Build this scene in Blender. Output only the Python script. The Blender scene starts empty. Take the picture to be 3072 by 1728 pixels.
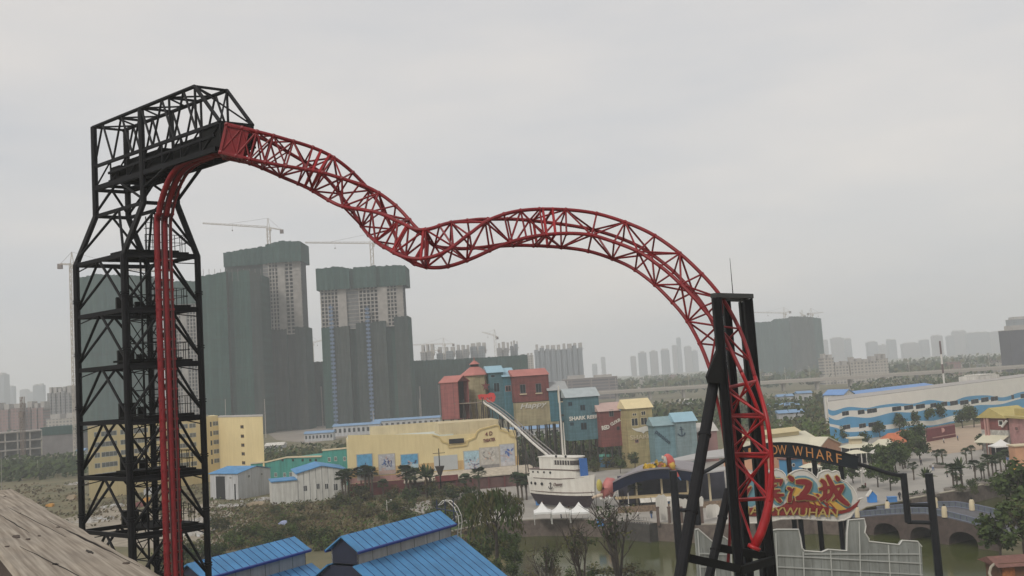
import bpy, bmesh, math, random
from mathutils import Vector, Matrix
random.seed(7)
V = Vector
SC = bpy.context.scene
COL = SC.collection
R_ = math.radians

# ------------------------------------------------------------------ camera
FPX, CX, CY, CAM_H = 2900.0, 1536.0, 864.0, 30.0
ROLL, PITCH = R_(3.7), math.atan(263.5 / 2900.0)
CAM = V((0, 0, CAM_H))
_f = V((0, math.cos(PITCH), math.sin(PITCH)))
_r0, _u0 = V((1, 0, 0)), V((0, -math.sin(PITCH), math.cos(PITCH)))
_i = math.cos(ROLL) * _r0 - math.sin(ROLL) * _u0
_j = math.sin(ROLL) * _r0 + math.cos(ROLL) * _u0
cd = bpy.data.cameras.new('camera')
cd.sensor_width = 36.0
cd.lens = 36.0 * FPX / 3072.0
cd.clip_start, cd.clip_end = 0.05, 20000
cam = bpy.data.objects.new('camera', cd)
m4 = Matrix.Identity(4)
for k, a in enumerate((_i, _j, -_f)):
    m4[0][k], m4[1][k], m4[2][k] = a.x, a.y, a.z
m4.translation = CAM
cam.matrix_world = m4
COL.objects.link(cam)
SC.camera = cam

# ------------------------------------------------------------------ sky, sun, exposure
SUN_EL, SUN_AZ = R_(42), R_(215)      # azimuth from +Y clockwise: behind the camera, to its left
w = bpy.data.worlds.new('World')
SC.world = w
w.use_nodes = True
nt = w.node_tree
N, L = nt.nodes, nt.links
bg = N['Background']
sky = N.new('ShaderNodeTexSky')
sky.sky_type = 'NISHITA'
sky.sun_disc = False
sky.sun_elevation, sky.sun_rotation = SUN_EL, SUN_AZ
sky.dust_density, sky.air_density = 4.0, 1.2
tc = N.new('ShaderNodeTexCoord')
mp = N.new('ShaderNodeMapping')
mp.inputs['Scale'].default_value = (1.0, 1.0, 3.6)
mp.inputs['Rotation'].default_value = (0, 0, R_(25))
L.new(tc.outputs['Generated'], mp.inputs['Vector'])
nz = N.new('ShaderNodeTexNoise')
nz.inputs['Scale'].default_value = 2.3
nz.inputs['Detail'].default_value = 5.0
nz.inputs['Roughness'].default_value = 0.5
L.new(mp.outputs['Vector'], nz.inputs['Vector'])
cr = N.new('ShaderNodeValToRGB')
cr.color_ramp.elements[0].position, cr.color_ramp.elements[1].position = 0.30, 0.72
cr.color_ramp.elements[0].color = (5.5, 5.6, 5.8, 1)     # thin cloud, bluish
cr.color_ramp.elements[1].color = (7.4, 6.95, 6.5, 1)    # thicker bright cloud
L.new(nz.outputs['Fac'], cr.inputs['Fac'])
mx = N.new('ShaderNodeMix')
mx.data_type = 'RGBA'
mx.inputs['Factor'].default_value = 0.88                   # overcast: the cloud deck covers most of the blue
L.new(sky.outputs['Color'], mx.inputs['A'])
L.new(cr.outputs['Color'], mx.inputs['B'])
L.new(mx.outputs['Result'], bg.inputs['Color'])
bg.inputs['Strength'].default_value = 0.095
sl = bpy.data.lights.new('sun', 'SUN')
sl.energy, sl.angle, sl.color = 1.5, R_(14), (1.0, 0.95, 0.88)
so = bpy.data.objects.new('sun', sl)
sd = V((math.sin(SUN_AZ) * math.cos(SUN_EL), math.cos(SUN_AZ) * math.cos(SUN_EL), math.sin(SUN_EL)))
so.rotation_euler = (-sd).to_track_quat('-Z', 'Y').to_euler()
so.location = (0, 0, 400)
COL.objects.link(so)
SC.view_settings.view_transform = 'Standard'
SC.view_settings.look = 'None'
SC.view_settings.exposure = 0.28
SC.view_settings.gamma = 1.0
SC.render.engine = 'CYCLES'
SC.cycles.use_denoising = True
SC.cycles.max_bounces = 6
SC.cycles.volume_bounces = 1
SC.cycles.transparent_max_bounces = 6

# ------------------------------------------------------------------ pixel (3072 x 1728) -> world
def ray(px, py):
    return _f * FPX + _i * (px - CX) + _j * (CY - py)
def at(px, py, Y):
    d = ray(px, py)
    return CAM + d * (Y / d.y)
def atz(px, py, z=0.0):
    d = ray(px, py)
    return CAM + d * ((z - CAM_H) / d.z)
gp = atz
def onv(px, py, P, dr):
    """meet the ray with the upright plane through P that contains the direction dr"""
    n = V((dr.y, -dr.x, 0))
    d = ray(px, py)
    return CAM + d * ((P - CAM).dot(n) / d.dot(n))
def hor(px):
    return 1128.0 + (1536.0 - px) * 0.0647
def gY(px, Y, z=0.0):
    """the point at height z and depth Y seen in column px (on the z level)"""
    lo, hi = hor(px) - 3000, hor(px) + 4000
    for _ in range(50):
        mid = (lo + hi) / 2
        if at(px, mid, Y).z > z: lo = mid
        else: hi = mid
    return at(px, lo, Y)

# ------------------------------------------------------------------ materials
MATS = {}
def M(name, col, rough=0.75, var=0.12, scale=0.6, metal=0.0, bump=0.0, stretch=(1, 1, 1), col2=None, detail=4.0, spec=None, streak=0.0, panel=None):
    if name in MATS: return MATS[name]
    m = bpy.data.materials.new(name)
    m.use_nodes = True
    t = m.node_tree
    b = t.nodes['Principled BSDF']
    b.inputs['Roughness'].default_value = rough
    b.inputs['Metallic'].default_value = metal
    if spec is not None: b.inputs['Specular IOR Level'].default_value = spec
    c = t.nodes.new('ShaderNodeTexCoord')
    mpn = t.nodes.new('ShaderNodeMapping')
    mpn.inputs['Scale'].default_value = stretch
    t.links.new(c.outputs['Object'], mpn.inputs['Vector'])
    n = t.nodes.new('ShaderNodeTexNoise')
    n.inputs['Scale'].default_value = scale
    n.inputs['Detail'].default_value = detail
    n.inputs['Roughness'].default_value = 0.62
    t.links.new(mpn.outputs['Vector'], n.inputs['Vector'])
    r = t.nodes.new('ShaderNodeValToRGB')
    r.color_ramp.elements[0].position, r.color_ramp.elements[1].position = 0.28, 0.72
    if col2 is None:
        a = tuple(max(0, x * (1 - var)) for x in col)
        z = tuple(min(1, x * (1 + var)) for x in col)
    else:
        a, z = col, col2
    r.color_ramp.elements[0].color = a + (1,)
    r.color_ramp.elements[1].color = z + (1,)
    t.links.new(n.outputs['Fac'], r.inputs['Fac'])
    out = r.outputs['Color']
    if streak:          # rain streaks and grime running down the wall
        m2 = t.nodes.new('ShaderNodeMapping'); m2.inputs['Scale'].default_value = (1.0, 1.0, .09)
        t.links.new(c.outputs['Object'], m2.inputs['Vector'])
        n3 = t.nodes.new('ShaderNodeTexNoise'); n3.inputs['Scale'].default_value = 1.1; n3.inputs['Detail'].default_value = 9; n3.inputs['Roughness'].default_value = .7
        t.links.new(m2.outputs['Vector'], n3.inputs['Vector'])
        r3 = t.nodes.new('ShaderNodeValToRGB'); r3.color_ramp.elements[0].position, r3.color_ramp.elements[1].position = .36, .62
        q = 1 - streak; r3.color_ramp.elements[0].color = (q * .96, q * .94, q * .92, 1); r3.color_ramp.elements[1].color = (1, 1, 1, 1)
        t.links.new(n3.outputs['Fac'], r3.inputs['Fac'])
        x = t.nodes.new('ShaderNodeMix'); x.data_type = 'RGBA'; x.blend_type = 'MULTIPLY'; x.inputs['Factor'].default_value = 1
        t.links.new(out, x.inputs['A']); t.links.new(r3.outputs['Color'], x.inputs['B']); out = x.outputs['Result']
    if panel:           # sheets or boards: (width, height, joint darkness)
        m2 = t.nodes.new('ShaderNodeMapping'); m2.inputs['Rotation'].default_value = (R_(90), 0, 0)
        t.links.new(c.outputs['Object'], m2.inputs['Vector'])
        br = t.nodes.new('ShaderNodeTexBrick'); br.offset = 0.5 if len(panel) < 4 else panel[3]
        br.inputs['Scale'].default_value = 1; br.inputs['Brick Width'].default_value = panel[0]; br.inputs['Row Height'].default_value = panel[1]
        br.inputs['Mortar Size'].default_value = .04 * panel[1]; br.inputs['Mortar Smooth'].default_value = .3; br.inputs['Bias'].default_value = 0
        br.inputs['Color1'].default_value = (.80, .84, .82, 1); br.inputs['Color2'].default_value = (1.0, 1.0, 1.0, 1); q = panel[2]; br.inputs['Mortar'].default_value = (q, q, q, 1)
        t.links.new(m2.outputs['Vector'], br.inputs['Vector'])
        x = t.nodes.new('ShaderNodeMix'); x.data_type = 'RGBA'; x.blend_type = 'MULTIPLY'; x.inputs['Factor'].default_value = 1
        t.links.new(out, x.inputs['A']); t.links.new(br.outputs['Color'], x.inputs['B']); out = x.outputs['Result']
    t.links.new(out, b.inputs['Base Color'])
    if bump:
        bp = t.nodes.new('ShaderNodeBump')
        bp.inputs['Strength'].default_value = bump
        bp.inputs['Distance'].default_value = 0.05
        t.links.new(n.outputs['Fac'], bp.inputs['Height'])
        t.links.new(bp.outputs['Normal'], b.inputs['Normal'])
    MATS[name] = m
    return m

# ------------------------------------------------------------------ mesh builder
class MB:
    def __init__(s):
        s.v, s.f, s.mi, s.cur = [], [], [], 0
    def add(s, pts):
        k = len(s.v)
        s.v.extend(V(p) for p in pts)
        return k
    def face(s, pts):
        k = s.add(pts)
        s.f.append(tuple(range(k, k + len(pts))))
        s.mi.append(s.cur)
    def fi(s, idx):
        s.f.append(tuple(idx)); s.mi.append(s.cur)
    def par(s, o, a, b, c):
        """parallelepiped from corner o with edges a, b, c"""
        o, a, b, c = V(o), V(a), V(b), V(c)
        k = s.add([o, o + a, o + a + b, o + b, o + c, o + a + c, o + a + b + c, o + b + c])
        q = [(0, 3, 2, 1), (4, 5, 6, 7), (0, 1, 5, 4), (1, 2, 6, 5), (2, 3, 7, 6), (3, 0, 4, 7)]
        if a.cross(b).dot(c) < 0: q = [tuple(reversed(x)) for x in q]
        for x in q: s.fi([k + y for y in x])
    def box(s, c, sz, rz=0.0):
        x = V((math.cos(rz), math.sin(rz), 0)) * sz[0]
        y = V((-math.sin(rz), math.cos(rz), 0)) * sz[1]
        z = V((0, 0, sz[2]))
        s.par(V(c) - x / 2 - y / 2 - z / 2, x, y, z)
    def tube(s, a, b, r, r2=None, n=6, caps=True):
        s.path([a, b], [r, r if r2 is None else r2], n, caps)
    def path(s, pts, r, n=6, caps=True, up=None):
        pts = [V(p) for p in pts]
        rr = r if isinstance(r, (list, tuple)) else [r] * len(pts)
        prev = None
        rings = []
        for i, p in enumerate(pts):
            t = (pts[min(i + 1, len(pts) - 1)] - pts[max(i - 1, 0)])
            if t.length < 1e-9: t = V((0, 0, 1))
            t.normalize()
            if prev is None:
                a = V((0, 0, 1)) if abs(t.z) < 0.9 else V((0, 1, 0))
                if up is not None: a = V(up)
                x = (a - t * a.dot(t)).normalized()
            else:
                x = (prev - t * prev.dot(t)).normalized()
            prev = x
            y = t.cross(x)
            rings.append(s.add([p + (x * math.cos(2 * math.pi * (k + .5) / n) + y * math.sin(2 * math.pi * (k + .5) / n)) * rr[i] for k in range(n)]))
        for a, b in zip(rings, rings[1:]):
            for k in range(n):
                s.fi((a + k, a + (k + 1) % n, b + (k + 1) % n, b + k))
        if caps:
            s.fi([rings[0] + k for k in reversed(range(n))])
            s.fi([rings[-1] + k for k in range(n)])
    def beam(s, a, b, w, h, up=(0, 0, 1)):
        """rectangular bar from a to b, w across, h along up"""
        a, b = V(a), V(b)
        t = (b - a)
        u = V(up); tn = t.normalized()
        if abs(tn.dot(u)) > 0.95: u = V((0, 1, 0))
        x = tn.cross(u).normalized(); y = x.cross(tn).normalized()
        s.par(a - x * w / 2 - y * h / 2, x * w, t, y * h)
    def prism(s, poly, ext):
        """closed polygon of points pushed by ext"""
        p = [V(q) for q in poly]; e = V(ext)
        n = len(p)
        k = s.add(p + [q + e for q in p])
        nrm = V((0, 0, 0))
        for i in range(n): nrm += p[i].cross(p[(i + 1) % n])
        fl = nrm.dot(e) > 0
        fr, bk = list(range(k, k + n)), list(range(k + n, k + 2 * n))
        if fl: fr.reverse()
        else: bk.reverse()
        s.fi(fr); s.fi(bk)
        for i in range(n):
            q = (k + i, k + (i + 1) % n, k + n + (i + 1) % n, k + n + i)
            s.fi(q if fl else tuple(reversed(q)))
    def ball(s, c, r, n=8, m=5):
        c = V(c)
        rx, ry, rz = r if isinstance(r, (tuple, list)) else (r, r, r)
        rows = []
        for i in range(1, m):
            th = math.pi * i / m
            rows.append(s.add([c + V((rx * math.sin(th) * math.cos(2 * math.pi * k / n), ry * math.sin(th) * math.sin(2 * math.pi * k / n), rz * math.cos(th))) for k in range(n)]))
        t, b = s.add([c + V((0, 0, rz))]), s.add([c - V((0, 0, rz))])
        for k in range(n):
            s.fi((t, rows[0] + k, rows[0] + (k + 1) % n))
            s.fi((b, rows[-1] + (k + 1) % n, rows[-1] + k))
        for a, d in zip(rows, rows[1:]):
            for k in range(n): s.fi((a + k, d + k, d + (k + 1) % n, a + (k + 1) % n))
    def lathe(s, c, prof, n=10):
        c = V(c)
        rows = [s.add([c + V((r * math.cos(2 * math.pi * k / n), r * math.sin(2 * math.pi * k / n), z)) for k in range(n)]) for r, z in prof]
        for a, d in zip(rows, rows[1:]):
            for k in range(n): s.fi((a + k, a + (k + 1) % n, d + (k + 1) % n, d + k))
        s.fi([rows[0] + k for k in reversed(range(n))]); s.fi([rows[-1] + k for k in range(n)])
    def mesh(s, name, mats, off=V((0, 0, 0)), smooth=False):
        me = bpy.data.meshes.new(name)
        me.from_pydata([p - off for p in s.v], [], s.f)
        for m in (mats if isinstance(mats, (list, tuple)) else [mats]): me.materials.append(m)
        if any(s.mi): me.polygons.foreach_set('material_index', s.mi)
        if smooth: me.polygons.foreach_set('use_smooth', [True] * len(me.polygons))
        me.update()
        return me
    def build(s, name, mats, parent=None, local=False, label=None, smooth=False):
        off = V((0, 0, 0)) if local or parent is None else woff(parent)
        o = bpy.data.objects.new(name, s.mesh(name, mats, off, smooth))
        COL.objects.link(o)
        if parent is not None: o.parent = parent
        if label: o['label'] = label
        return o
    def single(s, name, mats, label, cat, group=None, kind=None, smooth=False):
        xs, ys, zs = [p.x for p in s.v], [p.y for p in s.v], [p.z for p in s.v]
        c = V(((min(xs) + max(xs)) / 2, (min(ys) + max(ys)) / 2, min(zs)))
        o = bpy.data.objects.new(name, s.mesh(name, mats, c, smooth))
        o.location = c
        COL.objects.link(o)
        tag(o, label, cat, group, kind)
        return o
def woff(o):
    p = V(o.location)
    while o.parent is not None:
        o = o.parent; p += V(o.location)
    return p
def tag(o, label=None, cat=None, group=None, kind=None):
    if label: o['label'] = label
    if cat: o['category'] = cat
    if group: o['group'] = group
    if kind: o['kind'] = kind
    return o
def thing(name, label, cat, loc=(0, 0, 0), group=None):
    o = bpy.data.objects.new(name, None)
    o.empty_display_size = 0.5
    o.location = loc
    COL.objects.link(o)
    return tag(o, label, cat, group)
def dup(root, loc, rz=0.0, sc=1.0, label=None, group=None):
    def cp(o, par):
        c = o.copy(); COL.objects.link(c)
        if par is not None: c.parent = par
        for ch in KIDS.get(o.name, []): cp(ch, c)
        return c
    r = cp(root, None)
    r.location = loc; r.rotation_euler = (0, 0, rz)
    r.scale = (sc, sc, sc) if not isinstance(sc, tuple) else sc
    if label: r['label'] = label
    if group: r['group'] = group
    return r
KIDS = {}
def kids(root):
    KIDS[root.name] = list(root.children)
    for c in root.children: kids(c)
def structure(mb, name, mats):
    o = mb.build(name, mats); o['kind'] = 'structure'
    return o

class FR:
    """facade frame: u along A->B, n away from the camera, z up"""
    def __init__(s, A, B, deep=None):
        s.A = V((A[0], A[1], 0)); s.B = V((B[0], B[1], 0))
        s.L = (s.B - s.A).length
        s.u = (s.B - s.A).normalized()
        s.n = V((-s.u.y, s.u.x, 0))
        if s.n.y < 0: s.n = -s.n
        if deep is not None: s.n = V((deep.x, deep.y, 0)).normalized()   # plan not square: side walls run along deep
    def p(s, u, n, z): return s.A + s.u * u + s.n * n + V((0, 0, z))
    def px(s, x, y, off=0.0):
        P = s.A + s.n * off
        q = onv(x, y, P, s.u)
        return (q - P).dot(s.u), q.z
    def box(s, mb, u0, u1, n0, n1, z0, z1):
        mb.par(s.p(u0, n0, z0), s.u * (u1 - u0), s.n * (n1 - n0), V((0, 0, z1 - z0)))
    def rect(s, x0, y0, x1, y1, off=0.0):
        a, b = s.px(x0, y0, off), s.px(x1, y1, off)
        c, d = s.px(x0, y1, off), s.px(x1, y0, off)
        return (a[0] + c[0]) / 2, (b[0] + d[0]) / 2, (b[1] + c[1]) / 2, (a[1] + d[1]) / 2   # u0,u1,z0,z1
    def window(s, parent, x0, y0, x1, y1, glass, frame, bars=1, name='window', fw=0.12):
        s.win(parent, *s.rect(x0, y0, x1, y1), glass, frame, bars, name, fw)
    def win(s, parent, u0, u1, z0, z1, glass, frame, bars=1, name='window', fw=0.12):
        m = MB()
        s.box(m, u0, u1, -0.05, 0.04, z0, z0 + fw); s.box(m, u0, u1, -0.05, 0.04, z1 - fw, z1)
        s.box(m, u0, u0 + fw, -0.05, 0.04, z0 + fw, z1 - fw); s.box(m, u1 - fw, u1, -0.05, 0.04, z0 + fw, z1 - fw)
        for k in range(bars):
            c = u0 + (u1 - u0) * (k + 1) / (bars + 1)
            s.box(m, c - fw * .4, c + fw * .4, -0.045, 0.04, z0 + fw, z1 - fw)
        w = m.build(name, frame, parent)
        g = MB(); s.box(g, u0 + fw, u1 - fw, -0.02, 0.03, z0 + fw, z1 - fw)
        g.build('pane', glass, w)
        return w

def text_mesh(body, bold=0.0, ext=0.0, shear=0.0):
    c = bpy.data.curves.new('lettering', 'FONT')
    c.body = body; c.size = 1.0; c.offset = bold; c.extrude = 0.0; c.shear = shear
    c.resolution_u = 3
    o = bpy.data.objects.new('lettering', c)
    me = bpy.data.meshes.new_from_object(o)
    bpy.data.objects.remove(o); bpy.data.curves.remove(c)
    return me
def lettering(body, quad, mat, parent, push=(0, -0.12, 0), bold=0.0, name='lettering', shear=0.0):
    """flat letters stretched into quad (lower left, lower right, upper right, upper left), given thickness along push"""
    me = text_mesh(body, bold, shear=shear)
    vs = [v.co.copy() for v in me.vertices]
    fs = [tuple(p.vertices) for p in me.polygons]
    bpy.data.meshes.remove(me)
    x0, x1 = min(v.x for v in vs), max(v.x for v in vs)
    y0, y1 = min(v.y for v in vs), max(v.y for v in vs)
    q = [V(p) for p in quad]; e = V(push)
    mb = MB()
    P = []
    for v in vs:
        a, b = (v.x - x0) / max(1e-6, x1 - x0), (v.y - y0) / max(1e-6, y1 - y0)
        P.append(q[0] * (1 - a) * (1 - b) + q[1] * a * (1 - b) + q[2] * a * b + q[3] * (1 - a) * b)
    k0 = mb.add(P); k1 = mb.add([p + e for p in P])
    cnt = {}
    for f in fs:
        mb.fi([k1 + i for i in f]); mb.fi([k0 + i for i in reversed(f)])
        for a, b in zip(f, f[1:] + f[:1]): cnt[(min(a, b), max(a, b))] = cnt.get((min(a, b), max(a, b)), 0) + 1
    for (a, b), c in cnt.items():
        if c == 1: mb.fi((k0 + a, k0 + b, k1 + b, k1 + a))
    return mb.build(name, mat, parent)

def cat_rom(pts, n):
    """pts: list of tuples, returns n samples per span"""
    out = []
    P = [pts[0]] + list(pts) + [pts[-1]]
    for i in range(1, len(P) - 2):
        for k in range(n):
            t = k / n
            row = []
            for a, b, c, d in zip(P[i - 1], P[i], P[i + 1], P[i + 2]):
                row.append(0.5 * (2 * b + (c - a) * t + (2 * a - 5 * b + 4 * c - d) * t * t + (3 * b - a - 3 * c + d) * t ** 3))
            out.append(tuple(row))
    out.append(tuple(pts[-1]))
    return out
# ------------------------------------------------------------------ the setting: ground, water
m_grass = M('rough_grass', (0.080, 0.080, 0.036), 0.95, col2=(0.165, 0.135, 0.07), scale=0.09, detail=9)
m_plaza = M('plaza_paving', (0.30, 0.28, 0.25), 0.8, 0.2, scale=0.12, detail=8)
m_tan = M('tan_paving', (0.36, 0.27, 0.19), 0.8, 0.12, scale=0.2, detail=6)
m_lawn = M('mown_lawn', (0.045, 0.075, 0.022), 0.95, 0.3, scale=0.4, detail=8)
m_dirt = M('bare_dirt', (0.25, 0.215, 0.165), 0.95, 0.3, scale=0.35, detail=9)
m_water = M('canal_water', (0.056, 0.064, 0.018), 0.13, 0.25, scale=0.7, bump=0.12, spec=0.2, stretch=(.5, 1.4, 1))
m_stone = M('canal_stone', (0.12, 0.095, 0.08), 0.9, 0.4, scale=1.1, bump=0.5, detail=8)

hole_px = [(1180, 1640), (1330, 1606), (1480, 1571), (1620, 1563), (1750, 1563), (1900, 1571), (2080, 1580), (2190, 1578), (2300, 1566), (2440, 1552),
           (2545, 1556), (2600, 1523), (2735, 1500), (2860, 1478), (3072, 1430), (3300, 1400), (3420, 1500), (3020, 1610), (2990, 1690), (3040, 1760), (2900, 1850), (2560, 1800), (2300, 1790), (2050, 1728), (1900, 1740), (1640, 1765), (1420, 1790), (1180, 1830)]
hole = [gp(x, y) for x, y in hole_px]
bm = bmesh.new()
S = 3600
ov = [bm.verts.new(p) for p in ((-S, -250, 0), (S, -250, 0), (S, 4000, 0), (-S, 4000, 0))]
hv = [bm.verts.new(p) for p in hole]
ed = [bm.edges.new((ov[k], ov[(k + 1) % 4])) for k in range(4)] + [bm.edges.new((hv[k], hv[(k + 1) % len(hv)])) for k in range(len(hv))]
bmesh.ops.triangle_fill(bm, edges=ed, use_beauty=True)
for f in bm.faces:
    if f.normal.z < 0: f.normal_flip()
me = bpy.data.meshes.new('ground'); bm.to_mesh(me); bm.free()
me.materials.append(m_grass)
g = bpy.data.objects.new('ground', me); COL.objects.link(g); g['kind'] = 'structure'

mb = MB()
hx = [p.x for p in hole]; hy = [p.y for p in hole]
mb.face([(min(hx) - 5, min(hy) - 5, -3), (max(hx) + 5, min(hy) - 5, -3), (max(hx) + 5, max(hy) + 5, -3), (min(hx) - 5, max(hy) + 5, -3)])
structure(mb, 'water', m_water)

def strip_wall(pts, z0, z1, th):
    mb = MB()
    for a, b in zip(pts, pts[1:]):
        d = (b - a).normalized(); n = V((-d.y, d.x, 0))
        if n.y < 0: n = -n
        mb.par(V((a.x, a.y, z0)), b - a, n * th, V((0, 0, z1 - z0)))
    return mb
t = thing('canal_wall', 'long rough brown stone embankment wall along the far side of the canal', 'wall', hole[4])
strip_wall([p + V((0, -0.05, 0)) for p in hole[1:11]], -3.4, 0.25, 0.5).build('wall', m_stone, t)
strip_wall([p + V((0, -0.12, 0)) for p in hole[1:11]], 0.255, 0.45, 0.75).build('coping', M('coping', (0.27, 0.24, 0.2), 0.85, 0.2, scale=.8), t)
t = thing('canal_wall', 'low grey stone embankment with pale kerb curving away behind the arched bridge', 'wall', hole[13])
strip_wall([p + V((0, -0.05, 0)) for p in hole[12:16]], -3.4, 0.25, 0.5).build('wall', m_stone, t)
strip_wall([p + V((0, -0.12, 0)) for p in hole[12:16]], 0.255, 0.45, 0.6).build('coping', M('coping_pale', (0.42, 0.38, 0.3), 0.85, 0.15, scale=.8), t)

def sheet(name, px, mat, z):
    mb = MB()
    pts = [gp(x, y) for x, y in px]
    bm = bmesh.new()
    vs = [bm.verts.new((p.x, p.y, z)) for p in pts]
    es = [bm.edges.new((vs[k], vs[(k + 1) % len(vs)])) for k in range(len(vs))]
    bmesh.ops.triangle_fill(bm, edges=es, use_beauty=True)
    for f in bm.faces:
        if f.normal.z < 0: f.normal_flip()
    me = bpy.data.meshes.new(name); bm.to_mesh(me); bm.free()
    me.materials.append(mat)
    o = bpy.data.objects.new(name, me); COL.objects.link(o); o['kind'] = 'structure'
    return o
sheet('pavement', [(1200, 1520), (1390, 1475), (1560, 1445), (1700, 1420), (1900, 1405), (2150, 1380), (2420, 1360), (2560, 1320), (2800, 1290), (2960, 1275), (3200, 1262), (3300, 1396), (3072, 1427), (2860, 1475), (2735, 1497), (2600, 1520), (2543, 1552), (2440, 1549), (2300, 1563), (2190, 1575), (2080, 1577), (1900, 1568), (1750, 1560), (1620, 1560), (1480, 1566), (1400, 1570), (1330, 1560)], m_plaza, 0.012)
sheet('plaza', [(2745, 1300), (2960, 1268), (2975, 1345), (2840, 1362), (2730, 1350)], m_tan, 0.024)
sheet('grass_verge', [(1180, 1636), (1330, 1603), (1395, 1587), (1400, 1572), (1330, 1562), (1200, 1565), (1050, 1600)], m_lawn, 0.02)
sheet('dirt_yard', [(540, 1530), (650, 1500), (740, 1560), (770, 1600), (640, 1640), (500, 1600)], m_dirt, 0.02)
sheet('dirt_yard', [(180, 1560), (330, 1520), (560, 1560), (560, 1650), (350, 1640), (180, 1610)], m_dirt, 0.024)
sheet('dirt_yard', [(930, 1330), (1045, 1310), (1060, 1270), (800, 1268), (790, 1290), (830, 1320)], M('far_dirt', (0.22, 0.19, 0.16), .95, .3, scale=.05, detail=8), 0.02)

# ------------------------------------------------------------------ haze: the air itself, round everything built
hm = bpy.data.materials.new('haze')
hm.use_nodes = True
hn = hm.node_tree
hn.nodes.remove(hn.nodes['Principled BSDF'])
pv = hn.nodes.new('ShaderNodeVolumePrincipled')
pv.inputs['Color'].default_value = (0.90, 0.945, 0.98, 1)
pv.inputs['Density'].default_value = 0.00035
hn.links.new(pv.outputs['Volume'], hn.nodes['Material Output'].inputs['Volume'])
mb = MB()
mb.par((-3800, -320, -6), (7600, 0, 0), (0, 4500, 0), (0, 0, 190))
o = mb.build('haze', hm); o['kind'] = 'stuff'
o['label'] = 'grey smog hanging over the city that fades the far towers'

# ------------------------------------------------------------------ the coaster
m_black = M('black_steel', (0.0045, 0.0045, 0.006), 0.6, 0.35, scale=1.2, spec=.2)
m_black2 = M('dark_steel_plate', (0.006, 0.006, 0.006), 0.7, 0.4, scale=1.5, spec=.15)
m_red = M('red_paint', (0.19, 0.010, 0.014), 0.45, 0.25, scale=1.5, spec=.35)
m_red2 = M('bright_red_paint', (0.30, 0.009, 0.013), 0.4, 0.2, scale=1.5, spec=.4)
m_rail = M('worn_rail', (0.07, 0.02, 0.02), 0.5, 0.3, scale=2)
Z = V((0, 0, 1))

zb = at(228, 797, 63).z
def atzz(px, z, Y):
    """ground plan point seen in column px at height z and depth Y"""
    lo, hi = -2500.0, 4500.0
    for _ in range(60):
        mid = (lo + hi) / 2
        if at(px, mid, Y).z > z: lo = mid
        else: hi = mid
    return at(px, lo, Y)
LL = atzz(228, zb, 63.0); FF = atzz(370, zb, 59.4); RR = atzz(592, zb, 62.2)
BB = LL + RR - FF
uu = (FF - LL); kk = uu.length; u1 = uu.normalized()
ww = (BB - LL); w1 = ww.normalized()
xy = lambda p, z: V((p.x, p.y, z))
levels = [zb] + [at(x, y, 63).z for x, y in ((236, 953), (243, 1112), (250, 1271), (257, 1433), (263, 1594))]
step = levels[-2] - levels[-1]
while levels[-1] - step > -0.5: levels.append(levels[-1] - step)
levels.append(0.0)
dl = 0.285
up = {'L': LL + ww * dl, 'F': FF + ww * dl, 'R': RR - ww * .26, 'B': BB - ww * .26}
lo = {'L': LL, 'F': FF, 'R': RR, 'B': BB}
yu = up['L'].y
zn = at(279, 650, yu).z           # where the legs straighten again
zt = at(279, 382, yu).z           # head roof
z1 = at(285, 501, yu).z
z0 = at(290, 566, yu).z
tw = thing('coaster_tower', 'tall black lattice lift tower with overhanging head, at the left', 'coaster tower', xy((LL + RR) / 2, 0))
for k in 'LFRB':
    mb = MB()
    mb.path([xy(lo[k], 0), xy(lo[k], zb), xy(up[k], zn), xy(up[k], zt if k in 'LF' else (zt if k == 'B' else zn + 1.2))], 0.2, 8)
    for z_ in levels[1:-1]:
        for q_ in (.9, 1.05): mb.lathe(xy(lo[k], z_ + q_), [(.27, 0), (.27, .07)], 8)
    mb.build('leg', m_black, tw)
faces = [('L', 'F'), ('F', 'R'), ('R', 'B'), ('B', 'L')]
for i, z in enumerate(levels[:-1]):
    mb = MB()
    for a, b in faces:
        mb.beam(xy(lo[a], z), xy(lo[b], z), 0.16, 0.25)
        mb.beam(xy(lo[a], z - .5), xy((lo[a] + lo[b]) / 2, z - .08), 0.06, 0.06)
    c = (LL + RR) / 2
    mb.beam(xy((LL + FF) / 2, z), xy((RR + BB) / 2, z), 0.12, 0.2)
    mb.build('ring_beam', m_black, tw)
    zl = levels[i + 1]
    for a, b in faces:
        mid = xy((lo[a] + lo[b]) / 2, z)
        for e in (a, b):
            mb = MB(); mb.tube(mid, xy(lo[e], zl + .35), 0.092); mb.build('diagonal_brace', m_black, tw)
    if 0 <= i < 6:
        mb = MB()
        o = xy(FF + u1 * -0.1, z + 0.12)
        mb.par(xy(LL + ww * .30 + uu * .35, z + .14), uu * .6, ww * .62, V((0, 0, .14)))
        if i % 2 == 0: mb.par(xy(LL + ww * .12 + uu * .55, z + .30), uu * .35, ww * .7, V((0, 0, .12)))
        p = mb.build('platform', m_black2, tw)
        mb = MB()
        for s in range(6):
            q = xy(LL + ww * (.34 + .1 * s) + uu * .93, z + .28)
            mb.tube(q, q + Z * 1.1, .025, n=4)
            q2 = xy(LL + ww * .92 + uu * (.38 + .1 * s), z + .28)
            mb.tube(q2, q2 + Z * 1.1, .025, n=4)
        for h in (.6, 1.1):
            mb.tube(xy(LL + ww * .34 + uu * .93, z + .28 + h), xy(LL + ww * .9 + uu * .93, z + .28 + h), .025, n=4)
            mb.tube(xy(LL + ww * .92 + uu * .38, z + .28 + h), xy(LL + ww * .92 + uu * .9, z + .28 + h), .025, n=4)
        mb.build('railing', m_black, p)
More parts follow.
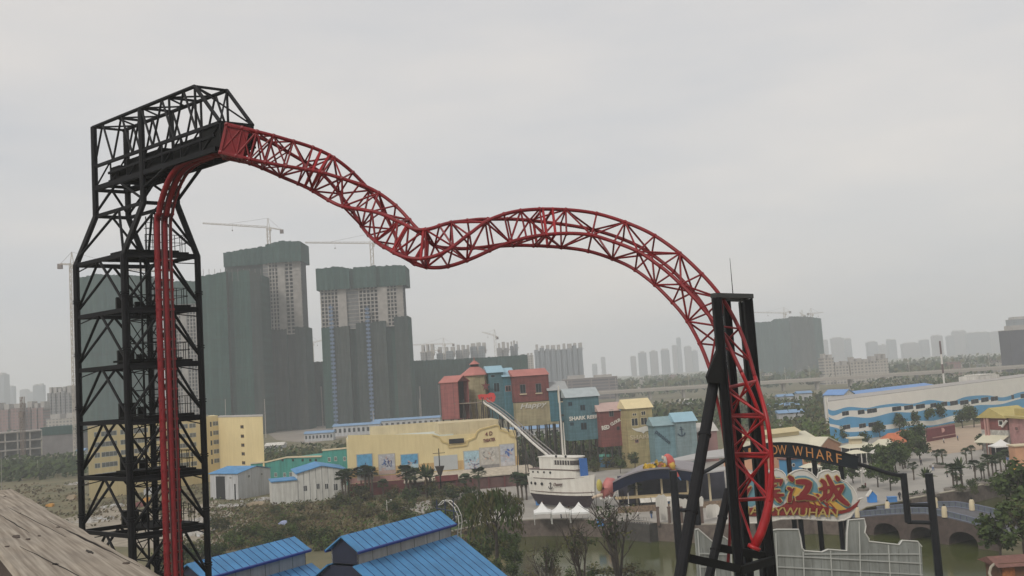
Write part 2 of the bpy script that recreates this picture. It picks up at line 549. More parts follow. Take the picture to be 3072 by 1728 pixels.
# braces between the bend and the waist
for a, b in faces:
    mid = xy((up[a] + up[b]) / 2, zn)
    for e in (a, b):
        mb = MB(); mb.tube(mid, xy(lo[e], zb + .3), 0.085); mb.build('diagonal_brace', m_black, tw)
mb = MB()
for zz in (zn, z0 - .1):
    for a, b in faces: mb.beam(xy(up[a], zz), xy(up[b], zz), .14, .22)
mb.build('ring_beam', m_black, tw)
for a, b in faces:
    mid = xy((up[a] + up[b]) / 2, z0)
    for e in (a, b):
        mb = MB(); mb.tube(mid, xy(up[e], zn + .2), 0.085); mb.build('diagonal_brace', m_black, tw)
# inner ladder cage and service mast
mb = MB()
c = LL + ww * .62 + uu * .62
for s in (-.25, .25): mb.tube(xy(c + w1 * s, 0), xy(c + w1 * s, zn - .5), .04, n=4)
z = 0.3
while z < zn - .6:
    mb.tube(xy(c - w1 * .25, z), xy(c + w1 * .25, z), .025, n=4)
    if int(z / .4) % 2 == 0:
        ring = [xy(c, z) + (w1 * math.cos(t_) * .38 + u1 * math.sin(t_) * .45) for t_ in [math.pi * q / 5 for q in range(6)]]
        mb.path(ring, .02, 4)
    z += .4
mb.build('caged_ladder', m_black, tw)
mb = MB()
c = LL + ww * .82 + uu * .72
mb.path([xy(c, 0), xy(c, zb - 3)], .22, 8)
for z in levels[1:6]: mb.lathe(xy(c, z - .4), [(.3, 0), (.3, .5)], 8)
mb.build('counterweight_guide', m_black2, tw)
mb = MB()
cs_ = [LL + ww * a_ + uu * b_ for a_, b_ in ((.30, .62), (.55, .62), (.55, .88), (.30, .88))]
for q_ in cs_: mb.tube(xy(q_, 0), xy(q_, zb + .2), .07, n=6)
z = .6
while z < zb - 1:
    for a_, b_ in zip(cs_, cs_[1:] + cs_[:1]):
        mb.tube(xy(a_, z), xy(b_, z), .04, n=4); mb.tube(xy(a_, z), xy(b_, z + 1.5), .035, n=4)
    z += 1.5
mb.build('service_shaft', m_black, tw)
for z_ in levels[1:6]:
    mb = MB(); q_ = LL + ww * .45 + uu * .3; mb.box(xy(q_, z_ + .65), (1.0, .7, 1.0), .5); mb.box(xy(q_ + ww * .2, z_ + .5), (.5, .5, .7), .5); mb.build('machine_box', m_black2, tw)

# head: roof trusses, deck girders and nose
K_top, K_nose = 2.02, 2.43
H = lambda ku, kw, z: xy(up['L'] + uu * ku + (up['B'] - up['L']) * kw * .94, z)
znose = at(640, 367, (up['L'] + uu * K_nose).y).z
head = MB()
for kw in (0, 1):
    head.tube(H(-.02, kw, zt), H(K_top, kw, zt), .12, n=8)
    head.tube(H(K_top, kw, zt), H(K_nose, kw, znose), .12, n=8)
head.build('head_rail', m_black, tw)
roof = MB()
for i in range(5):
    k = K_top * i / 4
    roof.beam(H(k, 0, zt), H(k, 1, zt), .12, .14)
    if i < 4:
        k2 = K_top * (i + 1) / 4
        roof.tube(H(k, 0, zt), H((k + k2) / 2, 1, zt), .06); roof.tube(H((k + k2) / 2, 1, zt), H(k2, 0, zt), .06)
roof.beam(H(K_nose, 0, znose), H(K_nose, 1, znose), .12, .14)
roof.tube(H(K_top, 0, zt), H(K_nose, 1, znose), .06); roof.tube(H(K_top, 1, zt), H(K_nose, 0, znose), .06)
roof.build('roof_bracing', m_black, tw)
zk0, zk1 = z0, z1
for kw in (0, 1):
    for i in range(5):
        ka, kb = K_top * i / 5, K_top * (i + 1) / 5
        mb = MB()
        mb.tube(H(ka, kw, z1), H((ka + kb) / 2, kw, zt), .075); mb.tube(H((ka + kb) / 2, kw, zt), H(kb, kw, z1), .075)
        mb.build('side_brace', m_black, tw)
    for k in (1.0, 1.55, K_top):
        mb = MB(); mb.tube(H(k, kw, z1), H(k, kw, zt), .11 if k == 1.0 else .08); mb.build('head_post', m_black, tw)
    mb = MB(); mb.tube(H(K_top, kw, z1), H(K_nose, kw, znose), .08); mb.build('head_post', m_black, tw)
for kw in (0, 1):
    mb = MB()
    mb.beam(H(-.02, kw, z1), H(K_nose, kw, z1), .16, .2)
    mb.beam(H(-.02, kw, z0), H(K_nose - .08, kw, z0), .2, .3)
    mb.beam(H(.3, kw, (z0 + z1) / 2), H(K_nose - .1, kw, (z0 + z1) / 2 + .1), .1, .16)
    n = 7
    for i in range(n):
        ka, kb = K_nose * i / n, K_nose * (i + 1) / n
        mb.tube(H(ka, kw, z0), H(kb, kw, z1), .06); mb.tube(H(kb, kw, z0), H(kb, kw, z1), .06)
    mb.build('deck_girder', m_black, tw)
mb = MB()
mb.par(H(.25, .06, z0 + .16), uu * (K_nose - .42), (up['B'] - up['L']) * .88, V((0, 0, .16)))
mb.par(H(.6, .15, z0 + .33), uu * .7, (up['B'] - up['L']) * .7, V((0, 0, 1.0)))
mb.par(H(1.5, .15, z0 + .33), uu * .75, (up['B'] - up['L']) * .7, V((0, 0, .9)))
mb.par(H(.3, .1, z0 + .33), uu * .16, (up['B'] - up['L']) * .8, V((0, 0, .8)))
for i in range(9):
    mb.beam(H(.2 + i * .26, -.03, z0 - .02), H(.2 + i * .26, 1.03, z0 - .02), .1, .2)
mb.build('head_deck', m_black2, tw)
mb = MB()   # dark gate box on the nose
mb.par(H(K_nose - .34, .02, z0 + .1), uu * .36, (up['B'] - up['L']) * .96, V((0, 0, .12)))
mb.par(H(K_nose - .34, .02, z0 + .23), uu * .36, (up['B'] - up['L']) * .18, V((0, 0, znose - z0 - .2)))
mb.par(H(K_nose - .34, .80, z0 + .23), uu * .36, (up['B'] - up['L']) * .18, V((0, 0, znose - z0 - .2)))
mb.par(H(K_nose - .34, .21, znose - .5), uu * .36, (up['B'] - up['L']) * .58, V((0, 0, .5)))
mb.build('gate_box', m_black2, tw)
mb = MB()   # struts under the nose
mb.tube(H(K_nose - .9, 1.0, z0), xy(up['R'], zn + .2), .11, n=8)
mb.tube(H(K_nose - .9, 0.0, z0), xy(up['F'], zn + .9), .11, n=8)
mb.build('nose_strut', m_black, tw)

# red vertical track up the tower, bending under the head
T0 = (FF + RR) / 2 + u1 * 0.75 - w1 * 0.27
def trk(d, z, s, e=0.0): return xy(T0 + u1 * (d + e) + w1 * s, z)
zc = onv(495, 760, T0, u1).z
prof = [(0, 0), (0, zc * .5), (0, zc)]
for x_, y_ in ((503, 640), (513, 583), (528, 540), (550, 506), (583, 484), (622, 470), (662, 460)):
    q = onv(x_, y_, T0, u1); prof.append((max(0.0, (q - T0).dot(u1) - .30 * max(0, (y_ - 500) / 140)), q.z))

prof = cat_rom(prof, 4)
vt = thing('coaster_track', 'red vertical lift track climbing the front of the black tower', 'coaster track', xy(T0, 0))
for s, r, e in ((-.37, .19, 0), (.06, .20, .04), (.46, .10, 0)):
    mb = MB(); mb.path([trk(d, z, s, e) for d, z in prof], r, 8); mb.build('rail', m_red, vt, smooth=True)
for s in (-.17, .31):
    mb = MB(); mb.path([trk(d, z, s, .16) for d, z in prof], .05, 6); mb.build('guide_rail', m_rail, vt)
z = .8
zc = prof[8][1]
while z < zc - .3:
    mb = MB(); mb.beam(trk(0, z, -.55), trk(0, z, .55), .12, .3, up=u1); mb.build('cross_tie', m_red, vt); z += .62
for d, z in prof[10::2]:
    mb = MB(); mb.beam(trk(d, z, -.55), trk(d, z, .55), .25, .1); mb.build('cross_tie', m_red, vt)
for z in levels[:-1]:
    for a_, b_, s_ in ((FF, -.5, 0), (RR, .5, 0)):
        mb = MB(); mb.beam(xy(a_, z - .15), trk(0, z - .15, b_, -.2), .1, .14); mb.build('track_bracket', m_black, vt)

# the twisting red truss
S_ = 1.66
ctl = [(676, 424, 55.3, 0), (760, 443, 55.6, 0), (850, 473, 56.2, 14), (960, 517, 57.0, 40), (1060, 588, 57.2, 80), (1140, 655, 56.4, 128), (1200, 712, 55.0, 162), (1250, 742, 53.8, 182),
       (1310, 743, 53.8, 200), (1385, 722, 54.6, 228), (1470, 697, 55.8, 256), (1560, 684, 57.0, 276), (1660, 684, 57.8, 290), (1760, 694, 58.0, 297), (1840, 716, 57.8, 297), (1920, 750, 57.3, 297), (1990, 798, 56.6, 297),
       (2045, 848, 56.0, 298), (2098, 907, 55.4, 300), (2137, 967, 55.0, 304), (2172, 1040, 54.2, 312), (2205, 1140, 53.5, 325),]
cp = [tuple(at(x, y, Y)) + (th,) for x, y, Y, th in ctl]
sm = cat_rom(cp, 10)
pts = [V(s[:3]) for s in sm]
def corners(i):
    p = pts[i]
    t = (pts[min(i + 1, len(pts) - 1)] - pts[max(i - 1, 0)]).normalized()
    b = V((0, 1, 0)); b = (b - t * b.dot(t)).normalized()
    n = t.cross(b)
    if i < 5 and n.z < 0: pass
    th = R_(sm[i][3])
    return [p + (n * math.cos(th + math.pi / 4 + k * math.pi / 2) + b * math.sin(th + math.pi / 4 + k * math.pi / 2)) * (S_ / math.sqrt(2)) for k in range(4)]
CR = [corners(i) for i in range(len(pts))]
tr = thing('coaster_track', 'long twisting red truss track between the tower head and the black support', 'coaster track', xy(pts[len(pts) // 2], 0))
for k in range(4):
    mb = MB(); mb.path([c[k] for c in CR], .11, 8); mb.build('chord', m_red, tr, smooth=True)
# stations for the bracing, even along the length
acc, st, nxt = 0.0, [0], 1.55
for i in range(1, len(pts)):
    acc += (pts[i] - pts[i - 1]).length
    xx_ = sm[i][0]
    bay = .72 if xx_ < at(830, 460, 56).x else (1.0 if xx_ < at(1400, 460, 56).x else (1.3 if xx_ < at(1640, 460, 56).x else 1.65))
    if acc >= bay:
        st.append(i); acc = 0.0
rings = {st[0], st[1]}
for q, (a, b) in enumerate(zip(st, st[1:])):
    mb = MB()
    A, B = CR[a], CR[b]
    for k in range(4):
        k2 = (k + 1) % 4
        mb.tube(A[k], A[k2], .058); mb.ball(A[k], .15, 6, 4)
        if (q + k) % 2: mb.tube(A[k], B[k2], .062)
        else: mb.tube(A[k2], B[k], .062)
        if sm[a][0] < at(830, 460, 56).x: mb.tube(A[k] if not (q + k) % 2 else A[k2], B[k2] if not (q + k) % 2 else B[k], .05)
    mb.build('lattice_bay', m_red, tr)
def heavy(i, w):
    mb = MB(); A = CR[i]
    for k in range(4): mb.tube(A[k], A[(k + 1) % 4], w, n=8)
    for k in range(4): mb.ball(A[k], w * 1.5, 8, 5)
    mb.build('splice_frame', m_red2, tr)
def near(px):
    x = at(px, 700, 56)
    best, bi = 1e9, 0
    for i, p in enumerate(pts):
        d = (p - CAM); s_ = d.dot(_i) / d.dot(_f) * FPX + CX
        if abs(s_ - px) < best and i < len(pts) - 20: best, bi = abs(s_ - px), i
    return bi
for px in (935, 965, 1228, 1272, 1615, 1652): heavy(near(px), .085)
mb = MB()   # end collar at the tower head
A, B = CR[0], CR[8]
for k in range(4):
    mb.beam(A[k], A[(k + 1) % 4], .16, .16)
    mb.beam(A[k], B[k], .2, .2)
    a, b, c, d = A[k], A[(k + 1) % 4], B[(k + 1) % 4], B[k]
    mb.face([a, b, b + (c - b) * (.3 if k in (1, 3) else 1), a + (d - a) * (.3 if k in (1, 3) else 1)])
mb.build('end_collar', m_red, tr)
# the last drop of the track, passing in front of the right columns
def pxof(p):
    d = p - CAM
    return d.dot(_i) / d.dot(_f) * FPX + CX
LC = sorted(CR[-1], key=pxof)
runs = {'a': ([(2148, 1185), (2165, 1265), (2178, 1360), (2188, 1480), (2190, 1590), (2183, 1698)], 55.2, .095),
        'b': ([(2190, 1200), (2203, 1300), (2210, 1400), (2214, 1500), (2219, 1600)], 54.6, .095),
        'c': ([(2278, 1243), (2293, 1340), (2300, 1430), (2298, 1520)], 52.6, .10),
        'd': ([(2300, 1252), (2314, 1360), (2315, 1450), (2308, 1505)], 52.0, .12)}
ch_ = {}
for (nm, (pl_, Yq, r_)), st_ in zip(runs.items(), LC):
    P0 = [tuple(st_)] + [tuple(at(x, y, Yq)) for x, y in pl_]
    ch_[nm] = [V(q) for q in cat_rom(P0, 6)]
    mb = MB(); mb.path(ch_[nm], r_, 8); mb.build('chord', m_red2 if nm in 'cd' else m_red, tr, smooth=True)
def onch(nm, py):
    best = None
    for q in ch_[nm]:
        d = q - CAM; y = CY - d.dot(_j) / d.dot(_f) * FPX
        if best is None or abs(y - py) < best[0]: best = (abs(y - py), q)
    return best[1]
ys = [1150, 1243, 1363, 1493]
for k, y in enumerate(ys):
    mb = MB(); mb.tube(onch('b', y + 6), onch('c', y), .10, n=8); mb.tube(onch('c', y), onch('d', y), .10, n=8); mb.build('cross_tie', m_red2, tr)
    if k:
        mb = MB(); mb.tube(onch('a', y), onch('d', y), .07); mb.build('cross_tie', m_red2, tr)
        y0 = ys[k - 1]
        for p_, q_, ya, yb in (('b', 'c', y0, y), ('c', 'b', y0, y), ('a', 'd', y0, y), ('d', 'a', y0, y)):
            mb = MB(); mb.tube(onch(p_, ya), onch(q_, yb), .065); mb.build('diagonal_brace', m_red2, tr)
mb = MB(); mb.tube(onch('b', 1500), at(2258, 1625, 52.4), .07); mb.build('diagonal_brace', m_red2, tr)
mb = MB()
mb.path([at(x, y, 52.1) for x, y in ((2313, 1420), (2313, 1460), (2308, 1505), (2297, 1555), (2282, 1600), (2264, 1637))], [.13, .18, .22, .25, .25, .25], 10)
e = at(2264, 1637, 52.1); d = (at(2260, 1647, 52.1) - e)
mb.path([e, e + d], [.34, .34], 12)
mb.build('curved_spine', m_red2, tr, smooth=True)

# black support portal on the right
sp = thing('coaster_support', 'black steel portal of paired columns with raking tubes, at the right', 'support', gY(2290, 54))
def vcol(px, py, Y, w, d, ztop=None):
    p = at(px, py, Y)
    mb = MB(); zt_ = p.z if ztop is None else ztop
    # H section: two flanges and a web
    mb.box((p.x - w * .42, Y, zt_ / 2), (w * .16, d, zt_)); mb.box((p.x + w * .42, Y, zt_ / 2), (w * .16, d, zt_))
    mb.box((p.x, Y, zt_ / 2 - .01), (w * .68, d * .35, zt_ - .02))
    mb.build('column', m_black, sp)
    return p
Yn, Yf, Yr, Yrf = 52.6, 56.0, 55.3, 57.8
pa = at(2149, 893, Yn)
vcol(2149, 893, Yn, .46, .5); vcol(2243, 901, Yr, .48, .5, pa.z)
vcol(2178, 893, Yf, .40, .5, pa.z); vcol(2226, 901, Yrf, .36, .5, pa.z)
mb = MB()
a, b = at(2142, 905, Yn), at(2253, 905, Yr)
c, d = at(2170, 905, Yf), at(2233, 905, Yrf)
zt_ = pa.z
mb.beam(xy(a, zt_ + .13), xy(b, zt_ + .13), .4, .25)
mb.beam(xy(c, zt_ + .13), xy(d, zt_ + .13), .4, .25)
mb.beam(xy(at(2149, 893, Yn), zt_ + .165) + V((0, .26, 0)), xy(at(2178, 893, Yf), zt_ + .165) - V((0, .26, 0)), .34, .22)
mb.beam(xy(at(2243, 893, Yr), zt_ + .165) + V((0, .26, 0)), xy(at(2226, 893, Yrf), zt_ + .165) - V((0, .26, 0)), .34, .22)
mb.build('top_frame', M('support_top', (0.03, 0.032, 0.03), .6, .3), sp)
for (x0, y0, Y0, x1, y1, Y1, r) in ((2146, 1120, 53.2, 2040, 1728, 48.5, .30), (2186, 1470, 55.6, 2128, 1728, 53.5, .25)):
    mb = MB()
    a, b = at(x0, y0, Y0), at(x1, y1, Y1); d = b - a
    b2 = a + d * (a.z / (a.z - b.z))
    mb.tube(a, b2, r, n=12)
    for f in (.32, .7): mb.tube(a + d * f, a + d * (f + .012), r * 1.18, n=12)
    mb.build('raking_leg', m_black, sp, smooth=False)
mb = MB()
mb.prism([at(x, y, Yn - .3) for x, y in ((2152, 1050), (2165, 1050), (2172, 1150), (2128, 1150), (2122, 1130))], (0, .55, 0))
mb.build('gusset', m_black2, sp)
mb = MB()
for (x0, y0, Y0, x1, y1, Y1) in ((2055, 1672, 50, 2216, 1706, 51.8), (2218, 1712, 51.8, 2318, 1680, 54.5), (2140, 1640, 55.2, 2316, 1672, 55.4)):
    mb.beam(at(x0, y0, Y0), at(x1, y1, Y1), .3, .42)
mb.build('base_beam', m_black2, sp)
mb = MB()
p = at(2199, 885, 54.2); q = at(2188, 775, 54.2)
mb.tube(p - V((0, 0, .2)), xy(p, q.z), .028, .012, 6); mb.build('lightning_rod', m_black, sp)
# ------------------------------------------------------------------ towers under construction
def net(name, a, b, **k): return M(name, a, 0.95, col2=b, scale=.07, stretch=(1, 1, .30), detail=12, spec=.1, streak=.25, panel=(6.0, 2.9, .72), **k)
m_netA = net('green_netting', (0.014, 0.052, 0.046), (0.044, 0.094, 0.078))
m_netB = net('brownish_netting', (0.024, 0.044, 0.044), (0.066, 0.072, 0.064))
m_netC = net('upper_netting', (0.022, 0.060, 0.056), (0.050, 0.098, 0.086))
m_netD = net('blue_green_netting', (0.014, 0.056, 0.054), (0.042, 0.088, 0.078))
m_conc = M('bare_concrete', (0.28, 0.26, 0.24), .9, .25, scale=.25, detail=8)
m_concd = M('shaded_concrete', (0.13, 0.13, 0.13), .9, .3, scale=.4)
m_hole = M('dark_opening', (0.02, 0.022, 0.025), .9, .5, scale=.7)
m_seam = M('netting_seam', (0.015, 0.022, 0.02), .95, .2)
m_crane = M('pale_crane_paint', (0.42, 0.38, 0.33), .7, .15, scale=.3)
m_craned = M('crane_counterweight', (0.17, 0.14, 0.13), .8, .2, scale=.3)

def netting(fr, parent, prof, z0, z1, depth, mats, ztops=None, name='netting'):
    """pleated sheet wrapped round a storey block: prof = [(u, n), ...] outline of the front"""
    for (k, (a, b)) in enumerate(zip(prof, prof[1:])):
        pass
    mb = MB()
    n = len(prof)
    tops = ztops or [z1] * n
    rnd = random.Random(int(z1 * 10) + n)
    for k in range(n - 1):
        (ua, na), (ub, nb) = prof[k], prof[k + 1]
        mb.cur = (k * 7 + (k // 2)) % len(mats)
        st = max(1, int(abs(ub - ua) / 2.2))
        for s in range(st):
            a, b = s / st, (s + 1) / st
            da = .35 * math.sin(s * math.pi + k); db = .35 * math.sin((s + 1) * math.pi + k)
            za = tops[k] + (tops[k + 1] - tops[k]) * a + rnd.uniform(-.5, .5); zb_ = tops[k] + (tops[k + 1] - tops[k]) * b + rnd.uniform(-.5, .5)
            p, q = fr.p(ua + (ub - ua) * a, na + (nb - na) * a, 0), fr.p(ua + (ub - ua) * b, na + (nb - na) * b, 0)
            if s % 2: p += fr.n * .5
            else: q += fr.n * .5
            mb.face([p + V((0, 0, z0)), q + V((0, 0, z0)), q + V((0, 0, zb_)), p + V((0, 0, za))])
    mb.cur = 0
    u0, n0_, u1_, n1_ = prof[0][0], prof[0][1], prof[-1][0], prof[-1][1]
    for (ua, na, tz) in ((u0, n0_, tops[0]), (u1_, n1_, tops[-1])):
        a = [fr.p(ua, na, z0), fr.p(ua, depth, z0), fr.p(ua, depth, tz), fr.p(ua, na, tz)]
        mb.face(a)
    mb.face([fr.p(u0, depth, z0), fr.p(u1_, depth, z0), fr.p(u1_, depth, tops[-1]), fr.p(u0, depth, tops[0])])
    t_ = min(tops) - .8
    mb.face([fr.p(u, nn + .6, t_) for u, nn in prof] + [fr.p(u1_, depth, t_), fr.p(u0, depth, t_)])
    return mb.build(name, mats, parent)
def seams(fr, parent, u0, u1, n, zs):
    for z in zs:
        mb = MB()
        st = 8
        for s in range(st):
            a, b = u0 + (u1 - u0) * s / st, u0 + (u1 - u0) * (s + 1) / st
            mb.tube(fr.p(a, n, z + .4 * math.sin(s * 1.7)), fr.p(b, n, z + .4 * math.sin(s * 1.7 + 1.7)), .17, n=4)
        mb.build('netting_seam', m_seam, parent)
def bare(fr, parent, cols, z0, z1, depth, fl=2.85):
    """exposed concrete storeys: cols = [(u0, u1, kind)]; w window bay, c wall strip, d deep recess"""
    u0, u1 = cols[0][0], cols[-1][1]
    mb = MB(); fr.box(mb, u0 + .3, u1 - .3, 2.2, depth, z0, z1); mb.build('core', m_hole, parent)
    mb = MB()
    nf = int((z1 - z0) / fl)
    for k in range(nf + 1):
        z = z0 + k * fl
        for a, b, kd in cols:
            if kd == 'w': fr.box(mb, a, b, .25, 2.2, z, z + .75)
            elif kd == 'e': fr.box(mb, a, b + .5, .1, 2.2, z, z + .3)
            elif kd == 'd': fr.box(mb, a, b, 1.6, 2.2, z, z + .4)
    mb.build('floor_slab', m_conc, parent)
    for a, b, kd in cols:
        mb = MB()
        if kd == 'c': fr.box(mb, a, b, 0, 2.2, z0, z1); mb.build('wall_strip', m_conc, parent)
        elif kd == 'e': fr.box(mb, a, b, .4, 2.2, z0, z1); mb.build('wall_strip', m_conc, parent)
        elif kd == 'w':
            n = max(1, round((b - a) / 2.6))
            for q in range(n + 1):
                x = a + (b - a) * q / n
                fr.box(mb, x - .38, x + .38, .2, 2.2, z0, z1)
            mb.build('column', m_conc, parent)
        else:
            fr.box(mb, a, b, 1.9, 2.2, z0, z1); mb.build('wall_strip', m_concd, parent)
DT = 725.0
def tfr(x0, x1, Y0=DT, Y1=None):
    return FR(gY(x0, Y0), gY(x1, Y1 or Y0))
gb = 'high rises wrapped in green construction netting'
# T4, right of the pair
f4 = tfr(962, 1243)
t4 = thing('tower_block', 'unfinished high rise with level green cap, right of the tallest one', 'tower block', f4.p(f4.L / 2, 0, 0), gb)
U = lambda f, x, y: f.px(x, y)[0]
Zp = lambda f, x, y: f.px(x, y)[1]
ua = [U(f4, x, 1100) for x in (969, 1000, 1054, 1075, 1108, 1165, 1190, 1218, 1232)]
zt4 = Zp(f4, 1090, 968)
netting(f4, t4, [(ua[0], 0), (ua[1], -2.5), (ua[2], -2.5), (ua[2], 3.5), (ua[3], 3.5), (ua[3], -2), (ua[4], -2), (ua[5], -2.5), (ua[5], 2), (ua[6], 2), (ua[6], -1), (ua[8], -1)], 0, zt4, 24, [m_netA, m_netB, m_netA, m_netB], [zt4 - 2] * 4 + [zt4] * 5 + [zt4 + 3] * 3)
seams(f4, t4, ua[0], ua[8], -3.1, [zt4 * f for f in (.22, .45, .68)])
ub = [U(f4, x, 920) for x in (963, 1015, 1040, 1060, 1078, 1135, 1152, 1162, 1192, 1210)]
za, zb4 = zt4 - 4, Zp(f4, 1090, 852)
bare(f4, t4, [(ub[0], ub[1], 'w'), (ub[1], ub[2], 'c'), (ub[2], ub[4], 'd'), (ub[4], ub[5], 'w'), (ub[5], ub[6], 'c'), (ub[6], ub[7], 'c'), (ub[7], ub[8], 'w'), (ub[8], ub[9], 'e')], za, zb4, 22)
uc = [U(f4, x, 830) for x in (950, 1012, 1050, 1062, 1130, 1160, 1218)]
netting(f4, t4, [(uc[0], -3), (uc[1], -3.5), (uc[2], -3), (uc[2], 0), (uc[3], 0), (uc[3], -3), (uc[4], -3.5), (uc[4], -1), (uc[5], -1), (uc[5], -3), (uc[6], -3)], Zp(f4, 1090, 864), Zp(f4, 1090, 806), 26, [m_netC, m_netC, m_netA], [Zp(f4, x, y) for x, y in ((950, 808), (1010, 801), (1050, 805), (1050, 806), (1062, 806), (1062, 803), (1130, 798), (1130, 798), (1160, 797), (1160, 797), (1218, 797))], 'netting_cap')
mb = MB()
for x in (1003, 1112):
    u = U(f4, x, 1100)
    mb_ = MB()
    for z in range(2, 105, 3):
        if z < Zp(f4, x, 925): f4.box(mb_, u - 1.5, u + 1.5, -3.9, -2.7, z, z + 1.6); f4.box(mb_, u - .25, u + .25, -3.6, -3.2, z + 1.6, z + 3)
    mb_.build('hoist_mast', M('blue_hoist', (0.10, 0.15, 0.24), .8, .3), t4)
# T3, the tallest, with the dark cap
f3 = tfr(600, 930, 735)
t3 = thing('tower_block', 'tallest unfinished high rise, its dark green cap sloping down to the left', 'tower block', f3.p(f3.L * .7, 0, 0), gb)
ua = [U(f3, x, 1100) for x in (790, 818, 865, 890, 922)]
zt3 = Zp(f3, 850, 988)
netting(f3, t3, [(ua[0], 2), (ua[1], -1), (ua[2], -1), (ua[2], 3), (ua[3], 3), (ua[3], -1), (ua[4], -1)], 0, zt3, 24, [m_netD, m_netB, m_netD], [zt3 + 4, zt3, zt3, zt3, zt3, zt3 + 1, zt3 + 1])
seams(f3, t3, ua[0], ua[4], -1.9, [zt3 * f for f in (.3, .6)])
ub = [U(f3, x, 880) for x in (790, 808, 836, 846, 856, 881, 904)]
bare(f3, t3, [(ub[0], ub[1], 'd'), (ub[1], ub[2], 'w'), (ub[2], ub[3], 'c'), (ub[3], ub[4], 'c'), (ub[4], ub[5], 'w'), (ub[5], ub[6], 'e')], zt3 - 4, Zp(f3, 850, 786), 22)
uc = [U(f3, x, 760) for x in (666, 740, 795, 800, 850, 906)]
netting(f3, t3, [(uc[0], 3), (uc[1], 1), (uc[2], 1), (uc[3], -3), (uc[4], -4), (uc[5], -4)], Zp(f3, 850, 788), Zp(f3, 850, 730), 26, [m_netC, m_netC], [Zp(f3, x, y) for x, y in ((666, 757), (740, 745), (795, 738), (800, 735), (850, 724), (906, 726))], 'netting_cap')
mb = MB(); f3.box(mb, uc[0] + .5, uc[2] + 1, 4, 24, 0, Zp(f3, 740, 760)); mb.build('core', m_netB, t3)
# T2, the broad fully netted one
f2 = tfr(600, 800, 700)
t2 = thing('tower_block', 'broad high rise completely wrapped in green netting beside the black coaster tower', 'tower block', f2.p(f2.L / 2, 0, 0), gb)
uz = [(U(f2, x, 1050), Zp(f2, x, y)) for x, y in ((598, 832), (645, 824), (690, 813), (692, 815), (730, 813), (732, 810), (760, 812), (790, 822))]
netting(f2, t2, [(u, n) for (u, z), n in zip(uz, (-2, -3, -3, 1.5, 1.5, -1.5, -2, 0))], 0, 100, 26, [m_netA, m_netA, m_netB, m_netB, m_netA, m_netA], [z for u, z in uz])
seams(f2, t2, uz[0][0], uz[-1][0], -3.7, [Zp(f2, 690, y) for y in (924, 1015, 1105, 1195)])
mb = MB()
for k in range(12):
    u = uz[0][0] + (uz[-1][0] - uz[0][0]) * k / 11.0
    q = f2.p(u, 2, 0); zz = Zp(f2, 600 + 17 * k, 818)
    mb.tube(q + V((0, 0, zz - 6)), q + V((0, 0, zz + 3)), .18, n=4)
mb.build('scaffold_pole', m_craned, t2)
# T1, behind the coaster tower
f1 = tfr(225, 600, 760)
t1 = thing('tower_block', 'netted high rise seen through the lattice of the black coaster tower', 'tower block', f1.p(f1.L / 2, 0, 0), gb)
uz = [(U(f1, x, 1050), Zp(f1, x, y)) for x, y in ((238, 834), (300, 822), (380, 826), (440, 826))]
netting(f1, t1, [(u, n) for (u, z), n in zip(uz, (0, -2, -2, 1))], 0, 100, 26, [m_netA, m_netD, m_netA], [z for u, z in uz])
seams(f1, t1, uz[0][0], uz[-1][0], -2.7, [Zp(f1, 330, y) for y in (950, 1060, 1150)])
t1b = thing('tower_block', 'slim grey high rise with netted top, between the red track and the right leg', 'tower block', f1.p(f1.L * .85, 0, 0), gb)
ub = [U(f1, x, 1050) for x in (520, 545, 562, 590, 604)]
bare(f1, t1b, [(ub[0], ub[1], 'w'), (ub[1], ub[2], 'c'), (ub[2], ub[3], 'w'), (ub[3], ub[4], 'd')], 0, Zp(f1, 560, 905), 20)
uz = [(U(f1, x, 870), Zp(f1, x, y)) for x, y in ((500, 845), (560, 842), (602, 844))]
netting(f1, t1b, [(u, n) for (u, z), n in zip(uz, (-1, -2, -1))], Zp(f1, 560, 912), 100, 24, [m_netC, m_netA], [z for u, z in uz], 'netting_cap')
# low netted blocks
def lowblock(label, pts, Y, mats, d=20):
    f = tfr(pts[0][0], pts[-1][0], Y)
    t = thing('low_block', label, 'building', f.p(f.L / 2, 0, 0), 'low blocks under green netting')
    uz = [(U(f, x, 1150), Zp(f, x, y)) for x, y in pts]
    netting(f, t, [(u, (k % 2) * 1.5) for k, (u, z) in enumerate(uz)], 0, 30, d, mats, [z for u, z in uz])
    for k in range(3):
        u = uz[0][0] + (uz[-1][0] - uz[0][0]) * (k + .5) / 3
        mb = MB(); f.box(mb, u - .5, u + .5, -.9, -.4, 0, Zp(f, pts[0][0], 1150) * .9); mb.build('drain_pipe', m_conc, t)
    return t
lowblock('low green netted block squeezed between the two tall unfinished towers', [(905, 1088), (935, 1086), (975, 1084)], 780, [m_netA, m_netD])
lowblock('long low green netted block right of the capped tower, behind a street', [(1230, 1082), (1290, 1080), (1340, 1078), (1402, 1076)], 820, [m_netA, m_netA, m_netD])
lowblock('dark green netted block rising behind the red and blue stilt houses', [(1396, 1074), (1460, 1072), (1530, 1068), (1588, 1062)], 830, [m_netA, m_netD, m_netA], 30)

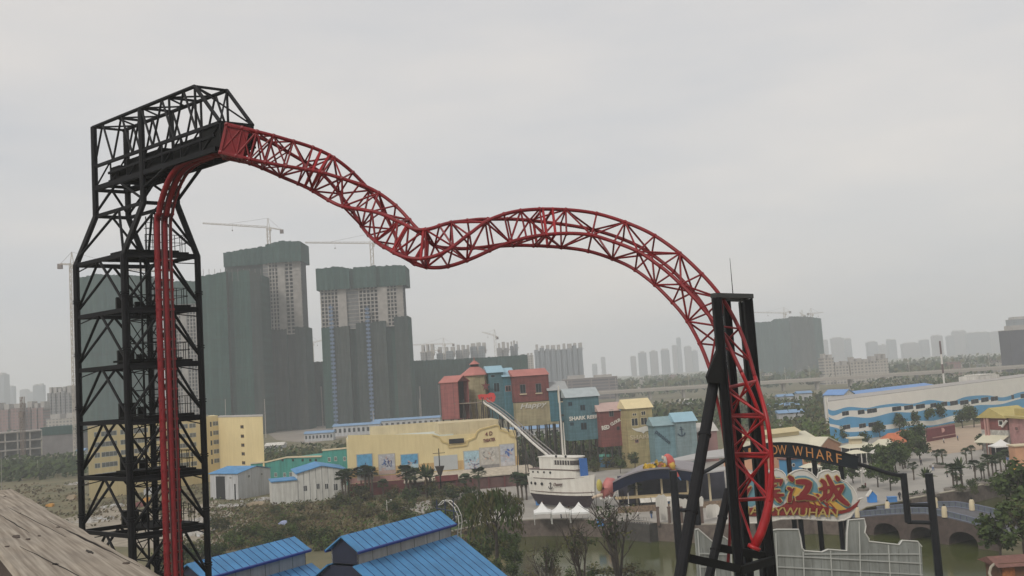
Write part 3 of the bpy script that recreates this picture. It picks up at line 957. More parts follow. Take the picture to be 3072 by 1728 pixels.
# ------------------------------------------------------------------ tower cranes
def crane(label, mx, ytop, Y, jl, jr, yb=None, cw='r', apex=22, yap=None, sc=1.0):
    """mx: mast column at jib height ytop; jl, jr = (x, y) ends of the jib and counter jib"""
    top = at(mx, ytop, Y)
    base = V((top.x, top.y, 0 if yb is None else max(0, at(mx, yb, Y).z)))
    t = thing('tower_crane', label, 'crane', base, 'tower cranes')
    w = 1.1 * sc; r = .24 * sc
    mb = MB()
    for sx in (-1, 1):
        for sy in (-1, 1): mb.tube(base + V((sx * w, sy * w, 0)), top + V((sx * w, sy * w, 0)), r, n=4)
    n = max(3, int((top.z - base.z) / 2.6)); 
    for k in range(n):
        za, zb_ = base.z + (top.z - base.z) * k / n, base.z + (top.z - base.z) * (k + 1) / n
        s = 1 if k % 2 else -1
        for sy in (-1, 1): mb.tube(V((top.x - s * w, top.y + sy * w, za)), V((top.x + s * w, top.y + sy * w, zb_)), r * .7, n=4)
        for sx in (-1, 1): mb.tube(V((top.x + sx * w, top.y - s * w, za)), V((top.x + sx * w, top.y + s * w, zb_)), r * .7, n=4)
    mb.build('mast', m_crane, t)
    A, B = at(*jl, Y), at(*jr, Y)
    long_, short = (A, B) if (A - top).length > (B - top).length else (B, A)
    ap = top + V((0, 0, apex * sc * .35))
    mb = MB(); mb.tube(top + V((-w, 0, 0)), ap, r, n=4); mb.tube(top + V((w, 0, 0)), ap, r, n=4); mb.build('apex', m_crane, t)
    def truss(a, b, h, name, mat):
        mb = MB(); d = b - a; k = max(3, int(d.length / 3))
        mb.tube(a + V((0, -.8 * sc, 0)), b + V((0, -.8 * sc, 0)), r * .8, n=4); mb.tube(a + V((0, .8 * sc, 0)), b + V((0, .8 * sc, 0)), r * .8, n=4)
        mb.tube(a + V((0, 0, h)), b + V((0, 0, h * .6)), r * .8, n=4)
        for q in range(k):
            p0, p1 = a + d * (q / k), a + d * ((q + 1) / k)
            hh = h * (1 - .4 * (q + .5) / k)
            for sy in (-.8, .8):
                mb.tube(p0 + V((0, sy * sc, 0)), (p0 + p1) / 2 + V((0, 0, hh)), r * .5, n=3); mb.tube((p0 + p1) / 2 + V((0, 0, hh)), p1 + V((0, sy * sc, 0)), r * .5, n=3)
        return mb.build(name, mat, t)
    truss(top, long_, 1.3 * sc, 'jib', m_crane)
    truss(top, short, .8 * sc, 'counter_jib', m_crane)
    mb = MB(); mb.tube(ap, top + (long_ - top) * .6 + V((0, 0, 1.2 * sc)), .09 * sc, n=4); mb.tube(ap, short, .09 * sc, n=4); mb.build('tie_rod', m_craned, t)
    mb = MB(); mb.box(short - V((0, 0, 1.2 * sc)), (2.6 * sc, 1.6 * sc, 3.0 * sc)); mb.build('counterweight', m_craned, t)
    mb = MB(); mb.box(top + V((1.6 * sc, -1.2 * sc, -1.5 * sc)), (1.6 * sc, 1.6 * sc, 2.2 * sc)); mb.build('cab', m_crane, t)
    h = top + (long_ - top) * .55
    mb = MB(); mb.tube(h, h - V((0, 0, 3.5 * sc)), .07 * sc, n=4); mb.box(h - V((0, 0, 3.8 * sc)), (.8 * sc, .5 * sc, .9 * sc)); mb.build('hook', m_craned, t)
    return t
crane('pale tower crane standing on the tallest netted high rise', 805, 684, 735, (608, 671), (845, 690), 760)
crane('pale tower crane above the right capped high rise, jib pointing left', 1114, 731, 725, (915, 729), (1160, 734), 830)
crane('tall pale tower crane at the far left beside the black coaster tower', 216, 795, 560, (500, 818), (180, 793), None)
crane('small tower crane in the gap between the two tall netted blocks', 936, 1030, 1050, (925, 1020), (965, 1022), None, sc=1.0)
crane('small dark tower crane on the low netted block, hook load at its left end', 1297, 1054, 1050, (1260, 1058), (1316, 1050), None, sc=.9)
crane('small tower crane with level jib right of the capped high rise', 1331, 1033, 1150, (1228, 1036), (1360, 1032), None)
crane('lone pale tower crane with raised jib above the far apartment cluster', 1484, 1008, 1000, (1446, 997), (1492, 1011), 1080, sc=.9)
crane('distant tower crane on the hazy right slab, first of three', 2353, 940, 1500, (2262, 938), (2370, 934), 960, sc=1.2)
crane('distant tower crane on the hazy right slab, middle of three', 2407, 944, 1500, (2398, 938), (2414, 946), 960, sc=1.0)
crane('distant tower crane at the right end of the hazy slab', 2434, 942, 1500, (2424, 940), (2470, 938), 960, sc=1.2)

# ------------------------------------------------------------------ far city
def facade_mat(name, wall, win, sx=1.6, sz=1.55, rough=.85):
    """far apartment facade: rows of small window openings in a rendered wall"""
    if name in MATS: return MATS[name]
    m = bpy.data.materials.new(name); m.use_nodes = True
    t = m.node_tree; b = t.nodes['Principled BSDF']; b.inputs['Roughness'].default_value = rough
    c = t.nodes.new('ShaderNodeTexCoord'); mpn = t.nodes.new('ShaderNodeMapping')
    mpn.inputs['Rotation'].default_value = (R_(90), 0, 0)
    t.links.new(c.outputs['Object'], mpn.inputs['Vector'])
    br = t.nodes.new('ShaderNodeTexBrick')
    br.offset = 0.0
    br.inputs['Scale'].default_value = 1.0
    br.inputs['Brick Width'].default_value = 3.4 * sx / 1.6; br.inputs['Row Height'].default_value = 3.1
    br.inputs['Mortar Size'].default_value = .75; br.inputs['Mortar Smooth'].default_value = .1
    br.inputs['Color1'].default_value = win + (1,); br.inputs['Color2'].default_value = tuple(min(1, x * 1.7) for x in win) + (1,)
    br.inputs['Mortar'].default_value = wall + (1,)
    t.links.new(mpn.outputs['Vector'], br.inputs['Vector'])
    t.links.new(br.outputs['Color'], b.inputs['Base Color'])
    MATS[name] = m
    return m
fm = [facade_mat('far_grey_facade', (0.21, 0.20, 0.20), (0.07, 0.075, 0.08)), facade_mat('far_blue_facade', (0.17, 0.19, 0.21), (0.06, 0.07, 0.08)),
      facade_mat('far_red_facade', (0.22, 0.12, 0.11), (0.10, 0.08, 0.08)), facade_mat('far_cream_facade', (0.36, 0.33, 0.29), (0.10, 0.10, 0.10))]
m_roofw = M('far_roof', (0.33, 0.31, 0.29), .9, .15, scale=.1)
def far_block(label, x0, x1, yt, Y, mat, d=None, crown=0, group='hazy far apartment towers', name='apartment_tower', yb=None, notch=0):
    if Y >= 1800: Y = min(3800, Y * 1.45)
    f = tfr(x0, x1, Y)
    xm = (x0 + x1) / 2
    z = Zp(f, xm, yt)
    if z < 3: z = 3 + random.random() * 3
    d = d or max(10, f.L * .6)
    rnd = random.Random(int(x0 * 13 + yt))
    t = thing(name, label, 'building', f.p(f.L / 2, 0, 0), group)
    mb = MB()
    if notch:
        for k in range(notch):
            a, b = f.L * k / notch, f.L * (k + .72) / notch
            f.box(mb, a, b, 0, d, 0, z + rnd.uniform(-.03, .04) * z)
            if k < notch - 1: f.box(mb, b, f.L * (k + 1) / notch, 2.5, d - 1, 0, z * .97)
    else:
        f.box(mb, 0, f.L, 0, d, 0, z)
    mb.build('wall', mat, t)
    mb = MB()
    n = crown or rnd.choice((1, 1, 2))
    for k in range(n):
        c = f.L * (k + .5) / n; w_ = f.L / n * rnd.uniform(.2, .38)
        f.box(mb, c - w_, c + w_, 2, d - 2, z + .01 if not notch else z * .9, z * 1.0 + rnd.uniform(2.5, 6) + (.04 * z if notch else 0))
    f.box(mb, -.4, f.L + .4, -.4, d + .4, z - .02 if not notch else z * .955, z + .5 if not notch else z * .96)
    mb.build('roof', m_roofw, t)
    return t
FB = [
 ('hazy tower cut by the left edge of the photograph', -40, 14, 1125, 1900, 1), ('lower hazy block beside the leftmost tower', 16, 42, 1160, 2000, 1),
 ('distant blue grey tower with stepped top at the left', 100, 130, 1156, 1900, 1), ('far narrow tower beside the stepped one at the left', 60, 84, 1170, 2300, 0), ('second half of the stepped blue grey tower', 84, 101, 1178, 2200, 1),
]
for lb, x0, x1, yt, Y, m in FB: far_block(lb, x0, x1, yt, Y, fm[m])
far_block('row of six storey red brick flats at the left edge, pale roof', -30, 66, 1228, 1000, fm[2], 16, 3, 'left apartment rows', notch=3)
far_block('row of reddish flats with pale roof right of the rusty mast', 78, 136, 1222, 1010, fm[2], 16, 3, 'left apartment rows', notch=3)
far_block('taller grey apartment row with five roof towers near the left crane', 144, 214, 1178, 1050, fm[0], 18, 5, 'left apartment rows', notch=5)
far_block('brown apartment end block touching the left crane mast', 212, 236, 1180, 1060, fm[2], 18, 1, 'left apartment rows')
far_block('long low pale block in front of the left apartment rows', 140, 236, 1256, 940, fm[3], 18, 2, 'left apartment rows')
far_block('wide grey slab of flats with many vertical ribs standing alone in the middle distance', 1612, 1760, 1044, 1500, fm[1], 25, 9, 'slab blocks', notch=9)
for k, (x0, x1, yt) in enumerate(((1270, 1312, 1050), (1318, 1376, 1055), (1376, 1420, 1050), (1420, 1470, 1044), (1500, 1540, 1042), (1540, 1566, 1036))):
    far_block(('grey flats behind the low netted block, far left of the cluster', 'grey flats just left of the level crane', 'grey flats between the level crane and the raised crane', 'grey flats left of the raised crane', 'grey flats right of the raised crane', 'rightmost and highest flats of the grey cluster')[k], x0, x1, yt, 1250 + 20 * k, fm[1 if k % 2 else 0], 20, 3, 'grey apartment cluster', notch=2)
far_block('pale narrow pair of flats beside the dark netted block', 1588, 1608, 1066, 1300, fm[3], 16, 2)
for k, (x0, x1, yt) in enumerate(((1808, 1820, 1072), (1780, 1794, 1092), (1897, 1912, 1070), (1921, 1944, 1058), (1956, 1978, 1054), (1990, 2013, 1050), (2024, 2036, 1036), (2039, 2050, 1014), (2060, 2080, 1040), (2082, 2098, 1052))):
    far_block(('thin far tower left of the skyline gap', 'low far tower beside the ribbed slab', 'small far tower, first of the hazy row', 'grey far tower, second of the hazy row', 'grey far tower, third of the hazy row', 'grey far tower, fourth of the hazy row', 'pale far tower with thin spire', 'tallest pale far tower with thin spire', 'very faint far tower by the red truss', 'faint far tower touching the red truss')[k], x0, x1, yt, (2600, 2700, 2500, 2300, 2300, 2300, 3200, 3300, 3000, 2900)[k], fm[k % 2], 24, 1, 'hazy far towers in the middle')
fR = tfr(2262, 2482, 1480)
tR = thing('slab_block', 'wide hazy slab of flats under blue green netting right of the black support', 'tower block', fR.p(fR.L / 2, 0, 0), gb)
uz = [(U(fR, x, 1020), Zp(fR, x, y)) for x, y in ((2262, 967), (2318, 964), (2330, 956), (2352, 955), (2372, 953), (2376, 948), (2430, 949), (2446, 951), (2472, 954))]
netting(fR, tR, [(u, (k % 3) * 2.2) for k, (u, z) in enumerate(uz)], 0, 80, 30, [m_netD, m_netB, m_netD, m_netD], [z for u, z in uz])
for k, (x0, x1, yt, Y) in enumerate(((2503, 2538, 1014, 2400), (2542, 2560, 1018, 2450), (2478, 2490, 1020, 2600), (2608, 2638, 1026, 2500), (2642, 2664, 1036, 2700), (2670, 2694, 1020, 2500), (2712, 2760, 1030, 2700), (2768, 2792, 1020, 2600), (2806, 2834, 1008, 2400), (2850, 2868, 1008, 2500), (2868, 2906, 994, 2600), (2910, 2974, 998, 2400), (2980, 3040, 994, 2500))):
    far_block(('hazy pair tower right of the netted slab', 'narrower hazy tower of that pair', 'thin hazy block hugging the netted slab', 'hazy block with a stepped roof', 'small hazy block in the dip of the skyline', 'hazy tower with pointed roof box', 'long low hazy block with central hump', 'small hazy block left of the mast', 'hazy tower directly left of the striped mast', 'narrow hazy tower right of the striped mast', 'highest hazy tower right of the striped mast', 'long hazy block of the right skyline', 'rightmost long hazy block of the skyline')[k], x0, x1, yt, Y, fm[k % 2], 24, 1 + k % 3, 'hazy right skyline')
far_block('dark purple grey tower cut by the right edge of the photograph', 3042, 3120, 988, 900, M('dark_tower', (0.05, 0.05, 0.065), .8, .2, scale=.1), 20, 1, 'dark towers at right edge')
far_block('paler tower behind the dark one at the right edge', 3052, 3110, 956, 1400, fm[1], 20, 1, 'dark towers at right edge')
# cream blocks just beyond the highway
for k, (x0, x1, yt) in enumerate(((2474, 2508, 1074), (2510, 2552, 1096), (2556, 2596, 1084), (2596, 2640, 1084), (2640, 2670, 1076), (2640, 2644, 1100))[:5]):
    far_block(('cream stair tower at the left of the blocks beyond the highway', 'low cream block with reddish roofs beyond the highway', 'pale block with three bays beyond the highway', 'cream block with red roof trim beyond the highway', 'cream end tower of the blocks beyond the highway')[k], x0, x1, yt, 1000, fm[3], 14, 2, 'cream blocks beyond the highway', 'apartment_block')
rnd = random.Random(5)
# scattered low houses between the highway and the skyline
for k in range(46):
    x = rnd.uniform(1780, 3060); Y = rnd.uniform(980, 1700)
    if 2250 < x < 2490 and Y > 1400: Y = 1200
    f = tfr(x, x + rnd.uniform(14, 40), Y)
    mb = MB(); z = rnd.uniform(5, 14); f.box(mb, 0, f.L, 0, 10, 0, z); f.box(mb, -.5, f.L + .5, -.5, 10.5, z + .01, z + .8)
    mb.single('low_house', fm[rnd.choice((0, 3, 3, 2))], 'small hazy low house among trees beyond the elevated highway', 'house', 'low houses beyond the highway')
# dark office slab behind the stilt houses (x 1695-1855)
far_block('low wide brownish building with window bands behind the grey blue stilt house', 1694, 1856, 1134, 1000, facade_mat('banded', (0.17, 0.14, 0.14), (0.06, 0.06, 0.065), 9), 20, 2, 'buildings beyond the highway', 'office_building')

# elevated highway
hw = thing('elevated_highway', 'long elevated concrete highway crossing behind the park on pillars', 'highway', gY(2400, 900))
m_hw = M('highway_concrete', (0.30, 0.27, 0.24), .9, .12, scale=.05, detail=8)
hp = [at(x, y, Y) for x, y, Y in ((1180, 1221, 900), (1500, 1200, 910), (1800, 1186, 915), (2100, 1168, 905), (2400, 1148, 890), (2700, 1128, 880), (3200, 1096, 870))]
hp = [V((p.x, p.y, 8.5)) for p in hp]
mb = MB()
for a, b in zip(hp, hp[1:]): mb.beam(a, b + (b - a).normalized() * .2, 14, 2.0)
mb.build('deck', m_hw, hw)
mb = MB()
for a, b in zip(hp, hp[1:]):
    for s in (-7.1, 7.1): mb.beam(a + V((0, s, 1.55)), b + V((0, s, 1.55)), .3, 1.0)
mb.build('parapet', M('highway_parapet', (0.36, 0.33, 0.29), .9, .1), hw)
for a, b in zip(hp, hp[1:]):
    n = int((b - a).length / 26)
    for k in range(n):
        p = a + (b - a) * ((k + .5) / n)
        mb = MB(); mb.box((p.x, p.y, 3.6), (2, 7, 7.2)); mb.build('pillar', m_hw, hw)
for k in range(26):
    t_ = k / 25 * (len(hp) - 1.001); i = int(t_); p = hp[i] + (hp[i + 1] - hp[i]) * (t_ - i) + V((0, -7.4, 1))
    mb = MB(); mb.path([p, p + V((0, 0, 11)), p + V((.4, 1.2, 12)), p + V((.4, 3, 12.2))], .16, 4); mb.box(p + V((.4, 3.2, 12.1)), (.5, 1.4, .25)); mb.build('lamp_post', m_crane, hw)
# row of white trucks stored below the highway
for k in range(19):
    x = 2572 + k * 14.2 + (16 if k > 11 else 0)
    p = gY(x, 690 + (k - 9) * 2)
    t = thing('parked_truck', 'white box truck parked in a long row under the elevated highway', 'truck', p, 'white trucks parked under the highway')
    mb = MB(); mb.box(p + V((0, 0, 2.3)), (2.5, 6, 2.9)); mb.build('cargo_box', M('white_truck', (0.62, 0.6, 0.57), .7, .05), t)
    mb = MB(); mb.box(p + V((0, -3.9, 1.5)), (2.2, 1.7, 2.0)); mb.build('cab', M('truck_cab', (0.3, 0.3, 0.32), .5, .1), t)
# tall banded mast
p = gY(2838, 560); t = thing('banded_mast', 'tall slender mast banded dark and white behind the wave painted building', 'mast', p)
zt_ = at(2828, 1022, 560).z
for k, (a, b) in enumerate(((1150, 1120), (1120, 1092), (1092, 1062), (1062, 1022))):
    za, zb_ = max(0, at(2834, a, 560).z) if k else 0, at(2834, b, 560).z
    mb = MB(); mb.tube(xy(p, za), xy(p, zb_), .55, .5, 8); mb.build('mast_band', (M('mast_white', (.6, .58, .55), .7, .05), M('mast_dark', (.1, .06, .06), .7, .1))[0 if k in (0, 2) else 1], t)
# ------------------------------------------------------------------ park and works buildings
m_glass = M('dark_glass', (0.022, 0.026, 0.03), .5, .4, scale=.5, spec=.2)
m_glassb = M('grey_pane', (0.12, 0.13, 0.13), .3, .3, scale=.6)
m_white = M('white_paint', (0.62, 0.60, 0.55), .7, .08, scale=.3, streak=.28)
m_wframe = M('white_frame', (0.5, 0.5, 0.47), .7, .08)
m_yel = M('pale_yellow_render', (0.66, 0.55, 0.30), .85, .07, scale=.12, detail=8, streak=.05)
m_yel2 = M('golden_render', (0.56, 0.38, 0.17), .85, .12, scale=.2, streak=.28)
m_pink = M('pink_render', (0.45, 0.25, 0.22), .85, .12, scale=.2, streak=.28)
m_dred = M('dark_red_render', (0.13, 0.035, 0.035), .85, .2, scale=.3)
m_bluer = M('blue_sheet_roof', (0.055, 0.21, 0.42), .6, .26, scale=.5, detail=11)
m_bluef = M('deep_blue_fascia', (0.012, 0.03, 0.20), .6, .15)
m_panel = M('grey_sandwich_panel', (0.30, 0.30, 0.30), .7, .1, scale=.2, streak=.28)
m_shed = M('shed_panel', (0.46, 0.47, 0.48), .75, .08, scale=.15, streak=.28)
m_teal = M('teal_render', (0.045, 0.26, 0.22), .8, .12, scale=.15, streak=.28)
m_cream = M('cream_trim', (0.55, 0.47, 0.32), .8, .1, scale=.3)
m_dark = M('dark_void', (0.012, 0.012, 0.014), .9, .3)

# yellow hostel
hA, hB = gY(268, 305), gY(661, 345)
fh = FR(hA, hB, hA)
hs = thing('hostel', 'five storey pale yellow hostel with rows of grey windows behind the black tower', 'building', hA)
zt_ = fh.px(450, 1264)[1]
mb = MB(); fh.box(mb, 0, fh.L, 0, 14, 0, zt_); mb.build('wall', m_yel, hs)
mb = MB(); fh.box(mb, -.3, fh.L - 4, .6, 14.3, zt_ + .01, zt_ + .5); mb.build('roof', m_roofw, hs)
rows = [(1295, 1311), (1324, 1341), (1353, 1369), (1382, 1397), (1411, 1426)]
for x0, x1 in ((283, 300), (304, 352), (362, 392), (402, 446), (456, 486), (540, 566), (570, 590), (632, 638), (641, 658)):
    for r, (ya, yb) in enumerate(rows):
        z1_ = zt_ - 1.9 - r * 3.25
        u0_, u1_ = fh.px(x0, 1350)[0], fh.px(x1, 1350)[0]
        if u1_ - u0_ < 1.0: fh.win(hs, u0_, u1_, z1_ - 1.9, z1_, m_glass, m_yel, 0, fw=.08)
        else: fh.win(hs, u0_, u1_, z1_ - 1.6, z1_, m_glassb, m_wframe, max(1, int((u1_ - u0_) / 1.6)))
hC = gY(796, 318)
fh2 = FR(hB + (hC - hB).normalized() * .02, hC, hC)
hw_ = thing('hostel_wing', 'plain pale yellow end wing of the hostel with one column of five small windows', 'building', hB)
zt2 = fh2.px(730, 1251)[1]
mb = MB(); fh2.box(mb, 0, fh2.L, 0, 16, 0, zt2); mb.build('wall', m_yel, hw_)
mb = MB(); fh2.box(mb, -.2, fh2.L + .2, -.2, 16.2, zt2 + .01, zt2 + .35); mb.build('roof', m_roofw, hw_)
for k, y in enumerate((1281, 1309, 1336, 1362, 1389)):
    fh2.window(hw_, 721 + k * 1.2, y - 6, 731 + k * 1.2, y + 5, m_glass, m_yel2, 1)

# prefab sheds
def gable_shed(label, xa, xb, Ya, Yb, ye, yr, depth, wall, roof, name='prefab_shed', axis='u', z0=0, seams=True):
    f = FR(gY(xa, Ya), gY(xb, Yb))
    t = thing(name, label, 'shed', f.p(f.L / 2, 0, 0), 'prefab sheds')
    ze = f.px((xa + xb) / 2, ye)[1]; zr = f.px((xa + xb) / 2, yr)[1]
    mb = MB()
    if axis == 'u':      # gable seen end on
        poly = [f.p(0, 0, 0), f.p(f.L, 0, 0), f.p(f.L, 0, ze), f.p(f.L / 2, 0, zr), f.p(0, 0, ze)]
        mb.prism(poly, f.n * depth); mb.build('wall', wall, t)
        mb = MB()
        for s in (0, 1):
            a, b = f.p(-.4 if s == 0 else f.L + .4, -.4, ze - .1), f.p(f.L / 2, -.4, zr + .06)
            mb.par(a, b - a, f.n * (depth + .8), V((0, 0, .18)))
        mb.build('roof', roof, t)
    else:
        poly = [f.p(0, 0, 0), f.p(0, 0, ze), f.p(0, depth / 2, zr), f.p(0, depth, ze), f.p(0, depth, 0)]
        mb.prism(poly, f.u * f.L); mb.build('wall', wall, t)
        mb = MB()
        for s in (0, 1):
            a, b = f.p(-.3, -.4 if s == 0 else depth + .4, ze - .1), f.p(-.3, depth / 2, zr + .06)
            mb.par(a, b - a, f.u * (f.L + .6), V((0, 0, .15)))
        mb.build('roof', roof, t)
    if seams:
        mb = MB(); n = int(f.L / 1.6)
        for k in range(1, n):
            u = f.L * k / n
            zz = ze if axis != 'u' else ze + (zr - ze) * (1 - abs(u - f.L / 2) / (f.L / 2))
            f.box(mb, u - .06, u + .06, -.04, .02, .05, zz - .1)
        mb.build('panel_joint', M('panel_joint', (0.2, 0.2, 0.2), .8, .1), t)
    return t, f
sA, sB, sC = gY(632, 285), gY(716, 279), gY(814, 291)
t = thing('prefab_shed', 'light grey prefab shed with blue roof and big dark doorway', 'shed', sB, 'prefab sheds')
f1_ = FR(sA, sB); f2_ = FR(sB, sC)
ze1 = f1_.px(672, 1421)[1]
ua_ = (sC - sB)
zr_ = f2_.px(760, 1401)[1]; zeR = f2_.px(812, 1405)[1]; zeL = f2_.px(717, 1421)[1]
mid = .36
poly = [xy(sB, 0), xy(sC, 0), xy(sC, zeR), xy(sB + ua_ * .55, zr_), xy(sB, zeL)]
mb = MB(); mb.prism(poly, xy(sA - sB, 0)); mb.build('wall', m_shed, t)
mb = MB()
a, b = xy(sB - (sA - sB) * .03 - ua_ * .03, zeL + .02), xy(sB - (sA - sB) * .03 + ua_ * .55, zr_ + .12)
mb.par(a, b - a, xy(sA - sB, 0) * 1.06, V((0, 0, .15)))
a, b = xy(sB - (sA - sB) * .03 + ua_ * .56, zr_ + .12), xy(sB - (sA - sB) * .03 + ua_ * 1.02, zeR + .05)
mb.par(a, b - a, xy(sA - sB, 0) * 1.06, V((0, 0, .15)))
mb.build('roof', m_bluer, t)
mb = MB(); r = f1_.rect(648, 1429, 675, 1468); f1_.box(mb, r[0], r[1], -.06, .1, 0.02, r[3]); mb.build('doorway', m_dark, t)
f1_.window(t, 688, 1429, 695, 1438, m_glassb, m_wframe, 1)
f2_.window(t, 743, 1424, 750, 1434, m_glass, m_wframe, 1); f2_.window(t, 782, 1418, 788, 1427, m_glass, m_wframe, 1)
mb = MB(); r = f1_.rect(703, 1452, 707, 1470); f1_.box(mb, r[0], r[1], -.05, .1, 0.02, r[3]); mb.build('door', m_dark, t)

t, f = gable_shed('white panelled prefab shed with blue gable roof and a row of six windows', 895, 1042, 262, 266, 1414, 1398, 16, M('white_panel', (.58, .58, .54), .75, .06, streak=.28), m_bluer)
for x0, x1, ya, yb in ((909, 922, 1456, 1474), (948, 960, 1450, 1468), (974, 986, 1450, 1468), (1000, 1014, 1450, 1472)):
    f.window(t, x0, ya, x1, yb, m_glass, m_wframe, 1)
mb = MB(); a = f.p(-16 * .42, -.3, 0)
f.box(mb, -6.8, -.02, -.2, 9, 0, f.px(860, 1443)[1]); mb.build('lean_to', M('white_panel', (.58, .58, .54)), t)
mb = MB(); zz = f.px(860, 1443)[1]; f.box(mb, -7.0, -.05, -.5, 9.3, zz + .01, zz + .25); mb.build('lean_to_roof', m_bluer, t)
for x0, x1 in ((836, 849), (873, 885)): f.window(t, x0, 1464, x1, 1474, m_glass, m_wframe, 1)
# teal hall
fT = FR(gY(752, 322), gY(1050, 300))
t = thing('teal_hall', 'long low bright teal hall with stepped right end, behind the white sheds', 'building', fT.p(fT.L / 2, 0, 0))
zs = [fT.px(x, y) for x, y in ((752, 1392), (800, 1388), (860, 1374), (930, 1372), (966, 1371), (968, 1353), (1044, 1346))]
poly = [fT.p(0, 0, 0), fT.p(fT.L, 0, 0)] + [fT.p(min(u, fT.L), 0, z) for u, z in reversed(zs)]
mb = MB(); mb.prism(poly, fT.n * 14); mb.build('wall', m_teal, t)
mb = MB()
for (ua, za_), (ub_, zb_) in zip(zs, zs[1:]):
    if abs(ub_ - ua) > .8: mb.par(fT.p(ua, -.3, za_ + .02), fT.p(ub_, -.3, zb_ + .02) - fT.p(ua, -.3, za_ + .02), fT.n * .8, V((0, 0, .45)))
mb.build('parapet_cap', m_cream, t)
for x0, ya in ((823, 1418), (850, 1418), (868, 1416), (984, 1372), (1003, 1370), (1030, 1370)):
    fT.window(t, x0, ya, x0 + 8, ya + 13, m_glass, m_wframe, 1)
mb = MB()
for x in (818, 845, 876, 905, 928, 945): r = fT.rect(x, 1377, x + 6, 1384); fT.box(mb, r[0], r[1], -.06, .02, r[2], r[3])
mb.build('vent_row', m_dark, t)

# far rows of blue roofed site huts
def hut_row(label, xa, xb, yb_, h, Y, roof, n=6, wall=None, dY=0):
    t, f = gable_shed(label, xa, xb, Y, Y + dY, 0, 0, 1, m_shed, roof) if False else (None, None)
    f = FR(gY(xa, Y), gY(xb, Y + dY))
    t = thing('site_hut', label, 'shed', f.p(f.L / 2, 0, 0), 'blue roofed site huts')
    mb = MB(); f.box(mb, 0, f.L, 0, 7, 0, h); mb.build('wall', wall or m_shed, t)
    mb = MB(); poly = [f.p(-.4, -.6, h + .01), f.p(-.4, 3.5, h + 1.3), f.p(-.4, 7.6, h + .01)]; mb.prism(poly, f.u * (f.L + .8)); mb.build('roof', roof, t)
    m2 = MB()
    for k in range(n):
        u = f.L * (k + .5) / n; w_ = min(1.0, f.L / n * .25)
        f.box(m2, u - w_, u + w_, -.05, .02, h * .35, h * .75)
    m2.build('window_row', m_glass, t)
    return t
m_blue2 = M('faded_blue_roof', (0.16, 0.27, 0.42), .7, .2, scale=.15)
hut_row('long grey site hut with faded blue roof left of the theater', 914, 1000, 1290, 4.5, 560, m_blue2, 8)
hut_row('two tone site hut row with blue roof over dark windows behind the theater', 1000, 1140, 1280, 6, 600, m_blue2, 10)
hut_row('far blue roofed hut row running behind the theater roof', 1120, 1320, 1262, 6, 640, m_blue2, 12)
hut_row('low white roofed shed at the edge of the dirt yard', 796, 850, 1320, 3, 490, m_white, 4)
hut_row('blue roofed huts seen under the stilt houses', 1500, 1680, 1300, 4, 470, m_blue2, 12)
hut_row('blue roofed hut beside the yellow stilt house', 1962, 2036, 1240, 6, 430, m_blue2, 5)
hut_row('pale row of windows hut behind the light blue stilt house', 1990, 2032, 1255, 6.5, 400, m_blue2, 7)
hut_row('white hut with blue roof right of the red truss', 2296, 2400, 1235, 5, 520, m_blue2, 7)
hut_row('tall white site office with blue roof behind the red truss', 2338, 2384, 1215, 7.5, 580, m_blue2, 4)
hut_row('blue roofed site office near the wave building corner', 2398, 2440, 1212, 9, 570, m_blue2, 3)
hut_row('grey hut with blue base in the shrubs left of the wave building', 2340, 2414, 1250, 6, 430, m_blue2, 2)
hut_row('small white hut seen in front of the highway trees', 2046, 2082, 1215, 7, 620, m_white, 2)
hut_row('white hut beside the left leg of the coaster tower', 228, 250, 1345, 5, 520, m_blue2, 2)

# unfinished concrete frame at the far left
f = FR(gY(-60, 545), gY(128, 560))
t = thing('concrete_frame', 'bare unfinished concrete frame building at the left edge', 'building', f.p(f.L / 2, 0, 0))
for k in range(4):
    mb = MB(); f.box(mb, 0, f.L, 0, 16, 1 + 5.0 * k, 1.7 + 5.0 * k); mb.build('floor_slab', m_conc, t)
for k in range(6):
    u = f.L * k / 5; mb = MB(); f.box(mb, max(0, u - .4), min(f.L, u + .4), .3, 1.1, 0, 16.5); mb.build('column', m_conc, t)
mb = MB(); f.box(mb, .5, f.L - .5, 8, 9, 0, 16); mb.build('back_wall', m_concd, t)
f = FR(gY(126, 600), gY(236, 600))
t = thing('concrete_frame', 'long grey unfinished block with netted top behind the coaster tower leg', 'building', f.p(f.L / 2, 0, 0))
mb = MB(); f.box(mb, 0, f.L, 0, 20, 0, 12); mb.build('wall', M('dull_concrete', (.15, .14, .14), .9, .25, scale=.15), t)
mb = MB(); f.box(mb, -.5, f.L + .5, -.5, 20.5, 12.1, 17); mb.build('netting', m_netD, t)
p = gY(70, 548); t = thing('hoist_tower', 'rusty lattice hoist mast beside the left apartment rows', 'hoist', p)
mb = MB(); zt_ = at(69, 1190, 548).z
for sx in (-.8, .8):
    for sy in (-.8, .8): mb.tube(p + V((sx, sy, 0)), xy(p + V((sx, sy, 0)), zt_), .22, n=4)
for k in range(12):
    z = zt_ * k / 12; mb.tube(xy(p + V((-.8, -.8, 0)), z), xy(p + V((.8, -.8, 0)), z + zt_ / 12), .16, n=4)
mb.build('mast', M('rusty_steel', (.16, .12, .10), .9, .3), t)
mb = MB(); mb.box(xy(p, zt_ * .72) + V((0, -1.4, 0)), (2.4, 1.8, 3)); mb.build('cage', M('rusty_steel', (.2, .1, .08)), t)

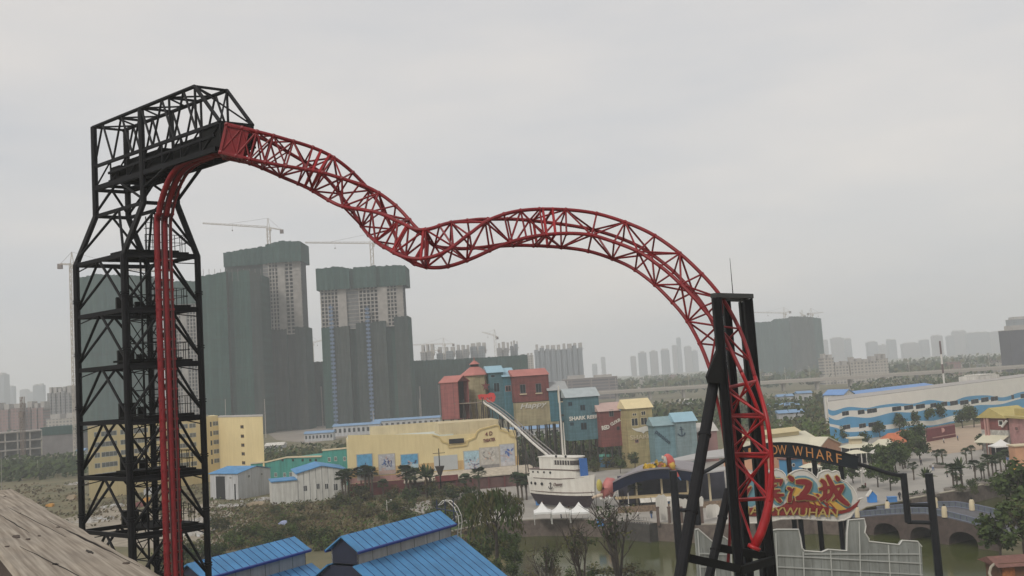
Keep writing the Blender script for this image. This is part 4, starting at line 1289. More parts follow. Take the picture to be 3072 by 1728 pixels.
# ------------------------------------------------------------------ 4D theater
fth = FR(gp(1052, 1491), gp(1560, 1447))
th = thing('theater', 'pale yellow theater with stepped parapet, posters and red brown canopy', 'theater', fth.p(fth.L / 2, 0, 0))
out = [(1042, 1306), (1297, 1302), (1316, 1308), (1326, 1322), (1344, 1328), (1346, 1339), (1400, 1333), (1402, 1320), (1424, 1311), (1430, 1294), (1440, 1286), (1488, 1273), (1496, 1275), (1500, 1288), (1525, 1295), (1528, 1304), (1553, 1311)]
oz = [fth.px(x, y) for x, y in out]
oz[0] = (0, oz[0][1]); oz[-1] = (fth.L, oz[-1][1])
poly = [fth.p(0, 0, 0), fth.p(fth.L, 0, 0)] + [fth.p(u, 0, z) for u, z in reversed(oz)]
mb = MB(); mb.prism(poly, fth.n * .7); mb.build('front_wall', m_yel, th)
zb_ = fth.px(1200, 1312)[1]
mb = MB(); fth.box(mb, .1, fth.L - .1, .71, 30, 0, zb_ - .6); mb.build('body', m_yel, th)
mb = MB(); fth.box(mb, .3, fth.L * .62, 1.2, 30, zb_ - .59, zb_ - .2); mb.build('roof', M('pale_green_roof', (.50, .53, .47), .8, .08, scale=.1), th)
mb = MB(); fth.box(mb, fth.px(1320, 1300)[0], fth.px(1500, 1300)[0], 1.6, 14, zb_ - .58, zb_ + 2.9); mb.build('upper_block', M('tan_block', (.54, .46, .29), .85, .1, scale=.3, streak=.1), th)
mb = MB(); fth.box(mb, fth.px(1120, 1300)[0], fth.px(1500, 1300)[0], 22, 23, zb_ - .2, zb_ + 2.6); mb.build('rear_parapet', M('tan_block', (.54, .46, .29)), th)
mb = MB()   # raised trim following the stepped top
for (ua, za_), (ub_, zb2) in zip(oz[1:], oz[2:]):
    a, b = fth.p(ua, -.14, za_ - .25), fth.p(ub_, -.14, zb2 - .25)
    d = b - a
    if d.length > .05: mb.beam(a, b, .25, .4, up=(0, 0, 1) if abs(d.z) < d.length * .9 else (1, 0, 0))
mb.build('parapet_trim', M('gold_trim', (.50, .39, .17), .8, .15), th)
def band(x0, x1, ya, yb, mat, name):
    a, b = fth.px(x0, ya), fth.px(x1, ya); c = fth.px(x0, yb)
    mb = MB(); fth.box(mb, max(a[0], .02), min(b[0], fth.L - .02), -.05, .02, c[1], a[1]); mb.build(name, mat, th)
band(1042, 1560, 1409, 1436, m_yel2, 'gold_band'); band(1042, 1300, 1436.3, 1452, m_pink, 'pink_band')
z_ = fth.px(1052, 1452.5)[1]
mb = MB(); fth.box(mb, .03, fth.L - .03, -.12, .02, .01, z_); mb.build('plinth', m_dred, th)
r = fth.rect(1347, 1316, 1392, 1330); mb = MB(); fth.box(mb, r[0], r[1], -.12, .05, r[2], r[3]); mb.build('opening', m_dark, th)
def poster(x0, y0, x1, y1, kind, seed):
    r = fth.rect(x0, y0, x1, y1); rnd = random.Random(seed)
    mb = MB(); fth.box(mb, r[0] - .2, r[1] + .2, -.14, .02, r[2] - .2, r[3] + .2)
    po = mb.build('poster', M('poster_frame', (.40, .36, .30), .7, .1), th)
    W, Hh = r[1] - r[0], r[3] - r[2]
    cols = {'sky': [(.10, .30, .48), (.34, .46, .52), (.42, .40, .38), (.45, .28, .20), (.04, .05, .10)],
            'fish': [(.40, .40, .42), (.05, .06, .16), (.08, .14, .30), (.42, .30, .26), (.48, .48, .5)],
            'mist': [(.32, .46, .52), (.42, .48, .52), (.30, .28, .34), (.12, .12, .18), (.48, .42, .4)],
            'grey': [(.42, .40, .36), (.34, .32, .28), (.48, .46, .42), (.22, .21, .20), (.50, .36, .28)],
            'blue': [(.40, .42, .46), (.06, .12, .34), (.10, .24, .48), (.46, .45, .46), (.44, .32, .30)]}[kind]
    ms = [M('poster_%s_%d' % (kind, q), c, .5, .25, scale=1.2) for q, c in enumerate(cols)]
    mb = MB()
    if kind in ('sky', 'mist'):
        fth.box(mb, r[0], r[1], -.17, -.145, r[2] + Hh * .5, r[3])
        mb.cur = 1; fth.box(mb, r[0], r[1], -.17, -.145, r[2] + Hh * .22, r[2] + Hh * .5)
        mb.cur = 2; fth.box(mb, r[0], r[1], -.17, -.145, r[2], r[2] + Hh * .22)
    else:
        fth.box(mb, r[0], r[1], -.17, -.145, r[2] + Hh * .18, r[3]); mb.cur = 3; fth.box(mb, r[0], r[1], -.17, -.145, r[2], r[2] + Hh * .18)
    for k in range(26):        # loose painted shapes
        mb.cur = rnd.choice((1, 1, 2, 3, 4)) if kind not in ('sky', 'mist') else rnd.choice((2, 3, 4, 4))
        cx_ = r[0] + W * min(.86, max(.14, rnd.gauss(.5, .2))); cz = r[2] + Hh * min(.88, max(.12, rnd.gauss(.55 if kind not in ('sky', 'mist') else .36, .18)))
        a = rnd.uniform(0, 3.1); l1, l2 = rnd.uniform(.25, .8), rnd.uniform(.1, .3)
        pts_ = []
        for q in range(7):
            th_ = 2 * math.pi * q / 7
            du, dz = l1 * math.cos(th_) * rnd.uniform(.6, 1.1), l2 * math.sin(th_) * rnd.uniform(.6, 1.1)
            pts_.append(fth.p(cx_ + du * math.cos(a) - dz * math.sin(a), -.175 - k * .002, cz + du * math.sin(a) + dz * math.cos(a)))
        mb.face(pts_)
    mb.build('picture', ms, po)
for x0, y0, x1, y1, kd, sd_ in ((1072, 1363, 1117, 1438, 'sky', 1), (1137, 1363, 1184, 1421, 'fish', 2), (1204, 1363, 1254, 1422, 'sky', 3), (1393, 1353, 1438, 1420, 'mist', 4), (1441, 1343, 1497, 1404, 'grey', 5), (1501, 1333, 1543, 1397, 'blue', 6)):
    poster(x0, y0, x1, y1, kd, sd_)
r = fth.rect(1302, 1366, 1373, 1410); mb = MB(); fth.box(mb, r[0], r[1], -.15, .02, r[2], r[3]); mb.build('blank_screen', M('blank_screen', (.40, .42, .42), .6, .05), th)
def fquad(f, pts, off=-.06): return [f.p(*(lambda q: (q[0], off, q[1]))(f.px(x, y))) for x, y in pts]
m_let = M('red_brown_letters', (.16, .04, .03), .7, .1)
lettering('4 D', fquad(fth, ((1456, 1309), (1477, 1305), (1477, 1293), (1455, 1297))), m_let, th, -fth.n * .12, bold=.02)
lettering('THEATER', fquad(fth, ((1449, 1328), (1486, 1322), (1485, 1312), (1449, 1318))), m_let, th, -fth.n * .12, bold=.02)
# canopy
ca = [fth.px(x, 1440)[0] for x in (1215, 1560)]
mb = MB()
zc1, zc0 = fth.px(1400, 1412)[1], fth.px(1400, 1412)[1] - 1.3
a, b, c, d = fth.p(ca[0], -.08, zc1), fth.p(fth.L + 3, -.08, zc1), fth.p(fth.L + 5, -8.2, zc0), fth.p(ca[0] - 1, -8.2, zc0)
mb.prism([a, b, c, d], (0, 0, .3)); mb.build('canopy_roof', M('canopy_cream', (.5, .44, .35), .8, .1, scale=.2, streak=.28), th)
mb = MB(); mb.par(fth.p(ca[0] - .8, -8, 0), fth.u * (fth.L + 5.5 - ca[0]), fth.n * .3, V((0, 0, zc0 - .4))); mb.build('canopy_front', M('canopy_front', (.10, .05, .045), .85, .4, scale=.4), th)
for k in range(9):
    u = ca[0] + (fth.L + 3 - ca[0]) * k / 8
    mb = MB(); fth.box(mb, u - .2, u + .2, -8.35, -8.05, 0, zc0 - .1); mb.build('canopy_post', m_dred, th)
mb = MB(); mb.par(fth.p(fth.px(1296, 1440)[0], -8.6, zc0 - .2), fth.u * 6.2, fth.n * .25, V((0, 0, 1.5))); mb.build('red_signboard', M('dull_red_board', (.16, .035, .035), .7, .2), th)

# ------------------------------------------------------------------ stilt houses
m_sblue = M('stilt_blue', (0.085, 0.18, 0.215), .85, .14, scale=.25, detail=8, streak=.28, panel=(3.0, .45, .78))
m_sblue2 = M('stilt_light_blue', (0.16, 0.27, 0.31), .85, .12, scale=.25, detail=8, streak=.28, panel=(3.0, .45, .78))
m_sred = M('stilt_red', (0.21, 0.065, 0.06), .85, .14, scale=.25, detail=8, streak=.28, panel=(3.0, .45, .78))
m_sbeige = M('stilt_beige', (0.40, 0.34, 0.21), .85, .12, scale=.25, detail=8, streak=.28, panel=(3.0, .45, .78))
m_lblue = M('light_blue_roof', (0.25, 0.40, 0.48), .7, .1, scale=.2)
m_stilt = M('stilt_timber', (0.05, 0.042, 0.036), .9, .3)
m_redroof = M('salmon_red_roof', (0.37, 0.14, 0.12), .75, .12, scale=.3)
SH = 'stilt houses in a row'
def stilt_house(label, x0, x1, yt, yb_, Y, wall, roofm, yroof=None, depth=8, dY=2, stilts=4, name='stilt_house', over=.5, taper=0, group=SH):
    f = FR(gY(x0, Y), gY(x1, Y + dY))
    xm = (x0 + x1) / 2
    zt_, zb2 = f.px(xm, yt)[1], max(0.0, f.px(xm, yb_)[1])
    # slanting walls: take the u range at mid height
    ym = (yt + yb_) / 2
    t = thing(name, label, 'house', f.p(f.L / 2, 0, 0), group)
    mb = MB(); f.box(mb, 0, f.L, 0, depth, zb2, zt_); mb.build('wall', wall, t)
    if yroof is not None:
        zr = f.px(xm, yroof)[1]
        mb = MB(); rise = max(.6, (zr - zt_) * .75)
        poly = [f.p(-over, -over, zt_ - .15), f.p(-over, depth * .55, zt_ + rise + 1.2), f.p(-over, depth + over, zt_ - .15)]
        mb.prism(poly, f.u * (f.L + 2 * over)); mb.build('roof', roofm, t)
    if zb2 > 1.5:
        for k in range(stilts):
            for nn in (.5, depth - .5):
                u = f.L * (k + .5) / stilts
                mb = MB(); mb.tube(f.p(u, nn, 0), f.p(u, nn, zb2 - .01), .22, n=6); mb.build('stilt', m_stilt, t)
    return t, f
def sx(x, y, yref=1400):
    """column on the ground below a point of the leaning uprights"""
    return x + (yref - y) * .075
hz = lambda x0, x1, y: (sx(x0, y), sx(x1, y))
# red boat shed with the dark mouth
P0, P1, P2 = gY(sx(1321, 1200), 304), gY(sx(1374, 1200), 298), gY(sx(1407, 1200), 301)
fs, fg = FR(P0, P1), FR(P1, P2)
t = thing('slide_house', 'dull red slide house with gabled roof and dark open mouth, leftmost on stilts', 'house', P1, SH)
zb2, ze, zr = fs.px(1350, 1259)[1], fs.px(1350, 1146)[1], fg.px(1386, 1128)[1]
mb = MB()
fs.box(mb, 0, fs.L, 0, .25, zb2, ze); mb.par(xy(P0, zb2), xy(P2 - P1, 0), (P1 - P0) * .02, V((0, 0, ze - zb2))); mb.par(xy(P2, zb2), xy(P0 - P1, 0), (P2 - P1) * -.05, V((0, 0, ze - zb2)))
mb.par(xy(P1, zb2) + (P2 - P1) * 0, (P0 - P1), (P2 - P1), V((0, 0, .25)))
mb.build('wall', M('dusty_red', (.30, .10, .095), .85, .1, scale=.3, streak=.28, panel=(3.0, .45, .78)), t)
mb = MB(); mb.prism([xy(P1, ze + .01), xy((P1 + P2) / 2, zr), xy(P2, ze + .01)], (P0 - P1) * .03); mb.build('gable', m_sred, t)
mb = MB(); mb.prism([xy(P1 + (P0 - P1) * .25, zb2 + .3), xy(P2 + (P0 - P1) * .25, zb2 + .3), xy(P2 + (P0 - P1) * .25, ze), xy(P1 + (P0 - P1) * .25, ze)], (P0 - P1) * .02); mb.build('dark_mouth', m_dark, t)
mb = MB()
for e in (P1, P2):
    a, b = xy(e + (e - (P1 + P2) / 2) * .15, ze - .25), xy((P1 + P2) / 2, zr + .1)
    mb.par(a - (P0 - P1) * .05, b - a, (P0 - P1) * 1.1, V((0, 0, .2)))
mb.build('roof', m_redroof, t)
for a in (.05, .5, .95):
    for b in (.05, .95):
        mb = MB(); q = P1 + (P0 - P1) * a + (P2 - P1) * b; mb.tube(xy(q, 0), xy(q, zb2 - .01), .25, n=6); mb.build('stilt', m_stilt, t)
# octagonal tower with red roof and cupola
c = gY(sx(1428, 1200), 309)
t = thing('round_tower', 'beige eight sided tower with salmon pyramid roof and small cupola', 'tower', c, SH)
ze = at(1428, 1124, 309).z; zap = at(1419, 1098, 309).z
mb = MB(); mb.lathe(c, [(4.3, 0), (4.3, ze)], 8); mb.build('wall', m_sbeige, t)
mb = MB(); mb.lathe(c, [(5.0, ze - .2), (4.9, ze + .05), (1.6, zap - .4), (1.6, zap - .3)], 8); rf = mb.build('roof', m_redroof, t)
mb = MB(); mb.lathe(c, [(1.3, zap - .29), (1.3, zap + .5)], 8); mb.build('cupola', m_dark, rf)
mb = MB(); mb.lathe(c, [(1.8, zap + .51), (.4, zap + 1.6), (.12, zap + 1.7), (.1, zap + 2.8)], 8); mb.build('cupola_roof', m_redroof, rf)
fo = FR(gY(1400, 304.4), gY(1500, 304.4))
mb = MB()
q = fo.px(1457, 1158)
for k in range(5):
    a = 2 * math.pi * k / 5 + .3
    pa_, pb_ = (q[0] + 1.5 * math.cos(a), q[1] + 1.9 * math.sin(a)), (q[0] + .5 * math.cos(a + .63), q[1] + .6 * math.sin(a + .63))
    pc_ = (q[0] + .5 * math.cos(a - .63), q[1] + .6 * math.sin(a - .63))
    mb.prism([fo.p(q[0], -.1, q[1]), fo.p(pc_[0], -.1, pc_[1]), fo.p(pa_[0], -.1, pa_[1]), fo.p(pb_[0], -.1, pb_[1])], fo.n * .7)
mb.build('starfish_emblem', m_dred, t)
# red plaque
fo = FR(gY(1430, 300), gY(1500, 300))
mb = MB()
pl = [fo.px(x, y) for x, y in ((1433, 1186), (1440, 1183), (1462, 1183), (1470, 1178), (1482, 1179), (1487, 1190), (1484, 1203), (1476, 1208), (1462, 1205), (1458, 1199), (1437, 1198))]
mb.prism([fo.p(u, -.2, z) for u, z in pl], fo.n * .3)
t = thing('plaque', 'bright red rounded plaque at the top of the white slide', 'sign', fo.p(pl[5][0], 0, pl[7][1]))
mb.build('board', M('bright_red_board', (.50, .035, .03), .6, .1), t)
mb = MB()
for k, (x, y) in enumerate(((1442, 1190), (1448, 1191), (1460, 1192), (1466, 1192), (1472, 1191))):
    r = fo.rect(x, y, x + 3.5, y + 5); fo.box(mb, r[0], r[1], -.24, -.19, r[2], r[3])
mb.build('worn_marks', m_dred, t)
mb = MB(); mb.tube(fo.p(pl[8][0], .3, fo.px(1465, 1204)[1]), fo.p(pl[8][0], .3, 0), .12); mb.build('post', m_stilt, t)

hA_, hB_ = hz(1467, 1511, 1180); t, f = stilt_house('narrow tall blue stilt house with pale blue roof, next to the round tower', hA_, hB_, 1115, 1256, 306, m_sblue, m_lblue, 1104, 8, 1, 2)
f.window(t, 1481, 1148, 1499, 1176, m_glass, m_sblue2, 1); f.window(t, 1472, 1124, 1485, 1133, m_glass, m_sblue2, 0)
hA_, hB_ = hz(1511.5, 1545, 1180); t, f = stilt_house('second narrow blue stilt house, slightly lower, touching the red house', hA_, hB_, 1127, 1258, 306.5, M('stilt_blue_b', (.075, .20, .255), .85, .14, scale=.25, streak=.28, panel=(3.0, .45, .78)), m_lblue, 1108, 8, 1, 2)
f.window(t, 1516, 1157, 1533, 1174, m_glass, m_pink, 1); f.window(t, 1530, 1131, 1541, 1143, m_glass, m_sblue, 0)
hA_, hB_ = hz(1541, 1646, 1160); t, f = stilt_house('dark red box house with two shuttered windows on top of the beige wall', hA_, hB_, 1124, 1203, 304, m_sred, m_redroof, 1114, 8, 3, 0, over=.35)
for x in (1560, 1607):
    f.window(t, x, 1153 - (x - 1560) * .06, x + 17, 1180 - (x - 1560) * .06, m_glass, m_glassb, 1)
    r = f.rect(x - 1, 1181 - (x - 1560) * .06, x + 19, 1184 - (x - 1560) * .06); mb = MB(); f.box(mb, r[0], r[1], -.5, .02, r[2], r[3]); mb.build('sill', m_cream, t)
hA_, hB_ = hz(1549, 1670, 1240); t, f = stilt_house('blank beige panel house with white brushed letters, below the red box house', hA_, hB_, 1204.5, 1274, 303.6, m_sbeige, m_redroof, None, 8.8, 3, 5)
lettering('Happy', fquad(f, ((1561, 1232), (1640, 1221), (1640, 1203), (1561, 1212))), m_white, t, -f.n * .15, bold=.01, shear=.2)
hA_, hB_ = hz(1648, 1702, 1210); t, f = stilt_house('slim blue stilt house with a pale rim window behind the tall boat mast', hA_, hB_, 1168, 1262, 306, M('stilt_blue_c', (.06, .17, .22), .85, .14, scale=.25, streak=.28, panel=(3.0, .45, .78)), M('grey_roof', (.30, .31, .31), .8, .1), 1150, 8, 1, 3)
f.window(t, 1673, 1170, 1692, 1207, m_glass, m_cream, 0, fw=.3); f.window(t, 1680, 1242, 1697, 1250, m_glass, m_sblue, 0)
hA_, hB_ = hz(1703, 1799, 1250); t, f = stilt_house('broad blue stilt house with white SHARK REEF letters across its front', hA_, hB_, 1188, 1319, 302, m_sblue, M('grey_blue_roof', (.34, .38, .39), .8, .1), 1170, 8, 2, 4)
for x0, y0, x1, y1 in ((1704, 1205, 1717, 1219), (1740, 1214, 1756, 1232), (1774, 1236, 1794, 1241), (1710, 1266, 1722, 1278), (1742, 1267, 1761, 1290)): f.window(t, x0, y0, x1, y1, m_glass, M('blue_shutter', (.05, .12, .16), .8, .1), 1)
m_lw = M('off_white_letters', (.62, .60, .54), .7, .1)
lettering('SHARK REEF', fquad(f, ((1708, 1263), (1793, 1254), (1792, 1244), (1707, 1250))), m_lw, t, -f.n * .15, bold=.03)
hA_, hB_ = hz(1801, 1884, 1280); t, f = stilt_house('small dark red stilt house with a slanting white word on its front', hA_, hB_, 1230, 1338, 301, m_sred, M('pale_pink_roof', (.42, .30, .27), .8, .1), 1214, 7, 2, 4)
f.window(t, 1827, 1229, 1841, 1250, m_glass, m_glassb, 1); f.window(t, 1849, 1278, 1860, 1291, m_glass, m_sred, 0); f.window(t, 1868, 1262, 1880, 1282, m_glass, m_sred, 1)
mb = MB(); r = f.rect(1860, 1231, 1878, 1248); f.box(mb, r[0], r[1], -.9, -.01, r[2], r[3]); mb.build('bay', M('dull_pink', (.27, .15, .14), .85, .1), t)
mb = MB(); f.box(mb, r[0] - .2, r[1] + .2, -1.2, .2, r[3] + .01, r[3] + .7); mb.build('bay_roof', m_lblue, t)
lettering('RED', fquad(f, ((1806, 1291), (1829, 1286), (1827, 1274), (1804, 1278))), m_lw, t, -f.n * .15, bold=.04)
lettering('CLOUR', fquad(f, ((1834, 1278), (1863, 1262), (1859, 1253), (1829, 1270))), m_lw, t, -f.n * .15, bold=.04)
hA_, hB_ = hz(1884, 1961, 1300); t, f = stilt_house('tall narrow yellow house with four windows and a white fish painted on it', hA_, hB_, 1222, 1420, 297, M('shark_yellow', (.42, .34, .17), .85, .08, scale=.3, streak=.28, panel=(3.0, .45, .78)), M('cream_roof', (.62, .52, .30), .75, .06), 1202, 7, 2, 0)
for x0, y0, x1, y1 in ((1897, 1239, 1910, 1248), (1923, 1233, 1937, 1246), (1894, 1254, 1914, 1278), (1922, 1252, 1942, 1275), (1905, 1318, 1916, 1329)): f.window(t, x0, y0, x1, y1, m_glass, m_cream if y0 < 1300 else m_pink, 1)
mb = MB()
fish = [(1895, 1283), (1903, 1286), (1915, 1284), (1928, 1280), (1936, 1278), (1944, 1279), (1947, 1272), (1946, 1266), (1951, 1275), (1951, 1284), (1944, 1292), (1934, 1295), (1930, 1301), (1924, 1296), (1910, 1294), (1900, 1289)]
mb.prism([f.p(u, -.06, z) for u, z in (f.px(x, y) for x, y in fish)], -f.n * .12); mb.build('fish_emblem', m_lw, t)
lettering('SHARK', fquad(f, ((1891, 1320), (1956, 1314), (1955, 1302), (1889, 1306))), M('faded_letters', (.48, .40, .26), .8, .1), t, -f.n * .12, bold=.02)
hA_, hB_ = hz(1965, 2030, 1310); t, f = stilt_house('light blue house with a slanting dark word, right of the yellow house', hA_, hB_, 1274, 1420, 292, m_sblue2, M('grey_teal_roof', (.20, .29, .31), .8, .1), 1258, 7, 1, 0)
m_dl = M('dark_letters', (.02, .05, .08), .7, .2)
lettering('passion', fquad(f, ((1962, 1302), (2004, 1336), (2013, 1323), (1971, 1288))), m_dl, t, -f.n * .15, bold=.015)
hA_, hB_ = hz(2030.5, 2091, 1310); t, f = stilt_house('grey blue house with a dark anchor painted on its wall', hA_, hB_, 1262, 1420, 291.5, M('stilt_grey_blue', (.20, .27, .29), .85, .12, scale=.25, streak=.28, panel=(3.0, .45, .78)), m_lblue, 1244, 7, 1, 0)
mb = MB()
P_ = lambda x, y: (lambda q: f.p(q[0], -.12, q[1]))(f.px(x, y))
mb.tube(P_(2043, 1284), P_(2046, 1306), .16); mb.tube(P_(2038, 1289), P_(2050, 1287), .13)
mb.path([P_(2033, 1301), P_(2038, 1306), P_(2046, 1308), P_(2052, 1304), P_(2055, 1298)], .18); mb.ball(P_(2042.5, 1282.5), .28, 8, 5)
mb.build('anchor_emblem', m_dl, t)
hA_, hB_ = hz(2094, 2150, 1300); t, f = stilt_house('dull pink low house half hidden by the black support columns', hA_, hB_, 1292, 1420, 300, M('dull_pink', (.27, .15, .14)), M('pale_grey_roof', (.42, .40, .37), .8, .1), 1276, 7, 1, 0)

# timber platform and the white slide
sl_ = thing('slide', 'long white tube slide running down from the red slide house to the boat', 'slide', gY(1560, 270))
sp_ = [(1395, 1203, 299), (1440, 1203, 297), (1458, 1213, 295), (1500, 1241, 285), (1550, 1284, 272), (1600, 1330, 256), (1638, 1362, 243), (1652, 1376, 237)]
sq = [V(q) for q in cat_rom([tuple(at(*q)) for q in sp_], 6)]
mb = MB(); mb.path(sq[8:], .33, 8); mb.build('tube', m_white, sl_, smooth=True)
mb = MB(); mb.path([q + V((.75, .5, .25)) for q in sq[8:]], .22, 6); mb.path([q + V((1.25, .6, .9)) for q in sq[8:]], .12, 6); mb.build('handrail', M('slide_rail', (.22, .20, .19), .7, .2), sl_)
for i in range(10, len(sq) - 2, 3):
    q = sq[i]
    for s in (-.8, 1.2):
        mb = MB(); mb.tube(q + V((s, .3, -.45)), xy(q + V((s * 1.6, .3, 0)), 0), .15, n=5); mb.build('support_post', m_stilt, sl_)
    mb = MB(); b = sq[min(i + 3, len(sq) - 1)]; mb.tube(q + V((0, .3, -.5)), xy(b, max(.2, b.z - 6)), .09, n=4); mb.build('brace', m_stilt, sl_)
zpl = at(1410, 1206, 299).z
mb = MB(); a, b = gY(1386, 301), gY(1462, 297); mb.beam(xy(a, zpl - .3), xy(b, zpl - .3), 4, .3); mb.build('platform', M('timber_deck', (.17, .14, .11), .9, .2), sl_)
for k in range(5):
    q = a + (b - a) * (k / 4)
    for s in (-1.6, 1.6):
        mb = MB(); mb.tube(xy(q + V((0, s, 0)), 0), xy(q + V((0, s, 0)), zpl + (1 if s < 0 else -.4)), .17, n=5); mb.build('support_post', m_stilt, sl_)
    if k < 4:
        q2 = a + (b - a) * ((k + 1) / 4)
        mb = MB(); mb.tube(xy(q + V((0, -1.6, 0)), 8), xy(q2 + V((0, -1.6, 0)), zpl - .5), .11, n=4); mb.tube(xy(q2 + V((0, -1.6, 0)), 8), xy(q + V((0, -1.6, 0)), zpl - .5), .11, n=4); mb.build('brace', m_stilt, sl_)

# ------------------------------------------------------------------ the boat on land
bt = thing('boat', 'white round fronted boat with dark hull bottom and tall masts standing on the plaza', 'boat', gY(1695, 220))
bA, bB = gY(1596, 228), gY(1786, 214)
bl = (bB - bA); bL = bl.length; bu = bl.normalized(); bn = V((-bu.y, bu.x, 0))
bz = lambda x, y: FR(bA, bB).px(x, y)
def bp(s, w_, z): return xy(bA + bu * (s * bL) + bn * w_, z)
zk, zw, zd = .4, FR(bA, bB).px(1690, 1473)[1], FR(bA, bB).px(1690, 1437)[1]
secs = [(0.0, .3, 1.6), (.06, 1.5, 1.0), (.18, 2.3, .6), (.4, 2.75, .3), (.62, 2.75, .2), (.8, 2.3, .1), (.92, 1.3, -.1), (1.0, .15, -.3)]
def hull(z_lo, z_hi, f_lo, f_hi, steps, mat, name):
    mb = MB()
    for side in (-1, 1):
        grid = []
        for s, w_, lift in secs:
            row = []
            for k in range(steps + 1):
                t_ = k / steps; z = z_lo + (z_hi - z_lo) * t_; ff = f_lo + (f_hi - f_lo) * t_
                sheer = (.5 + 1.1 * max(0, s - .55) ** 1.3 * 2 + .25 * max(0, .2 - s) * 5) if z_hi > zw + 1 else 0
                row.append(bp(s + (ff - .8) * .16 * (1 if s > .5 else -1), side * w_ * ff, z + sheer * t_))
            grid.append(row)
        for a, b in zip(grid, grid[1:]):
            for k in range(steps):
                q = [a[k], b[k], b[k + 1], a[k + 1]]
                mb.face(q if side < 0 else q[::-1])
    return mb.build(name, mat, bt, smooth=False)
hull(zk, zw - .6, .3, .86, 3, M('hull_dark', (.035, .022, .03), .6, .2), 'keel')
m_bw = M('boat_white', (.66, .64, .58), .55, .06, scale=.5, streak=.12)
hull(zw - .6, zd, .86, 1.0, 4, m_bw, 'hull')
mb = MB(); mb.face([bp(s, w_ * .98, zd + .05) for s, w_, l in secs] + [bp(s, -w_ * .98, zd + .05) for s, w_, l in reversed(secs)]); mb.build('deck', M('boat_deck', (.30, .27, .22), .8, .1), bt)
m_bt = M('boat_trim', (.10, .06, .05), .6, .2)
for zz, ff in ((zw, .9), (zd + .35, 1.015)):
    mb = MB(); mb.path([bp(s + .01, -w_ * ff - .05, zz + (.75 * max(0, s - .55) ** 1.3 * 2 if zz > zd else .3 * max(0, s - .55))) for s, w_, l in secs[1:]], .09, 5); mb.build('rub_rail', m_bt, bt)
def cabin(s0, s1, w_, z0_, z1_, mat, name, rnd_=True, over=0):
    pr = []
    for k in range(7):
        a = math.pi * k / 6 - math.pi / 2
        pr.append((s1 - .08 + .08 * math.cos(a), w_ * math.sin(a)))
    pr = [(s0, -w_)] + pr + [(s0, w_)]
    mb = MB(); mb.prism([bp(s, ww_, z0_) for s, ww_ in pr], (0, 0, z1_ - z0_)); return mb.build(name, mat, bt)
fb = FR(bA - bn * 2, bB - bn * 2)
zc1 = fb.px(1690, 1411)[1]; zc2 = fb.px(1690, 1374)[1]
cabin(.10, .86, 2.0, zd + .06, zc1, m_bw, 'lower_cabin'); cabin(.09, .88, 2.15, zc1 + .01, zc1 + .16, m_bt, 'cabin_trim')
cabin(.26, .84, 1.85, zc1 + .17, zc2, m_bw, 'wheelhouse'); cabin(.25, .86, 2.0, zc2 + .01, zc2 + .22, m_bw, 'wheelhouse_roof')
cabin(.50, .845, 1.9, zc2 - 1.55, zc2 - .55, M('boat_glass', (.07, .06, .06), .2, .5, scale=1.5), 'window_band')
mb = MB()
for k in range(7): mb.beam(bp(.51 + .04 * k, -1.93, zc2 - 1.55), bp(.51 + .04 * k, -1.93, zc2 - .55), .12, .1)
mb.build('window_mullion', m_bw, bt)
for s, z, r_ in ((.16, zc1 - .55, .22), (.24, zc1 - .55, .22), (.34, zc1 - .55, .22), (.44, zc1 - .6, .28)):
    mb = MB(); c = bp(s, -2.02, z); mb.tube(c, c - bn * .12, r_, n=10); mb.build('porthole', m_dark, bt)
for s, w_ in ((.12, 1.95), (.2, 2.36), (.32, 2.62)):
    mb = MB(); c = bp(s, -w_ * .985, zd - .9); mb.tube(c + bn * .3, c - bn * .12, .34, n=10); mb.build('porthole', m_dark, bt)
for s in (.55, .7):
    mb = MB(); c = bp(s, -2.0, zc2 + .35); mb.tube(c, c - bn * .1, .3, n=10); mb.build('porthole', m_dark, bt)
q = [bp(.52, -2.86, zd - 1.5), bp(.66, -2.80, zd - 1.3), bp(.66, -2.80, zd - .35), bp(.52, -2.86, zd - .55)]
lettering('Danny', q, m_bt, bt, -bn * .1, bold=.01, shear=.3)
mb = MB(); c = bp(.47, -2.9, zd - .4); mb.tube(c, c - V((0, 0, 1.5)), .09); mb.tube(c + bu * .35 - V((0, 0, .3)), c - bu * .35 - V((0, 0, .3)), .07)
mb.path([c + bu * x - V((0, 0, z)) for x, z in ((-.6, 1.0), (-.35, 1.45), (0, 1.55), (.35, 1.45), (.6, 1.0))], .09); mb.build('anchor', m_dark, bt)
for (xa, ya, xb, yb2, r_) in ((1690, 1374, 1667, 1158, .24), (1697, 1374, 1682, 1268, .16)):
    a, b = at(xa, ya, 220), at(xb, yb2, 220)
    mb = MB(); mb.tube(xy(a, zc2 + .2), xy(a, b.z), r_, r_ * .7, 8); mb.build('mast', m_white, bt)
mb = MB(); mb.prism([bp(.87, -1.2, zd + .3), bp(.90, .6, zd + .3), bp(.89, .6, zc2 - .2), bp(.86, -1.2, zc2 - .1)], bu * .15); mb.build('blue_awning', M('blue_cloth', (.04, .14, .40), .8, .15), bt)
for s in (-2.2, 2.2):
    for k in (.25, .55, .8):
        mb = MB(); mb.tube(bp(k, s, 0), bp(k, s * .6, zk + .8), .2); mb.build('cradle_prop', m_bt, bt)
